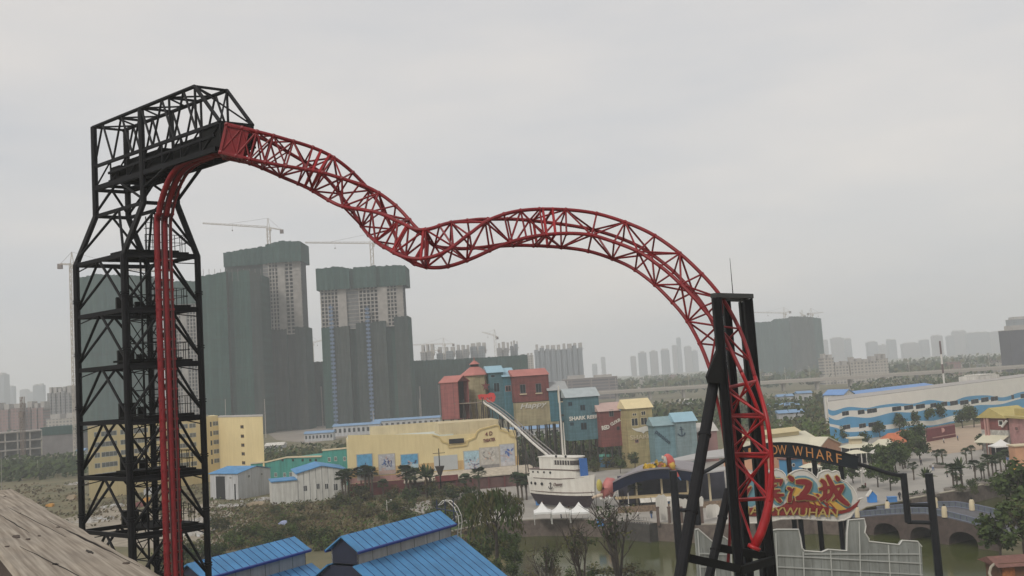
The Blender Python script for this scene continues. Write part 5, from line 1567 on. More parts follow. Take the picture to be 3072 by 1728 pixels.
# ------------------------------------------------------------------ wave painted hall
wA, wB = gY(2494, 328), gY(3150, 462)
fw = FR(wA, wB, wA)
wh = thing('wave_hall', 'long white hall painted with blue wave bands and rows of dark windows', 'hall', fw.p(fw.L / 2, 0, 0))
zt_ = fw.px(2700, 1178)[1]
m_hall = M('hall_white', (.82, .79, .72), .75, .05, scale=.2)
mb = MB(); fw.box(mb, 0, fw.L, 0, 30, 0, zt_); mb.build('wall', m_hall, wh)
mb = MB(); fw.box(mb, .3, fw.L - .3, .4, 29.6, zt_ + .01, zt_ + .25); mb.build('roof', m_roofw, wh)
m_wave = M('wave_blue', (.10, .34, .57), .8, .1, scale=.15)
def wave(up_, lo_, name):
    a = cat_rom(up_, 5); b = cat_rom(lo_, 5)
    mb = MB()
    P_ = lambda q: (lambda r: fw.p(max(.02, r[0]), -.012, max(.02, r[1])))(fw.px(*q))
    A_, B_ = [P_(q) for q in a], [P_(q) for q in b]
    n = min(len(A_), len(B_))
    for k in range(n - 1): mb.face([B_[k], B_[k + 1], A_[k + 1], A_[k]])
    mb.build(name, m_wave, wh)
wave([(2478, 1222), (2500, 1232), (2545, 1221), (2600, 1224), (2640, 1216), (2690, 1210), (2740, 1211), (2790, 1200), (2850, 1205), (2900, 1190), (2960, 1186), (3010, 1192), (3060, 1177), (3130, 1165)],
     [(2479, 1236), (2500, 1247), (2545, 1232), (2600, 1232), (2640, 1224), (2690, 1219), (2740, 1219), (2790, 1213), (2850, 1217), (2900, 1206), (2960, 1199), (3010, 1203), (3060, 1192), (3130, 1182)], 'wave_band')
wave([(2480, 1248), (2510, 1260), (2545, 1250), (2610, 1253), (2680, 1237), (2740, 1237), (2800, 1226), (2870, 1230), (2930, 1216), (3000, 1213), (3060, 1197), (3130, 1188)],
     [(2481, 1270), (2510, 1275), (2545, 1283), (2610, 1278), (2680, 1272), (2740, 1262), (2800, 1262), (2870, 1245), (2930, 1252), (3000, 1240), (3060, 1230), (3130, 1225)], 'wave_band')
wave([(2484, 1278), (2510, 1284), (2545, 1296), (2610, 1292), (2680, 1286), (2740, 1275), (2800, 1276), (2870, 1262), (2930, 1262), (3000, 1252), (3060, 1242), (3130, 1236)],
     [(2490, 1326), (2510, 1330), (2545, 1330), (2610, 1326), (2680, 1320), (2740, 1312), (2800, 1306), (2870, 1300), (2930, 1294), (3000, 1288), (3060, 1282), (3130, 1276)], 'wave_band')
for x0, x1, y0 in ((2526, 2547, 1233), (2573, 2594, 1229), (2601, 2631, 1225), (2676, 2704, 1219), (2712, 2740, 1215), (2747, 2775, 1212), (2791, 2809, 1209), (2824, 2842, 1205), (2850, 2874, 1202), (2880, 2906, 1200), (2913, 2936, 1197), (2943, 2966, 1192), (2972, 2994, 1189), (3034, 3042, 1184), (3061, 3085, 1180)):
    fw.window(wh, x0, y0, x1, y0 + 14, m_glass, m_wframe, 1, fw=.09)
for x0, x1, y0 in ((2529, 2551, 1274), (2577, 2598, 1270), (2605, 2635, 1266)):
    fw.window(wh, x0, y0, x1, y0 + 14, m_glass, m_wframe, 1, fw=.09)
f = FR(gY(2944, 440), gY(3060, 452))
bx = thing('roof_block', 'white boxy stair block rising behind the right part of the wave painted hall', 'building', f.p(f.L / 2, 0, 0))
mb = MB(); f.box(mb, 0, f.L * .56, 0, 10, 0, f.px(2975, 1125)[1]); f.box(mb, f.L * .57, f.L, 0, 10, 0, f.px(3020, 1138)[1]); f.box(mb, f.L * .1, f.L * .5, .5, 9, f.px(2975, 1124)[1], f.px(2975, 1121)[1]); mb.build('wall', m_white, bx)
f.window(bx, 3030, 1147, 3038, 1160, m_glass, m_wframe, 1)
t = gable_shed('long hall with bright blue barrel roof behind the wave painted hall', 2570, 2826, 400, 450, 1172, 1162, 14, m_shed, M('sky_blue_roof', (.14, .26, .50), .7, .1), axis='v', seams=False)
t = gable_shed('small white gable house left of the long blue barrel roof', 2541, 2572, 385, 388, 1182, 1168, 10, m_white, M('sky_blue_roof', (.14, .26, .50)), seams=False)

# ------------------------------------------------------------------ plaza houses, pavilions, restaurants
m_croof = M('cream_sheet_roof', (.55, .52, .40), .75, .08, scale=.2)
m_troof = M('tan_roof', (.50, .42, .24), .75, .1, scale=.2)
m_oroof = M('orange_tile_roof', (.42, .13, .06), .8, .2, scale=.6)
m_peach = M('peach_wall', (.50, .27, .16), .85, .12, scale=.3)
f = FR(gY(2282, 268), gY(2478, 280))
t = thing('wharf_hall', 'cream roofed hall with raised tan roof ridge and peach gable, behind the arched sign', 'hall', f.p(f.L / 2, 0, 0))
ze = f.px(2380, 1342)[1]; zr = f.px(2400, 1316)[1]; zr2 = f.px(2380, 1297)[1]
mb = MB(); f.box(mb, 0, f.L, .4, 15, 0, ze); mb.build('wall', m_peach, t)
poly = [f.p(0, -.6, ze), f.p(0, 7, zr + 1.4), f.p(0, 15.6, ze)]
mb = MB(); mb.prism(poly, f.u * f.L); mb.build('roof', m_croof, t)
mb = MB(); mb.prism([f.p(f.L + .05, -.4, ze), f.p(f.L + .05, 7, zr + 1.2), f.p(f.L + .05, 15, ze)], f.u * .3); g_ = mb.build('gable', m_peach, t)
mb = MB(); f.box(mb, -.1, f.L * .82, 5, 9.2, zr + .6, zr2 - .3); mb.prism([f.p(-.4, 4.4, zr2 - .29), f.p(-.4, 7.1, zr2 + .9), f.p(-.4, 9.8, zr2 - .29)], f.u * (f.L * .84 + .4)); mb.build('ridge_roof', m_troof, t)
f2 = FR(gY(2462, 274), gY(2525, 286))
t = thing('gable_house', 'peach gable house with red wall emblem at the right end of the wharf hall', 'house', f2.p(f2.L / 2, 0, 0))
ze, zr = f2.px(2500, 1336)[1], f2.px(2490, 1312)[1]
mb = MB(); mb.prism([f2.p(0, 0, 0), f2.p(f2.L, 0, 0), f2.p(f2.L, 0, ze), f2.p(f2.L * .4, 0, zr), f2.p(0, 0, ze + .5)], f2.n * 9); mb.build('wall', m_peach, t)
mb = MB()
for a, b in ((f2.p(-.4, -.5, ze + .3), f2.p(f2.L * .4, -.5, zr + .1)), (f2.p(f2.L + .6, -.5, ze - .3), f2.p(f2.L * .4, -.5, zr + .1))): mb.par(a, b - a, f2.n * 10, V((0, 0, .3)))
mb.build('roof', m_croof, t)
mb = MB(); c = f2.p(f2.L * .25, -.1, ze - .9); mb.ball(c, (.7, .2, .9), 8, 5); mb.ball(c + f2.u * .9 + V((0, 0, .4)), (.4, .2, .5), 8, 5); mb.build('red_emblem', m_red2, t)
def pavilion(label, x0, x1, ye, yr, Y, roofm, wallm, name='pavilion', group='plaza pavilions', d=6, posts=True, hip=.35):
    f = FR(gY(x0, Y), gY(x1, Y + .5))
    ze, zr = f.px((x0 + x1) / 2, ye)[1], f.px((x0 + x1) / 2, yr)[1]
    zr = max(zr, ze + .8)
    t = thing(name, label, 'pavilion', f.p(f.L / 2, 0, 0), group)
    mb = MB()
    e = [f.p(-.5, -.5, ze), f.p(f.L + .5, -.5, ze), f.p(f.L + .5, d + .5, ze), f.p(-.5, d + .5, ze)]
    r = [f.p(f.L * hip, d / 2, zr), f.p(f.L * (1 - hip), d / 2, zr)]
    mb.face([e[0], e[1], r[1], r[0]]); mb.face([e[1], e[2], r[1]]); mb.face([e[2], e[3], r[0], r[1]]); mb.face([e[3], e[0], r[0]]); mb.face(e[::-1])
    mb.build('roof', roofm, t)
    mb = MB(); f.box(mb, .3, f.L - .3, 1.5, d, .02, ze - .02); mb.build('wall', wallm, t)
    if posts:
        for k in range(4):
            u = f.L * k / 3; mb = MB(); f.box(mb, u - .1, u + .1, -.3, -.1, .02, ze - .01); mb.build('post', m_white, t)
    return t, f, ze, zr
t, f, ze, zr = pavilion('cream hipped pavilion with raised lantern roof right of the arched sign', 2552, 2640, 1342, 1326, 268, m_croof, m_dark)
mb = MB(); f.box(mb, f.L * .2, f.L * .55, 1.8, 4, zr - .8, zr + .9); mb.build('lantern', m_cream, t)
mb = MB(); f.box(mb, f.L * .14, f.L * .61, 1.2, 4.6, zr + .91, zr + 1.3); mb.build('lantern_roof', m_croof, t)
pavilion('cream pointed pavilion roof beside the orange roof', 2648, 2696, 1340, 1318, 270, m_croof, m_peach, hip=.2)
pavilion('bright orange roofed pavilion among the plaza palms', 2664, 2726, 1328, 1300, 278, m_oroof, m_peach)
pavilion('smaller orange roof behind the bright orange pavilion', 2712, 2752, 1304, 1290, 300, m_oroof, m_peach)
pavilion('cream awning stall under the arched sign end', 2556, 2602, 1360, 1350, 257, m_croof, m_dark, 'market_stall', 'plaza stalls', 3)
pavilion('white canopied stall with dark gaps right of the arched sign end', 2626, 2680, 1358, 1344, 262, m_white, m_dark, 'market_stall', 'plaza stalls', 3)
pavilion('cream stall roof half behind the red characters sign', 2424, 2466, 1402, 1390, 232, m_croof, m_dark, 'market_stall', 'plaza stalls', 3)
# blue house with a porthole behind the sign
f = FR(gY(2366, 240), gY(2412, 242))
t = thing('blue_hut', 'small bright blue hut with a round white porthole behind the characters sign', 'hut', f.p(f.L / 2, 0, 0))
z_ = f.px(2390, 1377)[1]; mb = MB(); f.box(mb, 0, f.L, 0, 3, .02, z_); mb.build('wall', M('hut_blue', (.05, .20, .36), .8, .1), t)
mb = MB(); f.box(mb, -.3, f.L + .3, -.4, 3.3, z_ + .01, z_ + .3); mb.build('roof', M('hut_roof', (.12, .05, .045), .8, .2), t)
mb = MB(); q = f.px(2380, 1395); c = f.p(q[0], 0, q[1]); mb.tube(c, c - f.n * .1, .5, n=12); p_ = mb.build('porthole', m_white, t)
mb = MB(); mb.tube(c - f.n * .11, c - f.n * .16, .3, n=12); mb.build('pane', m_dark, p_)
# dark red low building and the pirate house
f = FR(gY(2780, 318), gY(2868, 330), gY(2780, 318))
t = thing('red_stage', 'low dark red building with pale ledge at the back of the plaza', 'building', f.p(f.L / 2, 0, 0))
z_ = f.px(2820, 1282)[1]; mb = MB(); f.box(mb, 0, f.L, 0, 5, .03, z_); mb.build('wall', M('stage_red', (.15, .03, .035), .85, .2, scale=.3), t)
mb = MB(); f.box(mb, f.L * .2, f.L, -.5, -.01, .9, 1.2); mb.build('ledge', m_pink, t)
mb = MB(); c = f.p(f.L * .55, -.1, z_ * .75); mb.tube(c, c - f.n * .2, .8, n=12); mb.build('round_emblem', m_pink, t)
f = FR(gY(2952, 270), gY(3032, 262))
t = thing('pirate_house', 'red fronted house with yellow roof and cream awning near the right edge', 'house', f.p(f.L / 2, 0, 0))
z1_, z2_, z3_ = f.px(2990, 1290)[1], f.px(2990, 1254)[1], f.px(2990, 1232)[1]
mb = MB(); f.box(mb, 0, f.L, 0, 9, .03, z1_); mb.build('base_wall', M('skull_wall', (.34, .33, .30), .85, .5, scale=1.2), t)
mb = MB(); f.box(mb, 0, f.L, 0, 9, z1_ + .005, z2_); mb.build('red_wall', m_sred, t)
mb = MB(); mb.prism([f.p(-.8, -.8, z2_), f.p(f.L * .45, -.8, z3_ + .8), f.p(f.L + .8, -.8, z2_)], f.n * 11); mb.build('roof', M('mustard_roof', (.40, .33, .12), .8, .12), t)
mb = MB(); q = f.px(3003, 1269); c = f.p(q[0], -.02, q[1]); f.box(mb, q[0] - .8, q[0] + .8, -.1, .02, q[1] - .8, q[1] + .8); w_ = mb.build('window', m_white, t)
mb = MB(); f.box(mb, q[0] - .5, q[0] + .5, -.14, -.101, q[1] - .5, q[1] + .5); mb.build('pane', m_dark, w_)
mb = MB(); mb.tube((lambda q: f.p(q[0], -.5, q[1]))(f.px(3010, 1280)), (lambda q: f.p(q[0], -.5, q[1]))(f.px(3024, 1262)), .35); mb.build('bone_ornament', m_white, t)
for x in (2958, 2966):
    mb = MB(); q = f.px(x, 1270); f.box(mb, q[0] - .25, q[0] + .25, -.5, -.05, .03, z2_); mb.build('column', m_pink, t)
za_ = f.px(2998, 1326)[1]
mb = MB(); mb.par(f.p(f.L * .08, -4, za_), f.u * f.L * .95, f.n * 3.9 + V((0, 0, 1.7)), V((0, 0, .15))); mb.build('awning', m_croof, t)
mb = MB(); f.box(mb, f.L * .15, f.L * .95, -.3, -.02, .05, za_ - .1); mb.build('shopfront', m_dark, t)
f = FR(gY(3030, 262), gY(3110, 250))
t = thing('pink_house', 'faded pink house with yellow roof cut by the right edge', 'house', f.p(f.L / 2, 0, 0))
z_ = f.px(3060, 1256)[1]; mb = MB(); f.box(mb, .3, f.L, .5, 9, .03, z_); mb.build('wall', M('faded_pink', (.36, .19, .18), .85, .25, scale=.5), t)
mb = MB(); f.box(mb, .0, f.L + 1, -.5, 9.5, z_ + .01, z_ + .6); f.box(mb, 1, 6, 2, 7, z_ + .61, z_ + 2.4); mb.build('roof', M('mustard_roof', (.40, .33, .12)), t)
f.window(t, 3046, 1280, 3054, 1292, m_glass, m_pink, 1)
f = FR(gY(3052, 232), gY(3110, 232))
t = thing('kiosk', 'orange and yellow kiosk at the right edge of the photograph', 'kiosk', f.p(f.L / 2, 0, 0))
z_ = f.px(3072, 1338)[1]; mb = MB(); f.box(mb, 0, f.L, 0, 3, .9, z_); mb.build('wall', m_peach, t)
mb = MB(); f.box(mb, -.2, f.L, -.3, 3.2, .02, .89); mb.build('base', M('kiosk_yellow', (.55, .33, .04), .7, .1), t)
mb = MB(); f.box(mb, -.3, f.L, -.4, 3.3, z_ + .01, z_ + .3); mb.build('roof', m_cream, t)

def tent(label, x0, x1, ye, yr, Y, group='white party tents', d=4.2):
    f = FR(gY(x0, Y), gY(x1, Y))
    ze, zr = f.px((x0 + x1) / 2, ye)[1], f.px((x0 + x1) / 2, yr)[1]
    t = thing('canopy_tent', label, 'tent', f.p(f.L / 2, 0, 0), group)
    mb = MB(); c = f.p(f.L / 2, d / 2, zr); n = 6
    for s in range(4):
        a = [f.p(0, 0, ze), f.p(f.L, 0, ze), f.p(f.L, d, ze), f.p(0, d, ze)][s]; b = [f.p(f.L, 0, ze), f.p(f.L, d, ze), f.p(0, d, ze), f.p(0, 0, ze)][s]
        prev = None
        for k in range(n + 1):
            q = k / n; hgt = ze + (zr - ze) * q ** 1.7
            row = (xy(a + (c - a) * q, hgt), xy(b + (c - b) * q, hgt))
            if prev: mb.face([prev[0], prev[1], row[1], row[0]])
            prev = row
        mb.face([a - V((0, 0, .35)), b - V((0, 0, .35)), b, a])
    mb.build('canopy', M('tent_white', (.66, .66, .64), .8, .05), t)
    for u, n_ in ((.06, .06), (f.L - .06, .06), (f.L - .06, d - .06), (.06, d - .06)):
        mb = MB(); mb.tube(f.p(u, n_, .02), f.p(u, n_, ze), .06, n=6); mb.build('pole', m_wframe, t)
    return t
tent('white canopy tent on the quay, leftmost of the three', 1604, 1656, 1537, 1509, 197)
tent('white canopy tent on the quay, middle of the three', 1657, 1712, 1537, 1509, 197)
tent('white canopy tent on the quay, rightmost of the three beside the white mast lamp', 1713, 1770, 1537, 1509, 197)
tent('single white canopy tent before the pirate house', 2990, 3050, 1337, 1318, 256, 'white party tents', 4)

# restaurant with the swept roofs
m_gp = M('grey_purple_roof', (.235, .215, .225), .7, .12, scale=.25, detail=8)
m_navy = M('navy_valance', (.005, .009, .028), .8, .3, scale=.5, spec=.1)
t = thing('restaurant', 'open restaurant with swept grey purple roof, dark blue valance and lattice fence', 'restaurant', gY(1990, 210))
def sweep(fr_pts, bk_pts, Yf_, Yb_, th_, mat, name):
    a = [V(q) for q in cat_rom([tuple(at(x, y, Yf_)) for x, y in fr_pts], 5)]
    b = [V(q) for q in cat_rom([tuple(at(x, y, Yb_)) for x, y in bk_pts], 5)]
    mb = MB()
    for k in range(len(a) - 1):
        d = V((0, 0, -th_))
        mb.face([a[k], a[k + 1], b[k + 1], b[k]]); mb.face([a[k] + d, b[k] + d, b[k + 1] + d, a[k + 1] + d]); mb.face([a[k] + d, a[k + 1] + d, a[k + 1], a[k]])
    mb.build(name, mat, t); return a, b
a, b = sweep([(1838, 1444), (1880, 1424), (1930, 1409), (1985, 1403), (2040, 1406), (2090, 1414)], [(1890, 1414), (1920, 1396), (1962, 1386), (2010, 1381), (2060, 1382), (2110, 1390)], 208, 222, .3, m_gp, 'lower_roof')
mb = MB()
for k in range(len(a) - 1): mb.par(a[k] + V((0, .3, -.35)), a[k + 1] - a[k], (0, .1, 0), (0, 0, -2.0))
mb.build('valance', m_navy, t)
sweep([(2000, 1390), (2060, 1380), (2130, 1372), (2200, 1368)], [(2006, 1378), (2060, 1366), (2130, 1352), (2200, 1344)], 222, 240, .35, M('pale_swept_roof', (.36, .35, .34), .75, .08, scale=.3), 'upper_roof')
sweep([(2100, 1418), (2150, 1412), (2215, 1404)], [(2106, 1408), (2150, 1402), (2215, 1394)], 206, 214, .3, M('pale_swept_roof', (.36, .35, .34)), 'side_roof')
f = FR(gY(1868, 211), gY(2200, 211))
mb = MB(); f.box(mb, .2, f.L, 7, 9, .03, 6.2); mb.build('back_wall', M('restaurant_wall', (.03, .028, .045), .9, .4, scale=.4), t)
for x in (1908, 1984, 2062, 2128, 2190):
    mb = MB(); u = f.px(x, 1450)[0]; f.box(mb, u - .2, u + .2, -.2, .2, .03, 6.4); mb.build('post', m_cream, t)
mb = MB(); f.box(mb, -1.5, f.L * .62, -3.4, -.4, 2.6, 2.85); mb.build('lower_eave', M('straw_eave', (.40, .31, .17), .85, .2, scale=.6), t)
mb = MB(); f.box(mb, -1.5, f.L * .95, -5.2, -5.0, .03, 1.3); mb.build('lattice_fence', M('lattice_brown', (.17, .12, .08), .9, .5, scale=3), t)
for k, (xa, xb) in enumerate(((1912, 1944), (1946, 1976), (1988, 2018))):
    u0_, u1_ = f.px(xa, 1480)[0], f.px(xb, 1480)[0]
    mb = MB(); mb.par(f.p(u0_, -4.6, 1.75), f.u * (u1_ - u0_), f.n * 1.6 + V((0, 0, .9)), (0, 0, .1)); mb.build('awning', m_white, t)
# flower bed on the roof and the parrot
rnd = random.Random(11)
mb = MB()
for k in range(420):
    x, y = rnd.uniform(1934, 2022), 0
    y = 1408 - (x - 1934) * .09 - abs(rnd.gauss(0, 1)) * 6 + 2
    c = at(x, y, 209 + rnd.uniform(0, 3)); mb.cur = 0 if x < 1975 + rnd.uniform(-15, 15) else rnd.choice((0, 1))
    if rnd.random() < .12: mb.cur = 2
    a_ = V((rnd.gauss(0, 1), rnd.gauss(0, 1), rnd.gauss(0, 1))).normalized() * .48; b_ = a_.cross(V((rnd.gauss(0, 1), rnd.gauss(0, 1), rnd.gauss(0, 1)))).normalized() * .3
    mb.face([c - a_ - b_, c + a_ - b_, c + a_ + b_, c - a_ + b_])
o = mb.single('flower_garland', [M('yellow_flowers', (.52, .34, .03), .9, .3), M('pink_flowers', (.45, .16, .12), .9, .3), m_lawn], 'thick garland of yellow and pink flowers lying along the restaurant roof', 'flowers')
pb = at(2006, 1404, 207)
t = thing('parrot_sculpture', 'large red parrot sculpture with white face perched on the restaurant roof', 'sculpture', pb)
P_ = lambda x, y, Y=207: at(x, y, Y)
mb = MB(); mb.path([P_(1996, 1364), P_(1999, 1368), P_(2006, 1376), P_(2012, 1388), P_(2016, 1398), P_(2021, 1410)], [.35, .75, .95, .95, .7, .35], 10); mb.build('body', M('parrot_red', (.50, .09, .075), .6, .15), t, smooth=True)
mb = MB(); mb.path([P_(1993, 1369, 206.3), P_(1993, 1374, 206.3), P_(1998, 1384, 206.3), P_(2000, 1395, 206.3)], [.25, .42, .3, .12], 8); mb.build('white_face', m_white, t, smooth=True)
mb = MB(); mb.path([P_(1990, 1368, 206.2), P_(1988, 1375, 206.2), P_(1991, 1380, 206.2)], [.35, .28, .08], 8); mb.build('beak', M('beak_cream', (.5, .45, .36), .6, .1), t, smooth=True)
mb = MB(); mb.path([P_(2013, 1388, 206.4), P_(2018, 1398, 206.4), P_(2022, 1408, 206.4)], [.6, .65, .3], 8); mb.build('yellow_wing', M('parrot_yellow', (.45, .28, .04), .6, .2), t, smooth=True)
mb = MB(); mb.path([P_(2021, 1408), P_(2030, 1420), P_(2036, 1430)], [.35, .28, .2], 8); mb.build('tail', M('parrot_red', (.5, .09, .075)), t)
mb = MB(); mb.path([P_(2036, 1430), P_(2043, 1441)], [.2, .1], 8); mb.build('tail_tip', M('parrot_blue', (.08, .2, .4), .6, .2), t)
# pink seahorse like creature beside the boat
P_ = lambda x, y, Y=214: at(x, y, Y)
t = thing('creature_sculpture', 'big salmon pink sea creature sculpture with yellow oval at the boat bow', 'sculpture', gY(1815, 214))
m_cp = M('salmon_sculpture', (.42, .14, .13), .65, .15, scale=.6)
mb = MB(); mb.path([P_(1812, 1446), P_(1822, 1452), P_(1828, 1462), P_(1820, 1474), P_(1812, 1484), P_(1816, 1494)], [1.0, 1.9, 1.9, 1.4, .9, .5], 10)
mb.path([P_(1822, 1447), P_(1840, 1444), P_(1846, 1440)], [1.1, .8, .4], 10); mb.path([P_(1830, 1464), P_(1836, 1478), P_(1834, 1490)], [.7, .5, .3], 8)
mb.build('body', m_cp, t, smooth=True)
mb = MB(); c = P_(1798, 1456, 212.5); mb.ball(c, (.65, .5, 1.35), 10, 7); mb.build('yellow_oval', M('egg_yellow', (.42, .36, .08), .6, .15), t, smooth=True)
mb = MB(); mb.path([P_(1808, 1484, 213), P_(1795, 1487, 213), P_(1776, 1494, 213)], [.35, .4, .25], 8); mb.build('claw', M('claw_cream', (.48, .38, .28), .65, .2), t)
# striped double mast lamp and lamps
def lamp(label, px, pyb, pyt, name='street_lamp', arms=4, double=False, mat=None):
    p = gp(px, pyb); Y = p.y; top = at(px, pyt, Y); zt_ = top.z
    t = thing(name, label, 'lamp', p, 'white plaza lamps')
    for s in ((-.35, .35) if double else (0,)):
        mb = MB(); mb.tube(p + V((s * 1.8, 0, .01)), xy(p + V((s, 0, 0)), zt_), .11, .08, 8); mb.build('pole', m_white, t)
        mb = MB(); mb.tube(p + V((s * 1.8, 0, .02)), p + V((s * 1.7, 0, 1.0)), .16, n=8); mb.build('base', M('lamp_base_red', (.22, .04, .035), .7, .2) if double else m_dred, t)
    for k in range(arms):
        a = 2 * math.pi * k / arms
        q = xy(p, zt_ - .4) + V((math.cos(a) * 1.0, math.sin(a) * 1.0, .15))
        mb = MB(); mb.path([xy(p, zt_ - .5), (xy(p, zt_ - .5) + q) / 2 - V((0, 0, .15)), q], .05, 5); h = mb.build('arm', m_white, t)
        mb = MB(); mb.ball(q + V((0, 0, .15)), .24, 8, 6); mb.build('globe', m_white, h, smooth=True)
    return t
lamp('white double mast lamp with red feet right of the three tents', 1820, 1566, 1494, arms=5, double=True)
lamp('white double lamp post in front of the boat hull', 1715, 1522, 1462, arms=0, double=True)
lamp('slim white lamp post left of the boat', 1608, 1503, 1458, arms=1)
lamp('thin white post beside the palm in front of the restaurant', 1888, 1535, 1478, arms=0)
lamp('ornate white lamp with globes beside the end of the arched sign', 2588, 1468, 1412, arms=5)
lamp('short white lamp figure beside the ornate lamp', 2597, 1462, 1432, arms=1)
lamp('white lamp post among shrubs above the blue shed roof', 1162, 1545, 1500, arms=1)
lamp('thin white post under the theater palms', 1178, 1490, 1470, arms=1)

# quay stage, white boards, bins
f = FR(gp(1884, 1563), gp(1980, 1573))
t = thing('quay_deck', 'dark timber deck with railing built out over the canal wall', 'deck', f.p(f.L / 2, 0, 0))
mb = MB(); f.box(mb, 0, f.L, -3, 0, -3.2, .4); mb.build('deck', M('deck_timber', (.05, .045, .04), .9, .4, scale=.8), t)
mb = MB()
for k in range(13): u = f.L * k / 12; f.box(mb, u - .05, u + .05, -2.95, -2.85, .41, 1.6)
f.box(mb, 0, f.L, -2.95, -2.85, 1.6, 1.72); mb.build('railing', M('grey_rail', (.3, .28, .26), .7, .2), t)
for k, (x, yb_, h, w_, lean) in enumerate(((1990, 1570, 5.0, 2.1, 0), (2026, 1572, 4.6, 2.0, .5), (2060, 1574, 4.4, 2.0, -.3), (2088, 1572, 4.6, 1.6, 1.2), (2140, 1560, 2.5, 2.4, .1))):
    p = gp(x, yb_) ; mb = MB()
    pr = [(-.5, 0), (.5, 0), (.55, .7), (.45, .9), (.2, 1.0), (0, .95), (-.2, 1.0), (-.5, .88), (-.55, .7)]
    mb.prism([p + V((a * w_ + lean * b, 0, b * h + .5)) for a, b in pr], (0, .18, 0))
    mb.single('display_board', m_white, ('tall white notched board at the left of the quay row', 'white board just behind the thin black gate post', 'white board between the gate post and the raking leg', 'leaning white board right of the raking leg', 'short white box board near the black columns')[k], 'board', 'white boards on the quay')
for k in range(5):
    p = gp((1976, 2010, 2046, 2074, 2108)[k], 1576); mb = MB(); mb.box(p + V((0, 0, 1.6)), (.5, .5, 3.2)); mb.box(p + V((0, 0, 3.35)), (.65, .65, .25))
    mb.single('quay_post', M('quay_post_brown', (.12, .085, .07), .9, .2), 'square brown post standing between the white boards on the quay', 'post', 'brown posts on the quay')
for k, (x, y, w_, h) in enumerate(((1802, 1578, 1.3, 1.1), (1613, 1516, .8, 1.3), (2010, 1520, 1.0, 1.6), (2677, 1506, 1.6, .9))):
    p = gp(x, y); mb = MB(); mb.box(p + V((0, 0, h / 2 + .03)), (w_, w_ * .7, h)); mb.box(p + V((0, 0, h + .1)), (w_ * 1.1, w_ * .8, .14))
    mb.single('litter_bin', M('bin_blue', (.06, .20, .46), .6, .1), ('blue bin hung on the quay wall right of the tents', 'slim blue bin left of the boat keel', 'light blue bin behind the white boards', 'low blue bin near the bridge end')[k], 'bin', 'blue bins')
p = gp(2617, 1507); t = thing('bird_hut', 'small bright blue pointed hut on the plaza left of the bridge', 'hut', p)
mb = MB(); w_ = 1.35; mb.prism([p + V((a * w_, -.6, b)) for a, b in ((-.6, .03), (.6, .03), (.6, 1.4), (0, 2.3), (-.6, 1.4))], (0, 1.2, 0)); mb.build('wall', M('hut_bright_blue', (.03, .20, .55), .6, .1), t)
mb = MB()
for s in (-1, 1): mb.beam(p + V((s * w_ * .75, 0, 1.25)), p + V((0, 0, 2.45)), 1.5, .1, up=(0, 0, 1))
mb.build('roof', m_white, t)
f = FR(gp(1800, 1402), gp(1828, 1402)); t = thing('blue_stall', 'small blue market stall with green top right of the boat', 'stall', f.p(f.L / 2, 0, 0))
mb = MB(); f.box(mb, 0, f.L, 0, 3, .02, 3.2); mb.build('wall', M('stall_blue', (.05, .16, .28), .8, .15), t)
mb = MB(); f.box(mb, -.3, f.L + .3, -.3, 3.3, 3.21, 3.9); mb.build('roof', M('stall_green', (.10, .32, .26), .8, .1), t)

# ------------------------------------------------------------------ stone bridge
bA_, bB_ = atz(2540, 1596, -3), atz(3020, 1657, -3)
fbg = FR(bA_, bB_)
br = thing('stone_bridge', 'three arched brown stone bridge with blue railing and cream pillars', 'bridge', fbg.p(fbg.L / 2, 0, -3))
top = [fbg.px(x, y) for x, y in ((2540, 1556), (2580, 1553), (2640, 1548), (2700, 1544), (2775, 1543), (2843, 1555), (2900, 1569), (2961, 1587), (3020, 1606))]
poly = [fbg.p(u, 0, z) for u, z in top]
low = [fbg.p(fbg.L, 0, -3.3)]
for xa, xb, yt in ((2934, 2847, 1596), (2812, 2732, 1581), (2701, 2624, 1570)):
    ua_, ub2 = fbg.px(xa, 1630)[0], fbg.px(xb, 1630)[0]
    zt_ = fbg.px((xa + xb) / 2, yt)[1]
    low.append(fbg.p(ua_, 0, -3.3))
    for k in range(9):
        a = math.pi * k / 8
        low.append(fbg.p((ua_ + ub2) / 2 + (ua_ - ub2) / 2 * math.cos(a), 0, -2.7 + (zt_ + 2.7) * math.sin(a) ** .8))
    low.append(fbg.p(ub2, 0, -3.3))
low.append(fbg.p(0, 0, -3.3))
mb = MB(); mb.prism(poly + low, fbg.n * 9); mb.build('arch_body', M('bridge_stone', (.075, .055, .048), .9, .35, scale=.9, bump=.4, detail=8), br)
mb = MB()
for (ua_, za_), (ub2, zb2) in zip(top, top[1:]): mb.par(fbg.p(ua_, .1, za_ + .005), fbg.p(ub2, .1, zb2 + .005) - fbg.p(ua_, .1, za_ + .005), fbg.n * 8.8, V((0, 0, .1)))
mb.build('deck', M('bridge_deck', (.10, .10, .11), .85, .2, scale=.4), br)
m_brail = M('bridge_rail_blue', (.16, .18, .24), .6, .15); m_brail2 = M('bridge_baluster', (.06, .06, .13), .6, .2)
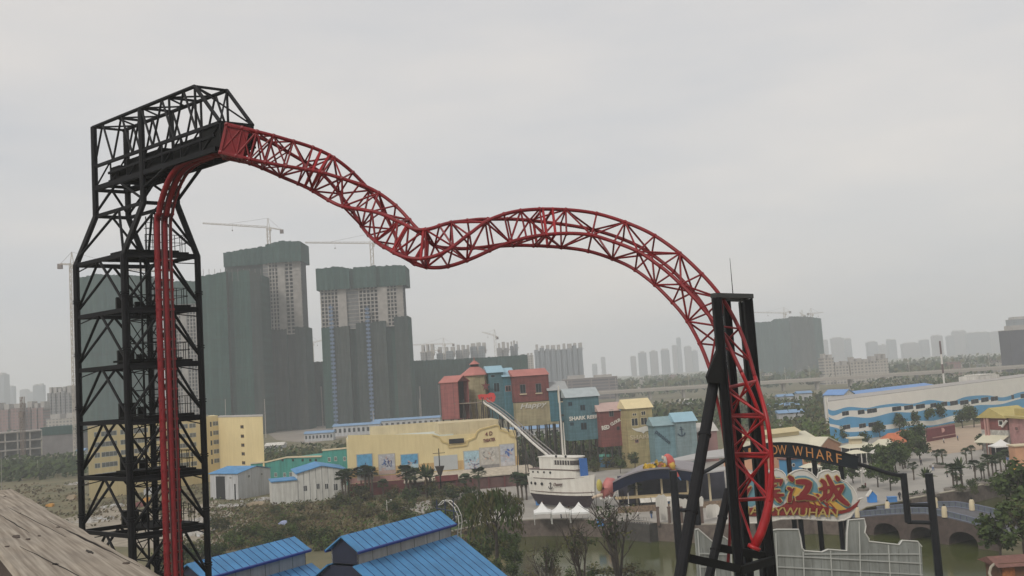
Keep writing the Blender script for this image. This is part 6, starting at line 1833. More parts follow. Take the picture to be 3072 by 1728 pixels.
for nn, lab in ((.15, None), (8.7, None)):
    mb = MB()
    for (ua_, za_), (ub2, zb2) in zip(top, top[1:]):
        for h in (.25, 1.15): mb.beam(fbg.p(ua_, nn, za_ + h), fbg.p(ub2, nn, zb2 + h), .14, .14)
        n = max(1, int((ub2 - ua_) / 1.05))
        for k in range(n):
            q = k / n; z = za_ + (zb2 - za_) * q; u = ua_ + (ub2 - ua_) * q
            mb.cur = 1; mb.tube(fbg.p(u, nn, z + .12), fbg.p(u, nn, z + 1.15), .06, n=5); mb.cur = 0
        mb.cur = 2; mb.par(fbg.p(ua_, nn + .02, za_ + .3), fbg.p(ub2, nn + .02, zb2 + .3) - fbg.p(ua_, nn + .02, za_ + .3), fbg.n * .03, V((0, 0, .8))); mb.cur = 0
    mb.build('railing', [m_brail, m_brail2, M('rail_panel', (.11, .13, .15), .6, .2, scale=1)], br)
def topz(u):
    for (ua_, za_), (ub2, zb2) in zip(top, top[1:]):
        if ua_ <= u <= ub2: return za_ + (zb2 - za_) * (u - ua_) / (ub2 - ua_)
    return top[0][1] if u < top[0][0] else top[-1][1]
for x, y, nn in ((2573, 1545, .1), (2835, 1550, .1), (2725, 1540, .1), (2962, 1580, .1), (2662, 1510, 8.7), (2806, 1505, 8.7), (2916, 1516, 8.7)):
    u = fbg.px(x, y, nn)[0]; z = topz(u) + .1; c = fbg.p(u, nn, z)
    mb = MB(); mb.lathe(c, [(.52, 0), (.5, .9), (.42, 1.5), (.34, 1.75), (.2, 1.85)], 10); pl_ = mb.build('cream_pillar', m_cream, br, smooth=False)
    mb = MB(); mb.ball(c + V((0, 0, 2.0)), .2, 8, 6); mb.build('pillar_knob', m_dark, pl_)

# ------------------------------------------------------------------ arched gate with letters
m_gate = M('gate_black', (.005, .006, .009), .5, .3, spec=.2)
YG = 127.0
gt = thing('arched_gate', 'black tube gate with arched dark sign lettered in orange gold, WHARF', 'gate', gY(2400, YG))
fg_ = FR(at(2000, 1400, YG), at(2800, 1400, YG))
Pg = lambda x, y, off=0.0: (lambda q: fg_.p(q[0], off, q[1]))(fg_.px(x, y))
for pts_, r_ in (((2019, 1412), (2042, 1728)), ((2710, 1418), (2722, 1568)), ((2786, 1418), (2806, 1728))):
    pass
def down(x, y): 
    a = Pg(x, y); return a, xy(a, 0)
for x, y in ((2019, 1412), (2786, 1420)):
    a, b = down(x, y); mb = MB(); mb.tube(b, a, .5, n=12); mb.build('outer_post', m_gate, gt)
for x, y, y2 in ((2082, 1425, 1575), (2710, 1420, 1568)):
    a = Pg(x, y); b = xy(a, Pg(x, y2).z); mb = MB(); mb.tube(b, a, .42, n=12); mb.build('inner_post', m_gate, gt)
for xa, xb, y in ((2026, 2094, 1488), (2030, 2098, 1530), (2718, 2793, 1514), (2722, 2797, 1566)):
    mb = MB(); mb.tube(Pg(xa, y), Pg(xb, y + 2), .26, n=10); mb.build('rung', m_gate, gt)
arc = cat_rom([(2082, 1428), (2120, 1412), (2165, 1386), (2200, 1366), (2260, 1350), (2330, 1347), (2400, 1351), (2460, 1360), (2520, 1375), (2572, 1391), (2620, 1405), (2670, 1421), (2700, 1426), (2712, 1424)], 4)
mb = MB(); mb.path([Pg(x, y) for x, y in arc], .26, 10); mb.build('arch_tube', m_gate, gt, smooth=True)
uptop = cat_rom([(2182, 1363), (2230, 1342), (2290, 1331), (2350, 1328), (2410, 1333), (2470, 1344), (2520, 1356), (2572, 1370)], 4)
dnbot = cat_rom([(2184, 1398), (2232, 1378), (2292, 1370), (2352, 1370), (2412, 1376), (2472, 1386), (2520, 1397), (2570, 1405)], 4)
mb = MB()
A_, B_ = [Pg(x, y, -.35) for x, y in uptop], [Pg(x, y, -.35) for x, y in dnbot]
e = fg_.n * .25
for k in range(len(A_) - 1):
    mb.face([B_[k], B_[k + 1], A_[k + 1], A_[k]]); mb.face([B_[k] + e, A_[k] + e, A_[k + 1] + e, B_[k + 1] + e]); mb.face([A_[k], A_[k + 1], A_[k + 1] + e, A_[k] + e]); mb.face([B_[k], B_[k] + e, B_[k + 1] + e, B_[k + 1]])
mb.face([A_[0], A_[0] + e, B_[0] + e, B_[0]]); mb.face([A_[-1], B_[-1], B_[-1] + e, A_[-1] + e])
mb.build('sign_panel', M('sign_navy', (.005, .009, .014), .5, .3, spec=.2), gt)
mb = MB(); mb.path([p - fg_.n * .05 for p in A_], .12, 6); mb.path([p - fg_.n * .05 for p in B_], .09, 6); mb.build('panel_rim', m_gate, gt)
m_or = M('orange_gold_letters', (.45, .20, .06), .5, .15)
import bisect
def arcy(tbl, x):
    xs = [q[0] for q in tbl]; k = min(len(xs) - 2, max(0, bisect.bisect(xs, x) - 1))
    return tbl[k][1] + (tbl[k + 1][1] - tbl[k][1]) * (x - xs[k]) / max(1e-6, xs[k + 1] - xs[k])
for ch, x, w_ in (('R', 2203, 20), ('A', 2228, 20), ('I', 2247, 7), ('N', 2264, 20), ('B', 2290, 17), ('O', 2318, 24), ('W', 2344, 28), ('W', 2391, 30), ('H', 2426, 20), ('A', 2457, 24), ('R', 2486, 18), ('F', 2514, 16)):
    c_ = []
    for dx, v in ((-.5, .84), (.5, .84), (.5, .16), (-.5, .16)):
        xx = x + dx * w_; ya, yb = arcy(uptop, xx), arcy(dnbot, xx)
        c_.append(Pg(xx + (v - .5) * 3, ya + (yb - ya) * v, -.36))
    lettering(ch, c_, m_or, gt, -fg_.n * .08, bold=-.005)
# supports seen under the sign panel
for x, y in ((2366, 1372), (2443, 1380), (2523, 1397)):
    a = Pg(x, y, .1); mb = MB(); mb.tube(a, V((a.x, a.y, 0)), .32, n=8); mb.build('sign_post', m_gate, gt)

# ------------------------------------------------------------------ characters sign
YS = 121.0
fs_ = FR(at(2200, 1450, YS), at(2620, 1450, YS))
Ps = lambda x, y, off=0.0: (lambda q: fs_.p(q[0], off, q[1]))(fs_.px(x, y))
sg = thing('cloud_sign', 'cloud shaped white sign with big red characters and gold HAPPYWUHAN lettering', 'sign', gY(2410, YS))
Zz = lambda x, y: (2200 + x / 2.954, 1260 + y / 2.954)
cloud = [(-10, 470), (30, 450), (80, 440), (130, 455), (160, 480), (215, 470), (270, 490), (330, 445), (380, 435), (430, 452), (458, 482), (468, 525), (495, 482), (545, 450), (600, 438), (655, 448), (698, 475), (742, 518), (760, 470), (805, 446), (845, 444), (872, 462), (905, 448), (935, 460), (950, 525), (1005, 552), (1055, 600), (1085, 650), (1100, 705), (1150, 690), (1120, 725), (1088, 760), (1065, 820), (1035, 862), (985, 885), (930, 893), (760, 885), (600, 872), (420, 878), (300, 905), (120, 915), (20, 890), (-20, 800)]
cl = [Zz(*q) for q in cloud]
mb = MB(); mb.prism([Ps(x, y, 0) for x, y in cl], fs_.n * .5); mb.build('board', M('sign_white', (.52, .50, .46), .6, .06), sg)
mb = MB(); mb.path([Ps(x, y, -.02) for x, y in cl] + [Ps(*cl[0], -.02)], .1, 5); mb.build('board_edge', m_white, sg)
def patch(pts_, off, mat, name, th_=.06):
    mb = MB(); mb.prism([Ps(*Zz(*q), off) for q in pts_], -fs_.n * th_); return mb.build(name, mat, sg)
m_sb = M('sign_teal_blue', (.11, .24, .29), .6, .12)
def lens(cx_, cy_, rx, ry, n=14): return [(cx_ + rx * math.cos(2 * math.pi * k / n), cy_ + ry * math.sin(2 * math.pi * k / n)) for k in range(n)]
for q in ((140, 640, 105, 130), (395, 630, 75, 130), (605, 620, 150, 130), (900, 690, 155, 160)): patch(lens(*q), -.01, m_sb, 'blue_disc')
m_sr = M('sign_red', (.19, .012, .010), .6, .12); m_sy = M('sign_yellow', (.50, .30, .05), .6, .12)
patch([(60, 790), (200, 770), (330, 790), (430, 760), (520, 690), (620, 680), (720, 720), (840, 780), (960, 800), (1040, 770), (1120, 705), (1090, 770), (1030, 810), (960, 830), (820, 838), (600, 838), (330, 850), (120, 850)], -.08, m_sr, 'red_swoosh')
for k, pts_ in enumerate(([(500, 660), (545, 590), (600, 610), (700, 690), (820, 770), (700, 745), (600, 700)], [(690, 640), (760, 650), (900, 720), (1000, 790), (930, 800), (800, 735)], [(720, 660), (740, 650), (850, 750), (830, 760)])):
    patch(pts_, -.15 - .01 * k, m_sy if k != 2 else m_sr, 'yellow_stripe' if k != 2 else 'red_stripe')
for k in range(5): patch([(640 + 50 * k, 700 + 8 * k), (652 + 50 * k, 698 + 8 * k), (720 + 50 * k, 800), (700 + 50 * k, 800)], -.20, m_sr, 'red_stripe')
m_ch = M('character_red', (.17, .006, .008), .5, .12); m_oc = M('character_outline', (.46, .35, .14), .6, .08)
strokes = {
 'bin': [([(120, 500), (95, 540)], (26, 14)), ([(85, 580), (105, 600)], (16, 20)), ([(80, 700), (112, 640), (150, 590)], (22, 16, 8)), ([(330, 490), (350, 520)], (18, 20)), ([(270, 545), (420, 530)], (16, 16)), ([(275, 545), (262, 585)], (16, 10)), ([(418, 530), (408, 575)], (18, 8)), ([(370, 575), (300, 600)], (12, 16)), ([(305, 600), (300, 665)], (16, 14)), ([(300, 635), (400, 620)], (13, 13)), ([(365, 625), (365, 668)], (13, 13)), ([(255, 680), (430, 660)], (16, 18)), ([(315, 690), (270, 730)], (18, 10)), ([(372, 685), (408, 715)], (14, 20))],
 'jiang': [([(488, 500), (515, 525)], (18, 26)), ([(478, 600), (500, 610)], (14, 18)), ([(492, 712), (500, 650), (530, 600)], (22, 14, 6)), ([(560, 545), (620, 545), (665, 560)], (24, 28, 30)), ([(665, 560), (640, 620), (590, 670)], (30, 30, 24)), ([(560, 690), (630, 680), (715, 695)], (24, 26, 22))],
 'cheng': [([(775, 535), (800, 560), (805, 640), (790, 690)], (20, 22, 20, 14)), ([(760, 610), (850, 590)], (16, 14)), ([(770, 700), (850, 650)], (24, 12)), ([(850, 600), (960, 575)], (12, 14)), ([(860, 600), (855, 660), (815, 715)], (16, 16, 8)), ([(862, 640), (900, 630), (898, 690)], (12, 12, 10)), ([(825, 495), (880, 600), (940, 690), (1008, 745)], (18, 24, 26, 20)), ([(960, 590), (920, 660), (870, 710)], (18, 16, 8)), ([(905, 500), (920, 525)], (14, 22))]}
def chars(grow, off, mat, name, th_):
    for kk, sts in strokes.items():
        mb = MB()
        for j, (pts_, ws) in enumerate(sts):
            sm_ = cat_rom([(p[0], p[1], w_) for p, w_ in zip(pts_, ws)], 4)
            L_, R2 = [], []
            for k, (x, y, w_) in enumerate(sm_):
                x2, y2, _ = sm_[min(k + 1, len(sm_) - 1)]; x1, y1, _ = sm_[max(k - 1, 0)]
                dx, dy = x2 - x1, y2 - y1; l_ = math.hypot(dx, dy) or 1
                hw_ = w_ * .92 + grow
                if k == 0: x -= dx / l_ * hw_ * .7; y -= dy / l_ * hw_ * .7; hw_ *= .7
                if k == len(sm_) - 1: x += dx / l_ * hw_ * .7; y += dy / l_ * hw_ * .7; hw_ *= .6
                L_.append((x - dy / l_ * hw_, y + dx / l_ * hw_)); R2.append((x + dy / l_ * hw_, y - dx / l_ * hw_))
            for k in range(len(L_) - 1):
                mb.prism([Ps(*Zz(*q), off - j * .002) for q in (L_[k], L_[k + 1], R2[k + 1], R2[k])], -fs_.n * th_)
        mb.build(name, mat, sg)
chars(9, -.24, m_oc, 'character_outline', .05)
chars(0, -.34, m_ch, 'character', .08)
lettering('HAPPYWUHAN', [Ps(*Zz(*q), -.26) for q in ((60, 832), (915, 862), (925, 785), (60, 760))], M('gold_letters', (.36, .26, .08), .45, .12), sg, -fs_.n * .07, bold=.008)
for x in (2270, 2400, 2520):
    a = Ps(x, 1500, .55); mb = MB(); mb.tube(a, xy(a, 0 if x != 2400 else 0), .3, n=8); mb.build('sign_post', m_gate, sg)

# ------------------------------------------------------------------ backs of the grey scenery walls
m_gw = M('scenery_back_grey', (.25, .265, .25), .85, .2, scale=.35, detail=8, streak=.3)
m_gj = M('scenery_joint', (.16, .165, .16), .85, .2)
def scenery(label, pts_, Y, cols, rows_, top_n):
    f = FR(at(pts_[0][0], pts_[0][1], Y), at(pts_[0][0] + 400, pts_[0][1] - 26, Y + 6))
    Pp = lambda x, y, off=0.0: (lambda q: f.p(q[0], off, q[1]))(f.px(x, y))
    t = thing('scenery_wall', label, 'wall', xy(Pp(*pts_[0]), 0), 'grey scenery walls seen from behind')
    mb = MB(); mb.prism([Pp(*q) for q in pts_], f.n * .3); mb.build('panel', m_gw, t)
    mb = MB(); mb.path([Pp(x, y, -.02) for x, y in pts_[:top_n]], .09, 5); mb.build('white_edge', M('scenery_edge', (.5, .5, .47), .7, .08), t)
    mb = MB()
    for a, b in cols + rows_: mb.beam(Pp(*a, -.06), Pp(*b, -.06), .13, .13)
    mb.build('back_frame', M('scenery_frame', (.36, .37, .35), .8, .1), t)
    mb = MB(); rnd = random.Random(int(Y))
    for (a, b), (c, d) in zip(cols, cols[1:]):
        for q in (.33, .66):
            x0, y0, x1, y1 = a[0] + (c[0] - a[0]) * q, max(a[1], c[1]) + 12, b[0] + (d[0] - b[0]) * q, b[1]
            mb.beam(Pp(x0, y0, -.015), Pp(x1, y1, -.015), .05, .04)
    mb.build('panel_joint', m_gj, t)
    return t
main = [(2312, 1592), (2330, 1588), (2395, 1588), (2401, 1612), (2406, 1644), (2413, 1652), (2465, 1656), (2483, 1648), (2540, 1652), (2541, 1600), (2545, 1560), (2592, 1556), (2597, 1578), (2594, 1598), (2606, 1616), (2607, 1624), (2697, 1634), (2706, 1621), (2752, 1624), (2765, 1640), (2772, 1790), (2322, 1790)]
scenery('large pale grey stepped scenery wall seen from behind, below the characters sign', main, 110,
        [((2326, 1600), (2334, 1780)), ((2408, 1655), (2414, 1780)), ((2490, 1652), (2498, 1780)), ((2576, 1565), (2582, 1780)), ((2664, 1635), (2672, 1780)), ((2756, 1630), (2764, 1780))],
        [((2330, 1666), (2764, 1690)), ((2332, 1700), (2766, 1724)), ((2412, 1662), (2760, 1662))], 20)
scenery('smaller grey scenery wall with sloping top between the black raking legs', [(2086, 1588), (2094, 1587), (2141, 1628), (2165, 1606), (2192, 1624), (2200, 1790), (2100, 1790)], 108,
        [((2092, 1592), (2104, 1780)), ((2140, 1632), (2150, 1780)), ((2190, 1630), (2198, 1780))], [((2096, 1660), (2194, 1664)), ((2099, 1700), (2196, 1704))], 5)

# ------------------------------------------------------------------ blue roofed station sheds at the bottom
def blue_roof(parent, a, b, c, d, n, name='roof', th_=.12):
    """a-b ridge (left, right), d-c eave; standing seams run from ridge to eave"""
    mb = MB(); nrm = (b - a).cross(d - a).normalized()
    if nrm.z < 0: nrm = -nrm
    mb.prism([a, b, c, d], -nrm * th_); r = mb.build(name, m_bluer, parent)
    mb = MB()
    for k in range(1, n):
        p, q = a + (b - a) * k / n, d + (c - d) * k / n
        mb.beam(p + nrm * .015, q + nrm * .015, .05, .05, up=nrm)
    mb.build('seam', M('roof_seam', (.02, .05, .16), .6, .2), r)
    mb = MB(); mb.beam(d - nrm * .1, c - nrm * .1, .14, .26, up=nrm); mb.build('fascia', m_bluef, r)
    return r
def monitor_shed(label, rl, rr, el, zr, n, drop, low):
    t = thing('station_shed', label, 'shed', V((0, 0, 0)))
    a = atz(*rl, zr); b = atz(*rr, zr); dr = (b - a); du = dr.normalized(); pe = V((du.y, -du.x, 0))
    if pe.y > 0: pe = -pe
    d = onv(*el, a, pe); c = d + dr
    w_ = (d - a).dot(pe)
    t.location = xy((a + b) / 2, 0)
    blue_roof(t, a, b, c, d, n)
    d2 = d - pe * 2 * w_; c2 = c - pe * 2 * w_
    blue_roof(t, b, a, d2, c2, n, 'rear_roof')
    mb = MB()   # walls of the raised part
    wi = w_ - .5
    a0, b0 = a + du * .4, b - du * .4
    zb_ = d.z - drop
    for s in (1, -1): mb.par(xy(a0 + pe * wi * s, zb_), b0 - a0, pe * (-.12 * s), V((0, 0, d.z + .05 - zb_)))
    mb.build('clerestory_wall', m_panel, t)
    mb = MB()
    for k in range(1, n // 2): p = a0 + (b0 - a0) * k / (n // 2) + pe * (wi + .01); mb.beam(xy(p, zb_), xy(p, d.z - .1), .06, .06)
    mb.build('wall_joint', m_gj, t)
    mb = MB()
    mb.prism([xy(a0 - pe * wi, zb_), xy(a0 + pe * wi, zb_), xy(a0 + pe * wi, d.z), xy(a0, zr - .15), xy(a0 - pe * wi, d.z)], du * .1)
    mb.build('gable_end', M('gable_dark_blue', (.010, .014, .035), .8, .3), t); mb = MB()
    mb.prism([xy(b0 - pe * wi, zb_), xy(b0 + pe * wi, zb_), xy(b0 + pe * wi, d.z), xy(b0, zr - .15), xy(b0 - pe * wi, d.z)], -du * .1)
    mb.build('gable_end', M('gable_dark_blue', (.010, .014, .035), .8, .3), t)
    # lower roof skirts
    la = xy(a + pe * wi, zb_) + du * low[0]; lb = xy(b + pe * wi, zb_) + du * low[1]
    slope = (a.z - d.z) / w_
    ld = la + pe * low[2] - V((0, 0, slope * low[2])); lc = lb + pe * low[2] - V((0, 0, slope * low[2]))
    blue_roof(t, la, lb, lc, ld, n, 'lower_roof')
    ra, rb = la - pe * 2 * wi, lb - pe * 2 * wi
    rd, rc = ra - pe * low[2] - V((0, 0, slope * low[2])), rb - pe * low[2] - V((0, 0, slope * low[2]))
    blue_roof(t, rb, ra, rd, rc, n, 'lower_rear_roof')
    mb = MB()
    mb.par(xy(ld - pe * .6 + du * .3, 0), lc - ld - du * .6, pe * -.15, V((0, 0, ld.z - .2))); mb.par(xy(rd + pe * .6 + du * .3, 0), rc - rd - du * .6, pe * .15, V((0, 0, rd.z - .2)))
    mb.build('wall', m_panel, t)
    mb = MB()
    for e, s in ((la, 1), (lb, -1)):
        q = e + du * .4 * s; o_ = e - pe * 2 * wi + du * .4 * s
        mb.prism([xy(q + pe * (low[2] - .7), 0), xy(o_ - pe * (low[2] - .7), 0), xy(o_ - pe * (low[2] - .7), rd.z + slope * .5 - .1), xy(o_, zb_ - .15), xy(q, zb_ - .15), xy(q + pe * (low[2] - .7), ld.z + slope * .5 - .1)], du * .15 * s)
    mb.build('end_wall', M('gable_dark_blue', (.010, .014, .035)), t)
    return t, a, b, c, d, du, pe, zb_
t, a, b, c, d, du, pe, zb_ = monitor_shed('blue roofed station shed with raised clerestory in the bottom centre', (1022, 1608), (1320, 1531), (1076, 1656), 16.0, 15, 1.25, (-.3, .6, 9.0))
mb = MB()   # curved cage ladder at the far end
q = b + du * .3
arc_ = [xy(q + pe * x, b.z + z) for x, z in ((-.4, .5), (.2, 1.0), (.9, .95), (1.7, .3), (2.15, -.6), (2.2, -1.4), (1.95, -2.4), (1.95, -4.2))]
mb.path(arc_, .045, 6); mb.path([p + du * .6 for p in arc_], .045, 6)
for p in arc_: mb.tube(p, p + du * .6, .035, n=4)
mb.build('ladder_hoop', m_white, t)
mb = MB()
for x in (-.6, .5, 1.6): mb.tube(xy(q + pe * x, b.z - 1.2), xy(q + pe * x, b.z + 1.1), .05, n=5)
mb.tube(xy(q - pe * .8, b.z + .2), xy(q + pe * 2.2, b.z - .2), .05, n=5); mb.build('ladder_frame', M('ladder_blue', (.02, .03, .08), .6, .2), t)
monitor_shed('blue roofed station shed with raised clerestory behind the tower foot', (560, 1691), (884, 1609), (933 - 324 + 4, 1737), 14.5, 15, 1.5, (-.3, .5, 6.0))

# ------------------------------------------------------------------ weathered plank in the foreground
zp = CAM_H - .2
e0, e1 = atz(45, 1466, zp), atz(520, 1738, zp)
lx = (e1 - e0).normalized(); ly = V((-lx.y, lx.x, 0))
w0 = atz(0, 1668, zp)
wd = (w0 - e0).dot(ly)
ang = math.atan2(lx.y, lx.x)
pk = thing('wooden_rail', 'weathered grey wooden plank rail with knots and cracks close to the camera', 'railing', e0)
pk.rotation_euler = (0, 0, ang)
wm = bpy.data.materials.new('weathered_wood'); wm.use_nodes = True
t_ = wm.node_tree; b_ = t_.nodes['Principled BSDF']; b_.inputs['Roughness'].default_value = .9
tc_ = t_.nodes.new('ShaderNodeTexCoord'); mp_ = t_.nodes.new('ShaderNodeMapping'); mp_.inputs['Scale'].default_value = (3.0, 110, 110)
t_.links.new(tc_.outputs['Object'], mp_.inputs['Vector'])
n1 = t_.nodes.new('ShaderNodeTexNoise'); n1.inputs['Scale'].default_value = 1.6; n1.inputs['Detail'].default_value = 8; n1.inputs['Distortion'].default_value = .12
t_.links.new(mp_.outputs['Vector'], n1.inputs['Vector'])
n2 = t_.nodes.new('ShaderNodeTexNoise'); n2.inputs['Scale'].default_value = 9; n2.inputs['Detail'].default_value = 5
t_.links.new(tc_.outputs['Object'], n2.inputs['Vector'])
r1 = t_.nodes.new('ShaderNodeValToRGB'); r1.color_ramp.elements[0].position, r1.color_ramp.elements[1].position = .32, .66
r1.color_ramp.elements[0].color, r1.color_ramp.elements[1].color = (.17, .14, .11, 1), (.36, .325, .275, 1)
r2 = t_.nodes.new('ShaderNodeValToRGB'); r2.color_ramp.elements[0].position, r2.color_ramp.elements[1].position = .3, .7
r2.color_ramp.elements[0].color, r2.color_ramp.elements[1].color = (.78, .76, .74, 1), (1.0, .97, .92, 1)
mm = t_.nodes.new('ShaderNodeMix'); mm.data_type = 'RGBA'; mm.blend_type = 'MULTIPLY'; mm.inputs['Factor'].default_value = 1
t_.links.new(n1.outputs['Fac'], r1.inputs['Fac']); t_.links.new(n2.outputs['Fac'], r2.inputs['Fac'])
t_.links.new(r1.outputs['Color'], mm.inputs['A']); t_.links.new(r2.outputs['Color'], mm.inputs['B'])
t_.links.new(mm.outputs['Result'], b_.inputs['Base Color'])
bp_ = t_.nodes.new('ShaderNodeBump'); bp_.inputs['Strength'].default_value = .5; bp_.inputs['Distance'].default_value = .002
t_.links.new(n1.outputs['Fac'], bp_.inputs['Height']); t_.links.new(bp_.outputs['Normal'], b_.inputs['Normal'])
Lp = 2.6; s_ = 1 if wd > 0 else -1; W_ = abs(wd)
mb = MB()
n = 40
top_, r_ = [], .004
for k in range(n + 1):
    x = Lp * k / n; wob = .0012 * math.sin(k * 1.9) + .001 * math.sin(k * .7)
    top_.append([(x, s_ * -.0 + s_ * wob, -.006), (x, s_ * (.006 + wob), 0), (x, s_ * (W_ - .005), 0), (x, s_ * W_, -.005), (x, s_ * W_, -.045), (x, 0, -.045)])
ids = [mb.add(r) for r in top_]
for a_, b2 in zip(ids, ids[1:]):
    for k in range(6):
        q = (a_ + k, b2 + k, b2 + (k + 1) % 6, a_ + (k + 1) % 6)
        mb.cur = 1 if k in (3, 4) else 0; mb.fi(q if s_ > 0 else q[::-1])  # near side and underside: shade painted in as a darker wood colour
mb.cur = 0
mb.fi([ids[0] + k for k in (range(6) if s_ > 0 else reversed(range(6)))]); mb.fi([ids[-1] + k for k in (reversed(range(6)) if s_ > 0 else range(6))])
mb.build('plank', [wm, M('shaded_wood', (.06, .042, .035), .9, .3, scale=6, stretch=(1, 14, 14))], pk, local=True)
m_knot = M('wood_knot', (.055, .038, .028), .9, .4, scale=120)
m_crack = M('wood_crack', (.02, .015, .012), .95, .3, scale=80)
Minv = Matrix.Rotation(-ang, 3, 'Z')
def lp(px, py): return Minv @ (atz(px, py, zp) - e0)
for px, py, a_, b2 in ((50, 1610, .022, .005), (85, 1618, .010, .003), (175, 1582, .009, .003), (15, 1490, .007, .0025), (118, 1608, .008, .002), (380, 1690, .008, .004), (22, 1640, .006, .003), (60, 1540, .004, .002)):
    c = lp(px, py); mb = MB()
    mb.prism([(c.x + a_ * math.cos(2 * math.pi * k / 10) * (1 + .25 * math.sin(k * 2.3)), c.y + b2 * math.sin(2 * math.pi * k / 10) * (1 + .3 * math.cos(k * 1.7)), .0002) for k in range(10)], (0, 0, .0006)); mb.build('knot', m_knot, pk, local=True)
for (xa, ya, xb, yb, w_) in ((198, 1590, 340, 1660, .0022), (258, 1650, 280, 1662, .003), (0, 1545, 90, 1600, .0011), (160, 1690, 172, 1696, .003), (140, 1560, 420, 1700, .0006), (20, 1520, 200, 1612, .0007), (60, 1640, 300, 1760, .0008)):
    a_, b2 = lp(xa, ya), lp(xb, yb); mb = MB(); pts_ = []
    for k in range(9):
        q = a_ + (b2 - a_) * (k / 8); hw_ = w_ * math.sin(math.pi * min(.97, max(.03, k / 8))) ; wob = .0008 * math.sin(k * 2.1 + xa)
        pts_.append((q.x, q.y + wob, hw_))
    mb.prism([(x, y + h, .0002) for x, y, h in pts_] + [(x, y - h, .0002) for x, y, h in reversed(pts_)], (0, 0, .0004)); mb.build('crack', m_crack, pk, local=True)
# the board and post below the plank, their shade put into the colour
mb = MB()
mb.par((.05, s_ * (W_ - .06), -.17), (Lp - .1, 0, 0), (0, s_ * .045, 0), (0, 0, .124)); mb.build('rail_backing', M('shaded_wood', (.06, .042, .035), .9, .3, scale=6, stretch=(1, 14, 14)), pk, local=True)
mb = MB(); mb.par((Lp - .5, s_ * .03, -CAM_H + .2 + .0), (.09, 0, 0), (0, s_ * .05, 0), (0, 0, CAM_H - .2 - .046)); mb.build('rail_post', M('shaded_wood', (.06, .042, .035)), pk, local=True)
# ------------------------------------------------------------------ vegetation
def leafm(name, a, b): return M(name, a, .9, col2=b, scale=1.3, detail=3, spec=.1)
lf_dark = leafm('dark_leaves', (.018, .034, .015), (.050, .066, .026))
lf_mid = leafm('mid_leaves', (.034, .058, .020), (.075, .095, .034))
lf_bright = leafm('bright_leaves', (.050, .085, .022), (.10, .13, .040))
lf_dry = leafm('dry_leaves', (.075, .060, .036), (.15, .115, .065))
lf_olive = leafm('olive_leaves', (.050, .054, .024), (.115, .105, .045))
lf_palm = leafm('palm_leaves', (.026, .045, .022), (.062, .078, .040))
m_bark = M('bark', (.050, .040, .033), .95, .35, scale=3)
m_pbark = M('palm_bark', (.085, .068, .052), .95, .35, scale=4)
def leaves(mb, rnd, cen, rad, n, size, clumps=10, nm=2, flat=.75, gap=.0):
    cs = []
    for _ in range(clumps):
        while True:
            p = V((rnd.uniform(-1, 1), rnd.uniform(-1, 1), rnd.uniform(-1, 1)))
            if .2 < p.length < 1: break
        cs.append((V((p.x * rad[0], p.y * rad[1], p.z * rad[2])) * .78, rnd.uniform(.28, .5), rnd.randrange(nm)))
    for k in range(n):
        c, r, mi = rnd.choice(cs)
        d = V((rnd.gauss(0, 1), rnd.gauss(0, 1), rnd.gauss(0, 1)))
        d = d.normalized() * rnd.random() ** .45 * r
        p = V(cen) + c + V((d.x * rad[0], d.y * rad[1], d.z * rad[2]))
        if p.z < .02: p.z = rnd.uniform(.02, .3)
        nrm = (d + V((rnd.gauss(0, .5), rnd.gauss(0, .5), rnd.gauss(.5, .5)))).normalized()
        a = nrm.orthogonal().normalized(); b = nrm.cross(a)
        th = rnd.uniform(0, 6.28); a, b = a * math.cos(th) + b * math.sin(th), b * math.cos(th) - a * math.sin(th)
        s = size * rnd.uniform(.6, 1.3)
        mb.cur = mi if rnd.random() < .8 else rnd.randrange(nm)
        mb.face([p - a * s * .5, p + b * s * .32, p + a * s * .5, p - b * s * .32])
def limbs(mb, rnd, h, spread, r, n=6, start=.35):
    mb.path([(0, 0, 0), (.05 * h * rnd.uniform(-1, 1), .05 * h * rnd.uniform(-1, 1), h * .35), (.06 * h * rnd.uniform(-1, 1), .06 * h * rnd.uniform(-1, 1), h * .7)], [r, r * .75, r * .35], 7)
    for k in range(n):
        a = 2 * math.pi * k / n + rnd.uniform(-.4, .4); z = h * rnd.uniform(start, .65)
        e = V((math.cos(a) * spread * rnd.uniform(.6, 1), math.sin(a) * spread * rnd.uniform(.6, 1), h * rnd.uniform(.75, .98)))
        m_ = V((e.x * .45, e.y * .45, (z + e.z) / 2 - h * .04))
        mb.path([(0, 0, z), m_, e], [r * .45, r * .3, r * .1], 5)
        for q in range(3):
            s = m_ + (e - m_) * rnd.uniform(.1, .8); e2 = s + V((rnd.uniform(-1, 1) * spread * .4, rnd.uniform(-1, 1) * spread * .4, h * rnd.uniform(.08, .2)))
            mb.path([s, e2], [r * .16, r * .05], 4)
HID = V((0, -200, -60))
def proto(kind, parts, cat):
    """parts: [(name, MB, mats)], first kept as the first placed instance"""
    o = bpy.data.objects.new(kind, None); COL.objects.link(o); o['category'] = cat
    for nme, mb, mats in parts: mb.build(nme, mats, o, local=True)
    kids(o)
    return [o, False]
def place(pr, loc, rz, sc, label, group):
    o, used = pr
    if not used:
        pr[1] = True
        o.location = loc; o.rotation_euler = (0, 0, rz); o.scale = (sc, sc, sc) if not isinstance(sc, tuple) else sc
        o['label'] = label; o['group'] = group
        return o
    return dup(o, loc, rz, sc, label, group)
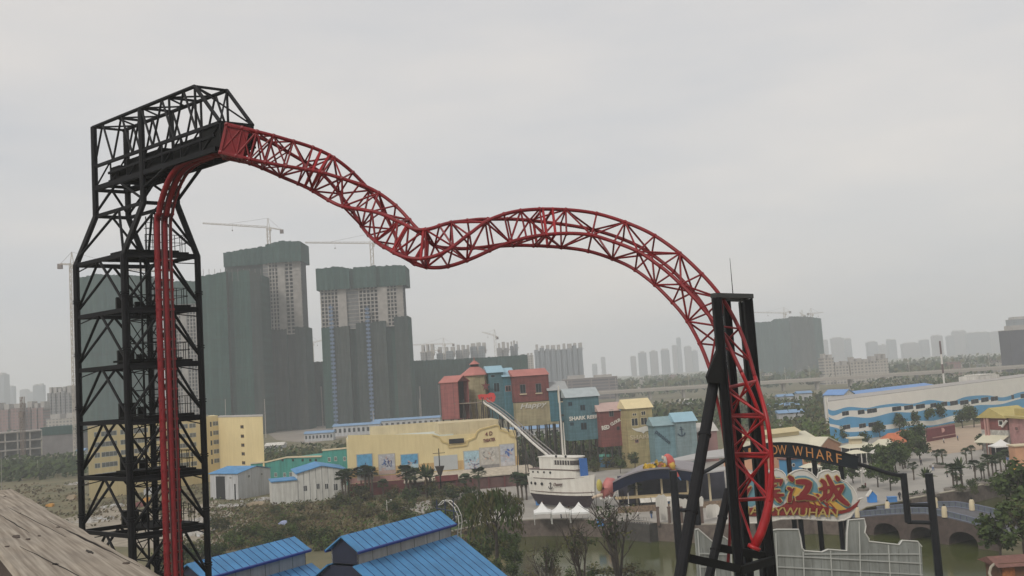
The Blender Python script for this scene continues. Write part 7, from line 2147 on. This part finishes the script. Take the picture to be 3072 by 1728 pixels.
# shrubs and bushes
BUSH = []
for k, (mats, n, rz_) in enumerate((([lf_dark, lf_mid], 420, 1.5), ([lf_mid, lf_olive], 420, 1.3), ([lf_dry, lf_olive], 360, 1.4), ([lf_bright, lf_mid], 420, 1.5), ([lf_olive, lf_dark], 420, 1.7))):
    rnd = random.Random(100 + k); mb = MB(); leaves(mb, rnd, (0, 0, rz_ * .85), (1.7, 1.7, rz_), int(n * 1.5), .30, 13, 2)
    st = MB()
    for q in range(6):
        a = rnd.uniform(0, 6.28); st.path([(0, 0, 0), (math.cos(a) * .5, math.sin(a) * .5, .9), (math.cos(a) * 1.1, math.sin(a) * 1.1, rz_ * 1.5)], [.06, .04, .02], 4)
    BUSH.append(proto('shrub', [('foliage', mb, mats), ('stems', st, m_bark)], 'shrub'))
TREE = []
for k, (mats, n, h) in enumerate((([lf_dark, lf_mid], 900, 7), ([lf_mid, lf_bright], 900, 6.5), ([lf_olive, lf_mid], 700, 7))):
    rnd = random.Random(200 + k); mb = MB(); leaves(mb, rnd, (0, 0, h * .62), (2.9, 2.9, 2.7), n, .72, 16, 2)
    st = MB(); limbs(st, rnd, h * .9, 2.0, .2)
    TREE.append(proto('broadleaf_tree', [('crown', mb, mats), ('trunk', st, m_bark)], 'tree'))
WIL = []
for k in range(2):
    rnd = random.Random(300 + k); mb = MB()
    for q in range(1500):
        a = rnd.uniform(0, 6.28); r = 3.4 * rnd.random() ** .6; zt = 8.6 - .16 * r * r + rnd.uniform(-.5, .4); z = zt - rnd.random() ** 1.6 * (1.2 + r * .9)
        p = V((r * math.cos(a), r * math.sin(a), max(1.2, z))); dx = V((rnd.gauss(0, .12), rnd.gauss(0, .12), -rnd.uniform(.4, .8))); sd_ = V((rnd.uniform(-.1, .1), rnd.uniform(-.1, .1), 0))
        mb.cur = 0 if math.sin(a * 3 + k) > 0 else 1
        mb.face([p - sd_, p + dx * .5 + sd_ * 1.4, p + dx, p + dx * .5 - sd_ * 1.2])
    st = MB(); limbs(st, rnd, 8.0, 2.6, .24, 7, .25)
    WIL.append(proto('willow_tree', [('crown', mb, [lf_olive, lf_mid]), ('trunk', st, m_bark)], 'tree'))
BARE = []
for k in range(2):
    rnd = random.Random(400 + k); st = MB()
    for q in range(5):
        a = rnd.uniform(0, 6.28); e = V((math.cos(a) * rnd.uniform(1.4, 2.8), math.sin(a) * rnd.uniform(.8, 2), rnd.uniform(5.5, 7.5)))
        m_ = V((e.x * .4, e.y * .4, e.z * .5)); st.path([(0, 0, 0), m_, e], [.16, .1, .03], 5)
        for w_ in range(7):
            s = m_ + (e - m_) * rnd.uniform(-.3, .9); e2 = s + V((rnd.uniform(-1, 1) * 1.5, rnd.uniform(-1, 1) * 1.2, rnd.uniform(.7, 1.8)))
            st.path([s, (s + e2) / 2 + V((0, 0, -.15)), e2], [.06, .045, .02], 4)
            for y in range(2):
                e3 = e2 + V((rnd.uniform(-1, 1) * .8, rnd.uniform(-1, 1) * .8, rnd.uniform(.3, .9))); st.path([(s + e2) / 2, e3], [.035, .012], 3)
    mb = MB(); leaves(mb, rnd, (0, 0, 5.6), (2.6, 2.2, 1.6), 380, .28, 11, 2)
    BARE.append(proto('sparse_tree', [('crown', mb, [lf_dark, lf_olive]), ('trunk', st, m_bark)], 'tree'))
# palms: fan of drooping fronds on a shaggy trunk
PALM = []
for k, (h, fr_n, fl, upr) in enumerate(((4.0, 30, 1.9, 0), (5.0, 24, 1.55, 0), (3.4, 20, 2.4, 1))):
    rnd = random.Random(500 + k); st = MB()
    st.path([(0, 0, 0), (.06, .03, h * .35), (.02, .08, h * .7), (.05, .05, h)], [.24, .2, .2, .17], 8)
    sk = MB()
    for q in range(26):
        a = rnd.uniform(0, 6.28); z = h - rnd.uniform(.05, .9); e = V((math.cos(a) * .42, math.sin(a) * .42, z - rnd.uniform(.4, .8)))
        sd_ = V((-math.sin(a), math.cos(a), 0)) * .09; p = V((math.cos(a) * .15, math.sin(a) * .15, z)); sk.face([p - sd_, p + sd_, e + sd_ * .5, e - sd_ * .5])
    mb = MB()
    for q in range(fr_n):
        a = 2 * math.pi * q / fr_n * 1.618 * 2 + rnd.uniform(-.2, .2); el = rnd.uniform(-.35, 1.2) if not upr else rnd.uniform(.5, 1.35)
        d = V((math.cos(a) * math.cos(el), math.sin(a) * math.cos(el), math.sin(el))); side = V((-math.sin(a), math.cos(a), 0))
        c = V((.05, .05, h)); 
        if upr:      # feather fronds
            prev = None
            for s in range(6):
                t__ = s / 5; p = c + d * fl * t__ * 1.1 + V((0, 0, -.5 * t__ * t__ * math.cos(el) * fl)); wd_ = .3 * math.sin(math.pi * min(.95, .12 + t__ * .85))
                row = (p - side * wd_ - V((0, 0, wd_ * .4)), p, p + side * wd_ - V((0, 0, wd_ * .4)))
                if prev: mb.cur = q % 2; mb.face([prev[0], prev[1], row[1], row[0]]); mb.face([prev[1], prev[2], row[2], row[1]])
                prev = row
        else:        # fan fronds
            stem = c + d * fl * .5; mb.cur = q % 2
            mb.face([c - side * .03, c + side * .03, stem + side * .03, stem - side * .03])
            nrm = side.cross(d)
            for s in range(8):
                b_ = (s - 3.5) / 3.5 * 1.15; dd = (d * math.cos(b_) + side * math.sin(b_)).normalized(); sw = (side * math.cos(b_) - d * math.sin(b_)) * .13
                tip = stem + dd * fl * .55 + V((0, 0, -.22 * fl * .6)); md = stem + dd * fl * .32
                mb.face([stem, md - sw, tip, md + sw])
    PALM.append(proto('palm_tree', [('fronds', mb, [lf_palm, lf_mid if upr else lf_palm]), ('trunk', st, m_pbark), ('dry_skirt', sk, lf_dry)], 'palm'))
def palm(k, px, pyb, pyt, label, group, Y=None):
    p = gp(px, pyb) if Y is None else gY(px, Y); top = at(px, pyt, p.y).z; base_h = (4.0, 5.0, 3.4)[k] + (1.2, 1.0, 2.0)[k]
    s = max(.5, min(2.2, top / base_h))
    place(PALM[k], p + V((0, 0, .02)), random.uniform(0, 6.28), s, label, group)
def bush(k, px, py, h, label, group, wide=1.0):
    p = gp(px, py); s = h / 2.6
    place(BUSH[k], p, random.uniform(0, 6.28), (s * wide, s * wide, s), label, group)
def tree(pr, px, py, h, base, label, group, z=0):
    p = atz(px, py, z); s = h / base
    return place(pr, p, random.uniform(0, 6.28), s, label, group)
random.seed(21)
G = 'palms in front of the theater'
for px, pb, pt, k, lb in ((1030, 1510, 1412, 1, 'shaggy palm at the left corner of the theater'), (1038, 1512, 1414, 1, 'shaggy palm beside the white shed and theater corner'), (1048, 1506, 1408, 1, 'palm touching the theater left edge'),
        (1073, 1488, 1398, 1, 'palm before the left beach poster'), (1086, 1488, 1400, 1, 'second palm before the left beach poster'), (1097, 1490, 1398, 1, 'middle palm of five before the left beach poster'), (1108, 1490, 1400, 1, 'fourth palm before the left beach poster'), (1118, 1492, 1402, 1, 'palm right of the left beach poster'),
        (1222, 1492, 1398, 0, 'palm under the second beach poster'), (1234, 1494, 1410, 0, 'palm right of the second beach poster'), (1247, 1490, 1408, 0, 'palm between the second beach poster and the blank screen'),
        (1282, 1496, 1394, 2, 'spiky palm left of the blank screen'), (1293, 1490, 1402, 2, 'spiky palm below the blank screen corner'), (1398, 1490, 1424, 0, 'low palm below the misty poster'), (1438, 1486, 1404, 0, 'palm between the misty and the grey poster'),
        (1556, 1500, 1420, 0, 'palm at the right end of the theater canopy'), (1568, 1502, 1424, 0, 'second palm at the right end of the theater canopy'), (1580, 1500, 1428, 0, 'palm between the canopy end and the boat'), (1150, 1496, 1440, 0, 'palm under the blue and white poster')): palm(k, px, pb, pt, lb, G)
mb = MB(); p = gp(1324, 1488)
t = thing('signal_mast', 'dark ship style mast with a basket standing before the blank screen', 'mast', p)
top = at(1322, 1345, p.y).z; mb.tube(p, xy(p, top), .22, .12, 8); mb.build('pole', m_dark, t)
mb = MB(); z = at(1322, 1398, p.y).z; mb.lathe(xy(p, z - 2.4), [(.4, 0), (1.2, 2.2), (1.3, 2.4)], 8); mb.build('basket', m_stilt, t)
mb = MB(); mb.tube(xy(p, top - 1.2) + V((-1.6, 0, 0)), xy(p, top - 1.2) + V((1.6, 0, 0)), .08, n=5); mb.build('yard', m_dark, t)
G = 'palms on the plaza'
def planter(px, py, r):
    p = gp(px, py); mb = MB(); rnd = random.Random(int(px)); mb.lathe(p + V((0, 0, .02)), [(r, 0), (r, .55), (r - .25, .56)], 14)
    leaves(mb, rnd, tuple(p + V((0, 0, .8))), (r * .9, r * .9, .5), 130, .4, 8, 1); 
    for i in range(len(mb.mi)): mb.mi[i] = 0 if i < 14 * 2 + 2 else 1
    return mb
for k, (px, py, r, lb) in enumerate(((2822, 1402, 2.6, 'round planter under the palm pair on the tan plaza'), (2872, 1472, 2.6, 'round planter under the palms behind the bridge'), (2950, 1452, 3.2, 'planter below the palm row at the right'), (2785, 1488, 2.2, 'planter behind the outer gate post'), (2736, 1492, 2.0, 'planter between the two gate posts'), (2590, 1472, 1.3, 'small planter at the foot of the ornate lamp'), (1912, 1526, 2.2, 'planter under the palm before the restaurant'))):
    planter(px, py, r).single('planter', [M('planter_stone', (.16, .14, .12), .9, .3, scale=1), lf_dark], lb, 'planter', 'round planters')
for px, pb, pt, k, lb in ((2812, 1398, 1350, 0, 'left palm of the pair on the tan plaza'), (2829, 1400, 1350, 0, 'right palm of the pair on the tan plaza'), (2862, 1466, 1392, 0, 'bushy palm left of the upright palm'), (2872, 1466, 1400, 0, 'second bushy palm left of the upright palm'), (2888, 1462, 1374, 2, 'palm with upright feather fronds behind the bridge'),
        (2928, 1446, 1382, 0, 'first palm of the right row from the left'), (2946, 1440, 1396, 0, 'low palm, second of the right row'), (2953, 1436, 1390, 0, 'third palm of the right row'), (2968, 1430, 1364, 0, 'tall palm, fourth of the right row'), (2980, 1428, 1368, 0, 'fifth palm of the right row'), (2989, 1424, 1370, 0, 'sixth palm of the right row'), (3004, 1416, 1360, 0, 'seventh palm of the right row'), (3018, 1408, 1352, 0, 'tall end palm of the right row'),
        (2784, 1484, 1404, 2, 'palm whose fronds spread behind the outer gate post'), (1910, 1524, 1448, 0, 'dark palm in front of the restaurant awnings'), (1756, 1520, 1440, 2, 'feathery palm in front of the boat hull'), (2950, 1346, 1302, 0, 'palm left of the pirate house'), (3060, 1345, 1285, 0, 'palm beside the pink house'),
        (2668, 1350, 1322, 0, 'small palm among the pavilion roofs'), (2700, 1398, 1340, 0, 'palm in front of the dark tree by the inner gate post'), (2716, 1404, 1346, 0, 'palm right of the dark tree by the inner gate post'), (2742, 1440, 1388, 0, 'palm on the pale paving between the gate posts'), (2622, 1420, 1366, 0, 'palm just right of the arched sign end'), (2900, 1392, 1346, 0, 'palm at the middle of the plaza edge'), (2916, 1380, 1338, 0, 'palm nearer the pirate house side of the plaza edge'), (2760, 1330, 1290, 0, 'palm before the dark red stage')): palm(k, px, pb, pt, lb, G)
G = 'trees round the plaza'
for px, py, h, k, lb in ((2726, 1362, 9, 1, 'tall tree right of the bright orange roof'), (2752, 1352, 10, 0, 'dense tree at the left edge of the tan plaza'), (2762, 1385, 8, 0, 'dark tree by the tan plaza with white trunk'), (2655, 1432, 8, 0, 'dark broad tree under the gate arm'), (2690, 1424, 8.5, 0, 'tall dark tree above the inner gate post'), (2710, 1408, 7.5, 1, 'tree behind the inner gate post'), (2634, 1462, 7, 1, 'tree right of the ornate lamp'), (2672, 1472, 7, 0, 'tree left of the inner gate post'),
        (2700, 1300, 9, 0, 'dark tree in front of the wave hall, left'), (2740, 1290, 9, 0, 'dark tree in front of the wave hall, middle'), (2784, 1282, 10, 1, 'tall tree in front of the wave hall, right'), (2812, 1276, 11, 0, 'highest tree before the wave hall'), (2888, 1284, 8, 0, 'tree right of the dark red stage'), (2922, 1282, 9, 0, 'dark tree between stage and pirate house'), (2640, 1312, 7, 0, 'tree above the cream pavilion'), (2525, 1330, 7, 0, 'round tree at the wave hall corner'), (2948, 1352, 5.5, 0, 'small tree with blue stand left of the pirate house'),
        (1862, 1420, 5, 1, 'shrubby tree below the dark red stilt house'), (1905, 1408, 6, 2, 'tree leaning on the yellow house wall'), (2440, 1420, 6, 1, 'tree behind the characters sign'), (2480, 1440, 6, 0, 'dark tree right behind the characters sign'), (2520, 1460, 6, 1, 'tree right of the characters sign top'), (2560, 1450, 5.5, 0, 'tree under the end of the arched sign'), (2610, 1392, 6.5, 0, 'dark tree behind the market stalls'), (2650, 1396, 7, 1, 'tree behind the gate arm, left'), (2684, 1388, 7.5, 0, 'tree behind the gate arm, right'), (2720, 1384, 7, 0, 'dark tree left of the tan plaza palms'), (2596, 1340, 6, 0, 'dark tree between the pavilions and the wave hall'), (2850, 1268, 8, 0, 'tree behind the dark red stage'), (2908, 1262, 8, 1, 'tree before the wave hall near the pirate house')): tree(TREE[k], px, py, h, 8.0, lb, G)
# the near bank: willows, sparse trees
G = 'trees on the canal bank'
tree(WIL[0], 1492, 1700, 12.5, 8.8, 'large light green willow on the bank right of the blue shed', G)
tree(WIL[1], 1420, 1600, 8, 8.8, 'small willow behind the ladder hoop of the blue shed', G)
for px, zb_, Y, h, k, lb in ((1640, 0, 128, 8.5, 0, 'nearly bare forked tree at the bottom left of the canal'), (1752, 0, 130, 10.5, 1, 'dark forked tree in the middle of the canal view'), (1860, 0, 136, 12.5, 0, 'taller leaning tree left of the gate post')):
    place(BARE[k], gY(px, Y), random.uniform(0, 6.28), h / 7.8, lb, G)
for px, py, Y, h, k, lb in ((3000, 0, 136, 8.5, 0, 'tall dark tree at the right end of the bridge'), (3046, 0, 150, 8, 1, 'tree at the lower right edge beyond the bridge'), (3066, 0, 170, 12, 0, 'dense tree at the right edge above the bridge'), (3020, 0, 182, 8, 1, 'tree behind the right bridge railing'), (3075, 0, 140, 9, 2, 'olive tree at the bottom right corner')):
    place(TREE[k], gY(px, Y), random.uniform(0, 6.28), h / 8.0, lb, G)
p = gY(3035, 118)
t = thing('wooden_hut', 'small wooden hut with reddish shingle roof at the lower right corner', 'hut', p)
f = FR(gY(3008, 116), gY(3076, 116)); z0_, z1_ = f.px(3040, 1699)[1], f.px(3040, 1664, 2.4)[1] - .6
mb = MB(); f.box(mb, .3, f.L + 1, .5, 4, 0, z0_ + .3); mb.build('wall', M('hut_brown', (.12, .06, .035), .85, .3, scale=1), t)
mb = MB(); mb.prism([f.p(-.2, -.3, z0_), f.p(-.2, 2.4, z1_ + .6), f.p(-.2, 5, z0_)], f.u * (f.L + 2)); mb.build('roof', M('hut_shingle', (.16, .075, .06), .9, .25, scale=2), t)
mb = MB(); f.box(mb, f.L * .2, f.L * .75, .35, .49, .5, z0_ - .2); mb.build('display', M('hut_display', (.25, .09, .03), .8, .5, scale=2.5), t)
mb = MB(); mb.path([at(2996, 1680, 118), at(2972, 1702, 116), at(2968, 1720, 115), at(2978, 1745, 114)], .16, 6)
mb.single('bank_kerb', M('dull_kerb', (.30, .27, .21), .9, .2), 'curved pale kerb at the water edge in the lower right corner', 'kerb')
# shrub belt in front of the theater and along the left field
rnd = random.Random(77)
ZN = ('in front of the theater steps', 'in the wild patch above the left blue shed', 'above the centre blue shed roof', 'beside the white panelled shed', 'along the canal lawn')
cnt = 0
def belt(n, xr, yr, hr, ks, zone, wide=1.1):
    for _ in range(n):
        px, py = rnd.uniform(*xr), rnd.uniform(*yr); k = rnd.choice(ks)
        h = rnd.uniform(*hr)
        lb = {0: 'dark green', 1: 'mid green', 2: 'dry brownish', 3: 'bright green', 4: 'olive'}[k] + ' wild shrub ' + zone
        bush(k, px, py, h, lb, 'shrubs ' + zone, wide * rnd.uniform(.85, 1.25))
belt(20, (1050, 1420), (1482, 1510), (2.6, 4.2), (0, 2, 2, 4), ZN[0])
belt(30, (1010, 1400), (1520, 1590), (2.0, 4.2), (0, 1, 2, 2, 3, 3, 4, 4, 2), ZN[2])
belt(26, (640, 1010), (1585, 1680), (1.8, 3.4), (0, 0, 4, 4, 1, 3, 2), ZN[1])
belt(16, (800, 1020), (1525, 1590), (1.0, 2.6), (1, 3, 4, 2, 2), ZN[1])
belt(14, (1380, 1560), (1500, 1560), (1.2, 2.4), (2, 4, 1), ZN[4])
belt(12, (1580, 1880), (1385, 1420), (3, 5), (0, 1, 0), 'under the stilt houses')
belt(8, (1000, 1060), (1495, 1520), (2, 3), (2, 4), ZN[3])
belt(18, (480, 700), (1660, 1800), (2, 4), (0, 1, 4), 'around the foot of the black tower', 1.2)
belt(12, (1350, 1560), (1620, 1740), (2, 3.6), (3, 1, 0), 'on the near canal bank', 1.2)
belt(9, (1560, 1990), (1728, 1790), (1.5, 3), (4, 2, 1), 'on the near canal bank', 1.2)
belt(10, (2850, 3072), (1430, 1500), (1.2, 2.2), (0, 1), 'on the planted strip behind the bridge')
# far woods that read as one mass
def wood(name, poly_fn, n, size, mats, label):
    mb = MB(); rnd = random.Random(n)
    for k in range(n):
        p, r, h = poly_fn(rnd)
        c_ = rnd.randrange(len(mats))
        for q in range(5):
            d = V((rnd.gauss(0, .5) * r, rnd.gauss(0, .5) * r, h * rnd.uniform(.15, 1)))
            nrm = V((rnd.gauss(0, .6), rnd.gauss(-.3, .6), rnd.gauss(.5, .5))).normalized(); a = nrm.orthogonal().normalized() * size * rnd.uniform(.6, 1.3); b = nrm.cross(a).normalized() * size * rnd.uniform(.4, .8)
            mb.cur = c_; cc = p + d; mb.face([cc - a, cc + b, cc + a, cc - b])
    o = mb.build(name, mats); o['kind'] = 'stuff'; o['label'] = label
    return o
def zone(px0, px1, Y0, Y1, h0, h1, r=4):
    def fn(rnd):
        Y = Y0 + (Y1 - Y0) * rnd.random(); px = rnd.uniform(px0, px1)
        return gY(px, Y), r, rnd.uniform(h0, h1)
    return fn
random.seed(3)
wood('woodland', zone(1850, 2500, 420, 640, 4, 9), 1100, 1.5, [lf_dark, lf_mid, lf_olive], 'green belt of trees below the elevated highway')
wood('woodland', zone(2280, 2500, 290, 420, 3, 6, 3), 420, 1.0, [lf_mid, lf_olive, lf_bright], 'shrubby green patch left of the wave painted hall')
wood('woodland', zone(1560, 1960, 315, 420, 3, 7, 3), 620, 1.1, [lf_dark, lf_mid, lf_olive], 'dark greenery under and behind the stilt houses')
wood('woodland', zone(-60, 250, 400, 520, 3, 6, 4), 420, 1.3, [lf_dark, lf_mid], 'dark green belt at the left behind the field')
wood('woodland', zone(780, 1060, 350, 470, 2, 5, 3), 380, 1.1, [lf_dark, lf_mid, lf_olive], 'green belt behind the teal hall')
wood('woodland', zone(1600, 3100, 1000, 1900, 8, 16, 12), 1500, 4.0, [lf_dark, lf_mid, lf_olive], 'hazy trees and scrub beyond the highway')
wood('woodland', zone(2560, 3100, 520, 860, 5, 9), 700, 1.6, [lf_dark, lf_mid, lf_olive], 'trees between the wave hall and the highway')
wood('woodland', zone(-100, 900, 850, 1500, 5, 10, 9), 500, 3.5, [lf_dark, lf_olive], 'scrub round the left construction sites')
wood('ground_scrub', zone(-60, 640, 240, 380, .2, .8, 3), 420, .6, [lf_olive, lf_dry, lf_dry], 'rough weeds over the left field')
wood('ground_scrub', zone(620, 1100, 190, 260, .2, .9, 3), 600, .5, [lf_olive, lf_dry, lf_dry], 'rough weeds between the sheds and the tower')
def gzone(px0, px1, py0, py1, h0, h1, r=2):
    def fn(rnd):
        return gp(rnd.uniform(px0, px1), rnd.uniform(py0, py1)), r, rnd.uniform(h0, h1)
    return fn
wood('tall_grass', gzone(620, 1420, 1500, 1650, .3, 1.1), 1500, .34, [lf_olive, lf_dry, lf_bright, lf_dry, lf_mid], 'patchy tall grass and weeds between the shrubs')
# rubble heaps, tarpaulins, containers on the waste ground
m_rub = M('rubble', (.34, .32, .29), .95, .35, scale=1.5)
rnd = random.Random(31)
for k, (px, py, r, lb) in enumerate(((500, 1590, 5, 'pale rubble heap behind the red track foot'), (290, 1560, 6, 'pale rubble heap left of the tower, in the field'), (620, 1560, 5, 'rubble heap right of the tower legs'), (590, 1600, 4, 'heap of white debris beside the right tower leg'), (820, 1478, 3.5, 'coloured debris heap by the grey shed corner'), (790, 1500, 3, 'row of broken slabs below the grey shed'), (230, 1452, 4, 'white debris patch at the far left of the field'), (680, 1520, 4, 'pale heap by the dirt track'), (610, 1648, 3.5, 'white rubble beside the left blue shed'), (340, 1520, 4, 'grey heap seen between the tower legs'), (740, 1478, 2.5, 'low litter heap before the grey shed door'))):
    c = gp(px, py); mb = MB(); mb.lathe(c, [(r * .9, 0), (r * .62, .22), (r * .25, .42)], 9)
    for q in range(70):
        d = V((rnd.gauss(0, .5) * r, rnd.gauss(0, .4) * r, 0)); s = rnd.uniform(.15, .6); mb.cur = rnd.choice((0, 0, 0, 1, 2)) if k in (4, 8, 3) else rnd.choice((0, 0, 0, 1))
        mb.box(c + d + V((0, 0, s * .3 + .4 * max(0, 1 - d.length / r))), (s * rnd.uniform(.7, 1.8), s, s * .7), rnd.uniform(0, 3))
    mb.single('rubble_heap', [m_rub, M('rubble_white', (.5, .5, .5), .9, .1), M('rubble_brown', (.22, .15, .1), .9, .3)], lb, 'rubble', 'rubble heaps on the waste ground')
for k, (px, py, sz, mat, lb) in enumerate(((865, 1483, (2.4, 1.6, 1.0), m_bluer, 'blue tarpaulin bundle below the white panelled shed'), (850, 1578, (1.8, 1.4, 1.1), M('tarp_lilac', (.35, .4, .6), .8, .2), 'pale blue bundle in the shrubs above the left blue shed'), (768, 1518, (4.5, 1.6, 1.1), M('sand_box', (.34, .27, .19), .9, .2), 'long sandy brick stack in the weeds'), (420, 1520, (2.2, 1.6, 1.4), m_sred, 'dark red container between the tower legs'), (440, 1505, (2.0, 1.5, 1.2), M('orange_tarp', (.5, .25, .05), .8, .2), 'orange tarpaulin heap between the tower legs'), (345, 1480, (1.6, 1.4, 1.8), m_bluer, 'small blue cabin between the tower legs'), (150, 1520, (2.0, 1.5, .9), M('orange_tarp', (.5, .25, .05)), 'orange bundle in the left field'), (215, 1500, (2.4, 1.6, 1.6), M('sand_box', (.34, .27, .19)), 'tan crate in the left field'), (456, 1483, (4, 3, 2.5), m_shed, 'small grey cabin behind the tower middle'))):
    p = gp(px, py); mb = MB(); w_, d_, h_ = sz
    mb.prism([p + V((a * w_, -d_ / 2, b * h_ + .02)) for a, b in ((-.5, 0), (.5, 0), (.52, .7), (.3, 1.0), (-.25, .95), (-.52, .65))], (0, d_, 0))
    mb.single('covered_load', mat, lb, 'load', 'loads on the waste ground')
for px, yb_, yt, lb in ((5, 1480, 1356, 'thin grey pole at the left edge of the field'), (114, 1432, 1380, 'second thin grey pole further back in the field')):
    p = gp(px, yb_); mb = MB(); mb.tube(p, xy(p, at(px, yt, p.y).z), .12, .09, 6); mb.single('utility_pole', m_conc, lb, 'pole', 'grey poles in the left field')
for px, Y, yt, lb in ((1262, 690, 1195, 'thin pale pole before the netted towers'), (680, 640, 1197, 'pale pole in front of the broad netted tower, left of two'), (798, 640, 1197, 'pale pole in front of the broad netted tower, right of two'), (1122, 640, 1232, 'thin lamp pole before the capped tower')):
    p = gY(px, Y); mb = MB(); mb.tube(p, xy(p, at(px, yt, Y).z), .22, .16, 6); mb.single('utility_pole', m_crane, lb, 'pole', 'pale poles along the building site')

# ------------------------------------------------------------------ people far below
def person(label, px, py, shirt, legs, face=0.0, h=1.7, stride=.25):
    p = gp(px, py) + V((0, 0, .03))
    me = bpy.data.meshes.new('person')
    s = h / 1.7; w_ = stride
    vs = [(0, 0, .92), (0, 0, 1.15), (0, 0, 1.38), (0, 0, 1.48), (0, .02, 1.6), (.10, 0, .88), (.12, w_ * .5, .48), (.12, w_ * .3, .08), (.12, w_ * .3 + .16, .03), (-.10, 0, .88), (-.12, -w_ * .3, .48), (-.12, -w_ * .8, .1), (-.12, -w_ * .8 + .16, .03),
          (.2, 0, 1.38), (.25, -.06, 1.12), (.26, .06, .88), (-.2, 0, 1.38), (-.25, .08, 1.12), (-.26, .14, .9)]
    es = [(0, 1), (1, 2), (2, 3), (3, 4), (0, 5), (5, 6), (6, 7), (7, 8), (0, 9), (9, 10), (10, 11), (11, 12), (2, 13), (13, 14), (14, 15), (2, 16), (16, 17), (17, 18)]
    rd = [.15, .14, .15, .06, .11, .10, .07, .05, .045, .10, .07, .05, .045, .075, .05, .04, .075, .05, .04]
    me.from_pydata([V(v) * s for v in vs], es, [])
    o = bpy.data.objects.new('person', me); COL.objects.link(o)
    m = o.modifiers.new('skin', 'SKIN'); m.use_smooth_shade = True
    sk_ = me.skin_vertices[0].data
    for i, r in enumerate(rd): sk_[i].radius = (r * s, r * s)
    sk_[0].use_root = True
    dg = bpy.context.evaluated_depsgraph_get(); dg.update()
    me2 = bpy.data.meshes.new_from_object(o.evaluated_get(dg)); bpy.data.objects.remove(o)
    me2.materials.clear()
    for mt in (legs, shirt, M('skin_tone', (.35, .2, .14), .7, .1), M('black_hair', (.012, .01, .01), .7, .2)): me2.materials.append(mt)
    for f_ in me2.polygons:
        c = f_.center / s
        f_.material_index = 0 if c.z < .92 and abs(c.x) < .21 else (1 if c.z < 1.46 else (3 if c.z > 1.62 or c.y < 0 else 2))
        f_.use_smooth = True
    o = bpy.data.objects.new('person', me2); COL.objects.link(o); o.location = p; o.rotation_euler = (0, 0, face)
    tag(o, label, 'person', 'people on the plaza')
cw, cb, cd, cr_ = M('cloth_white', (.5, .5, .48), .9, .1), M('cloth_blue', (.08, .14, .28), .9, .1), M('cloth_dark', (.03, .03, .035), .9, .1), M('cloth_red', (.4, .06, .05), .9, .1)
for lb, px, py, a, b, fc in (('person in white walking on the tan plaza', 2832, 1330, cw, cd, 1), ('person in dark clothes on the pale paving near the trees', 2764, 1396, cd, cd, 2), ('person in red by the pirate house awning', 2962, 1352, cr_, cd, 0), ('person in blue near the palm pair', 2956, 1346, cb, cd, 3), ('person in white beside the low palms at right', 3032, 1382, cw, cb, .5), ('person in blue beside the low palms at right', 3024, 1390, cb, cd, 2.5), ('person in dark clothes left of the tents', 1560, 1532, cd, cd, 1.2), ('person in white on the quay deck', 1915, 1558, cw, cd, 1.5), ('person in dark clothes on the quay deck', 1955, 1555, cd, cb, .3), ('person in red behind the forked tree on the canal bank', 1848, 1727, cr_, cd, 0), ('person in blue walking past the red stage', 2874, 1322, cb, cd, 1), ('person in white near the left palm pair planter', 2800, 1412, cw, cb, 2), ('person in red in the middle of the pale plaza', 2842, 1432, cr_, cd, .7), ('person in white close to the palm row', 2912, 1408, cw, cd, 1.4), ('person in dark clothes crossing the stone bridge approach', 2700, 1500, cd, cd, .2), ('person in white by the creature sculpture', 1846, 1500, cw, cd, 2.2), ('person in blue under the middle tent', 1684, 1556, cb, cd, 1.1)):
    person(lb, px, py, a, b, fc)
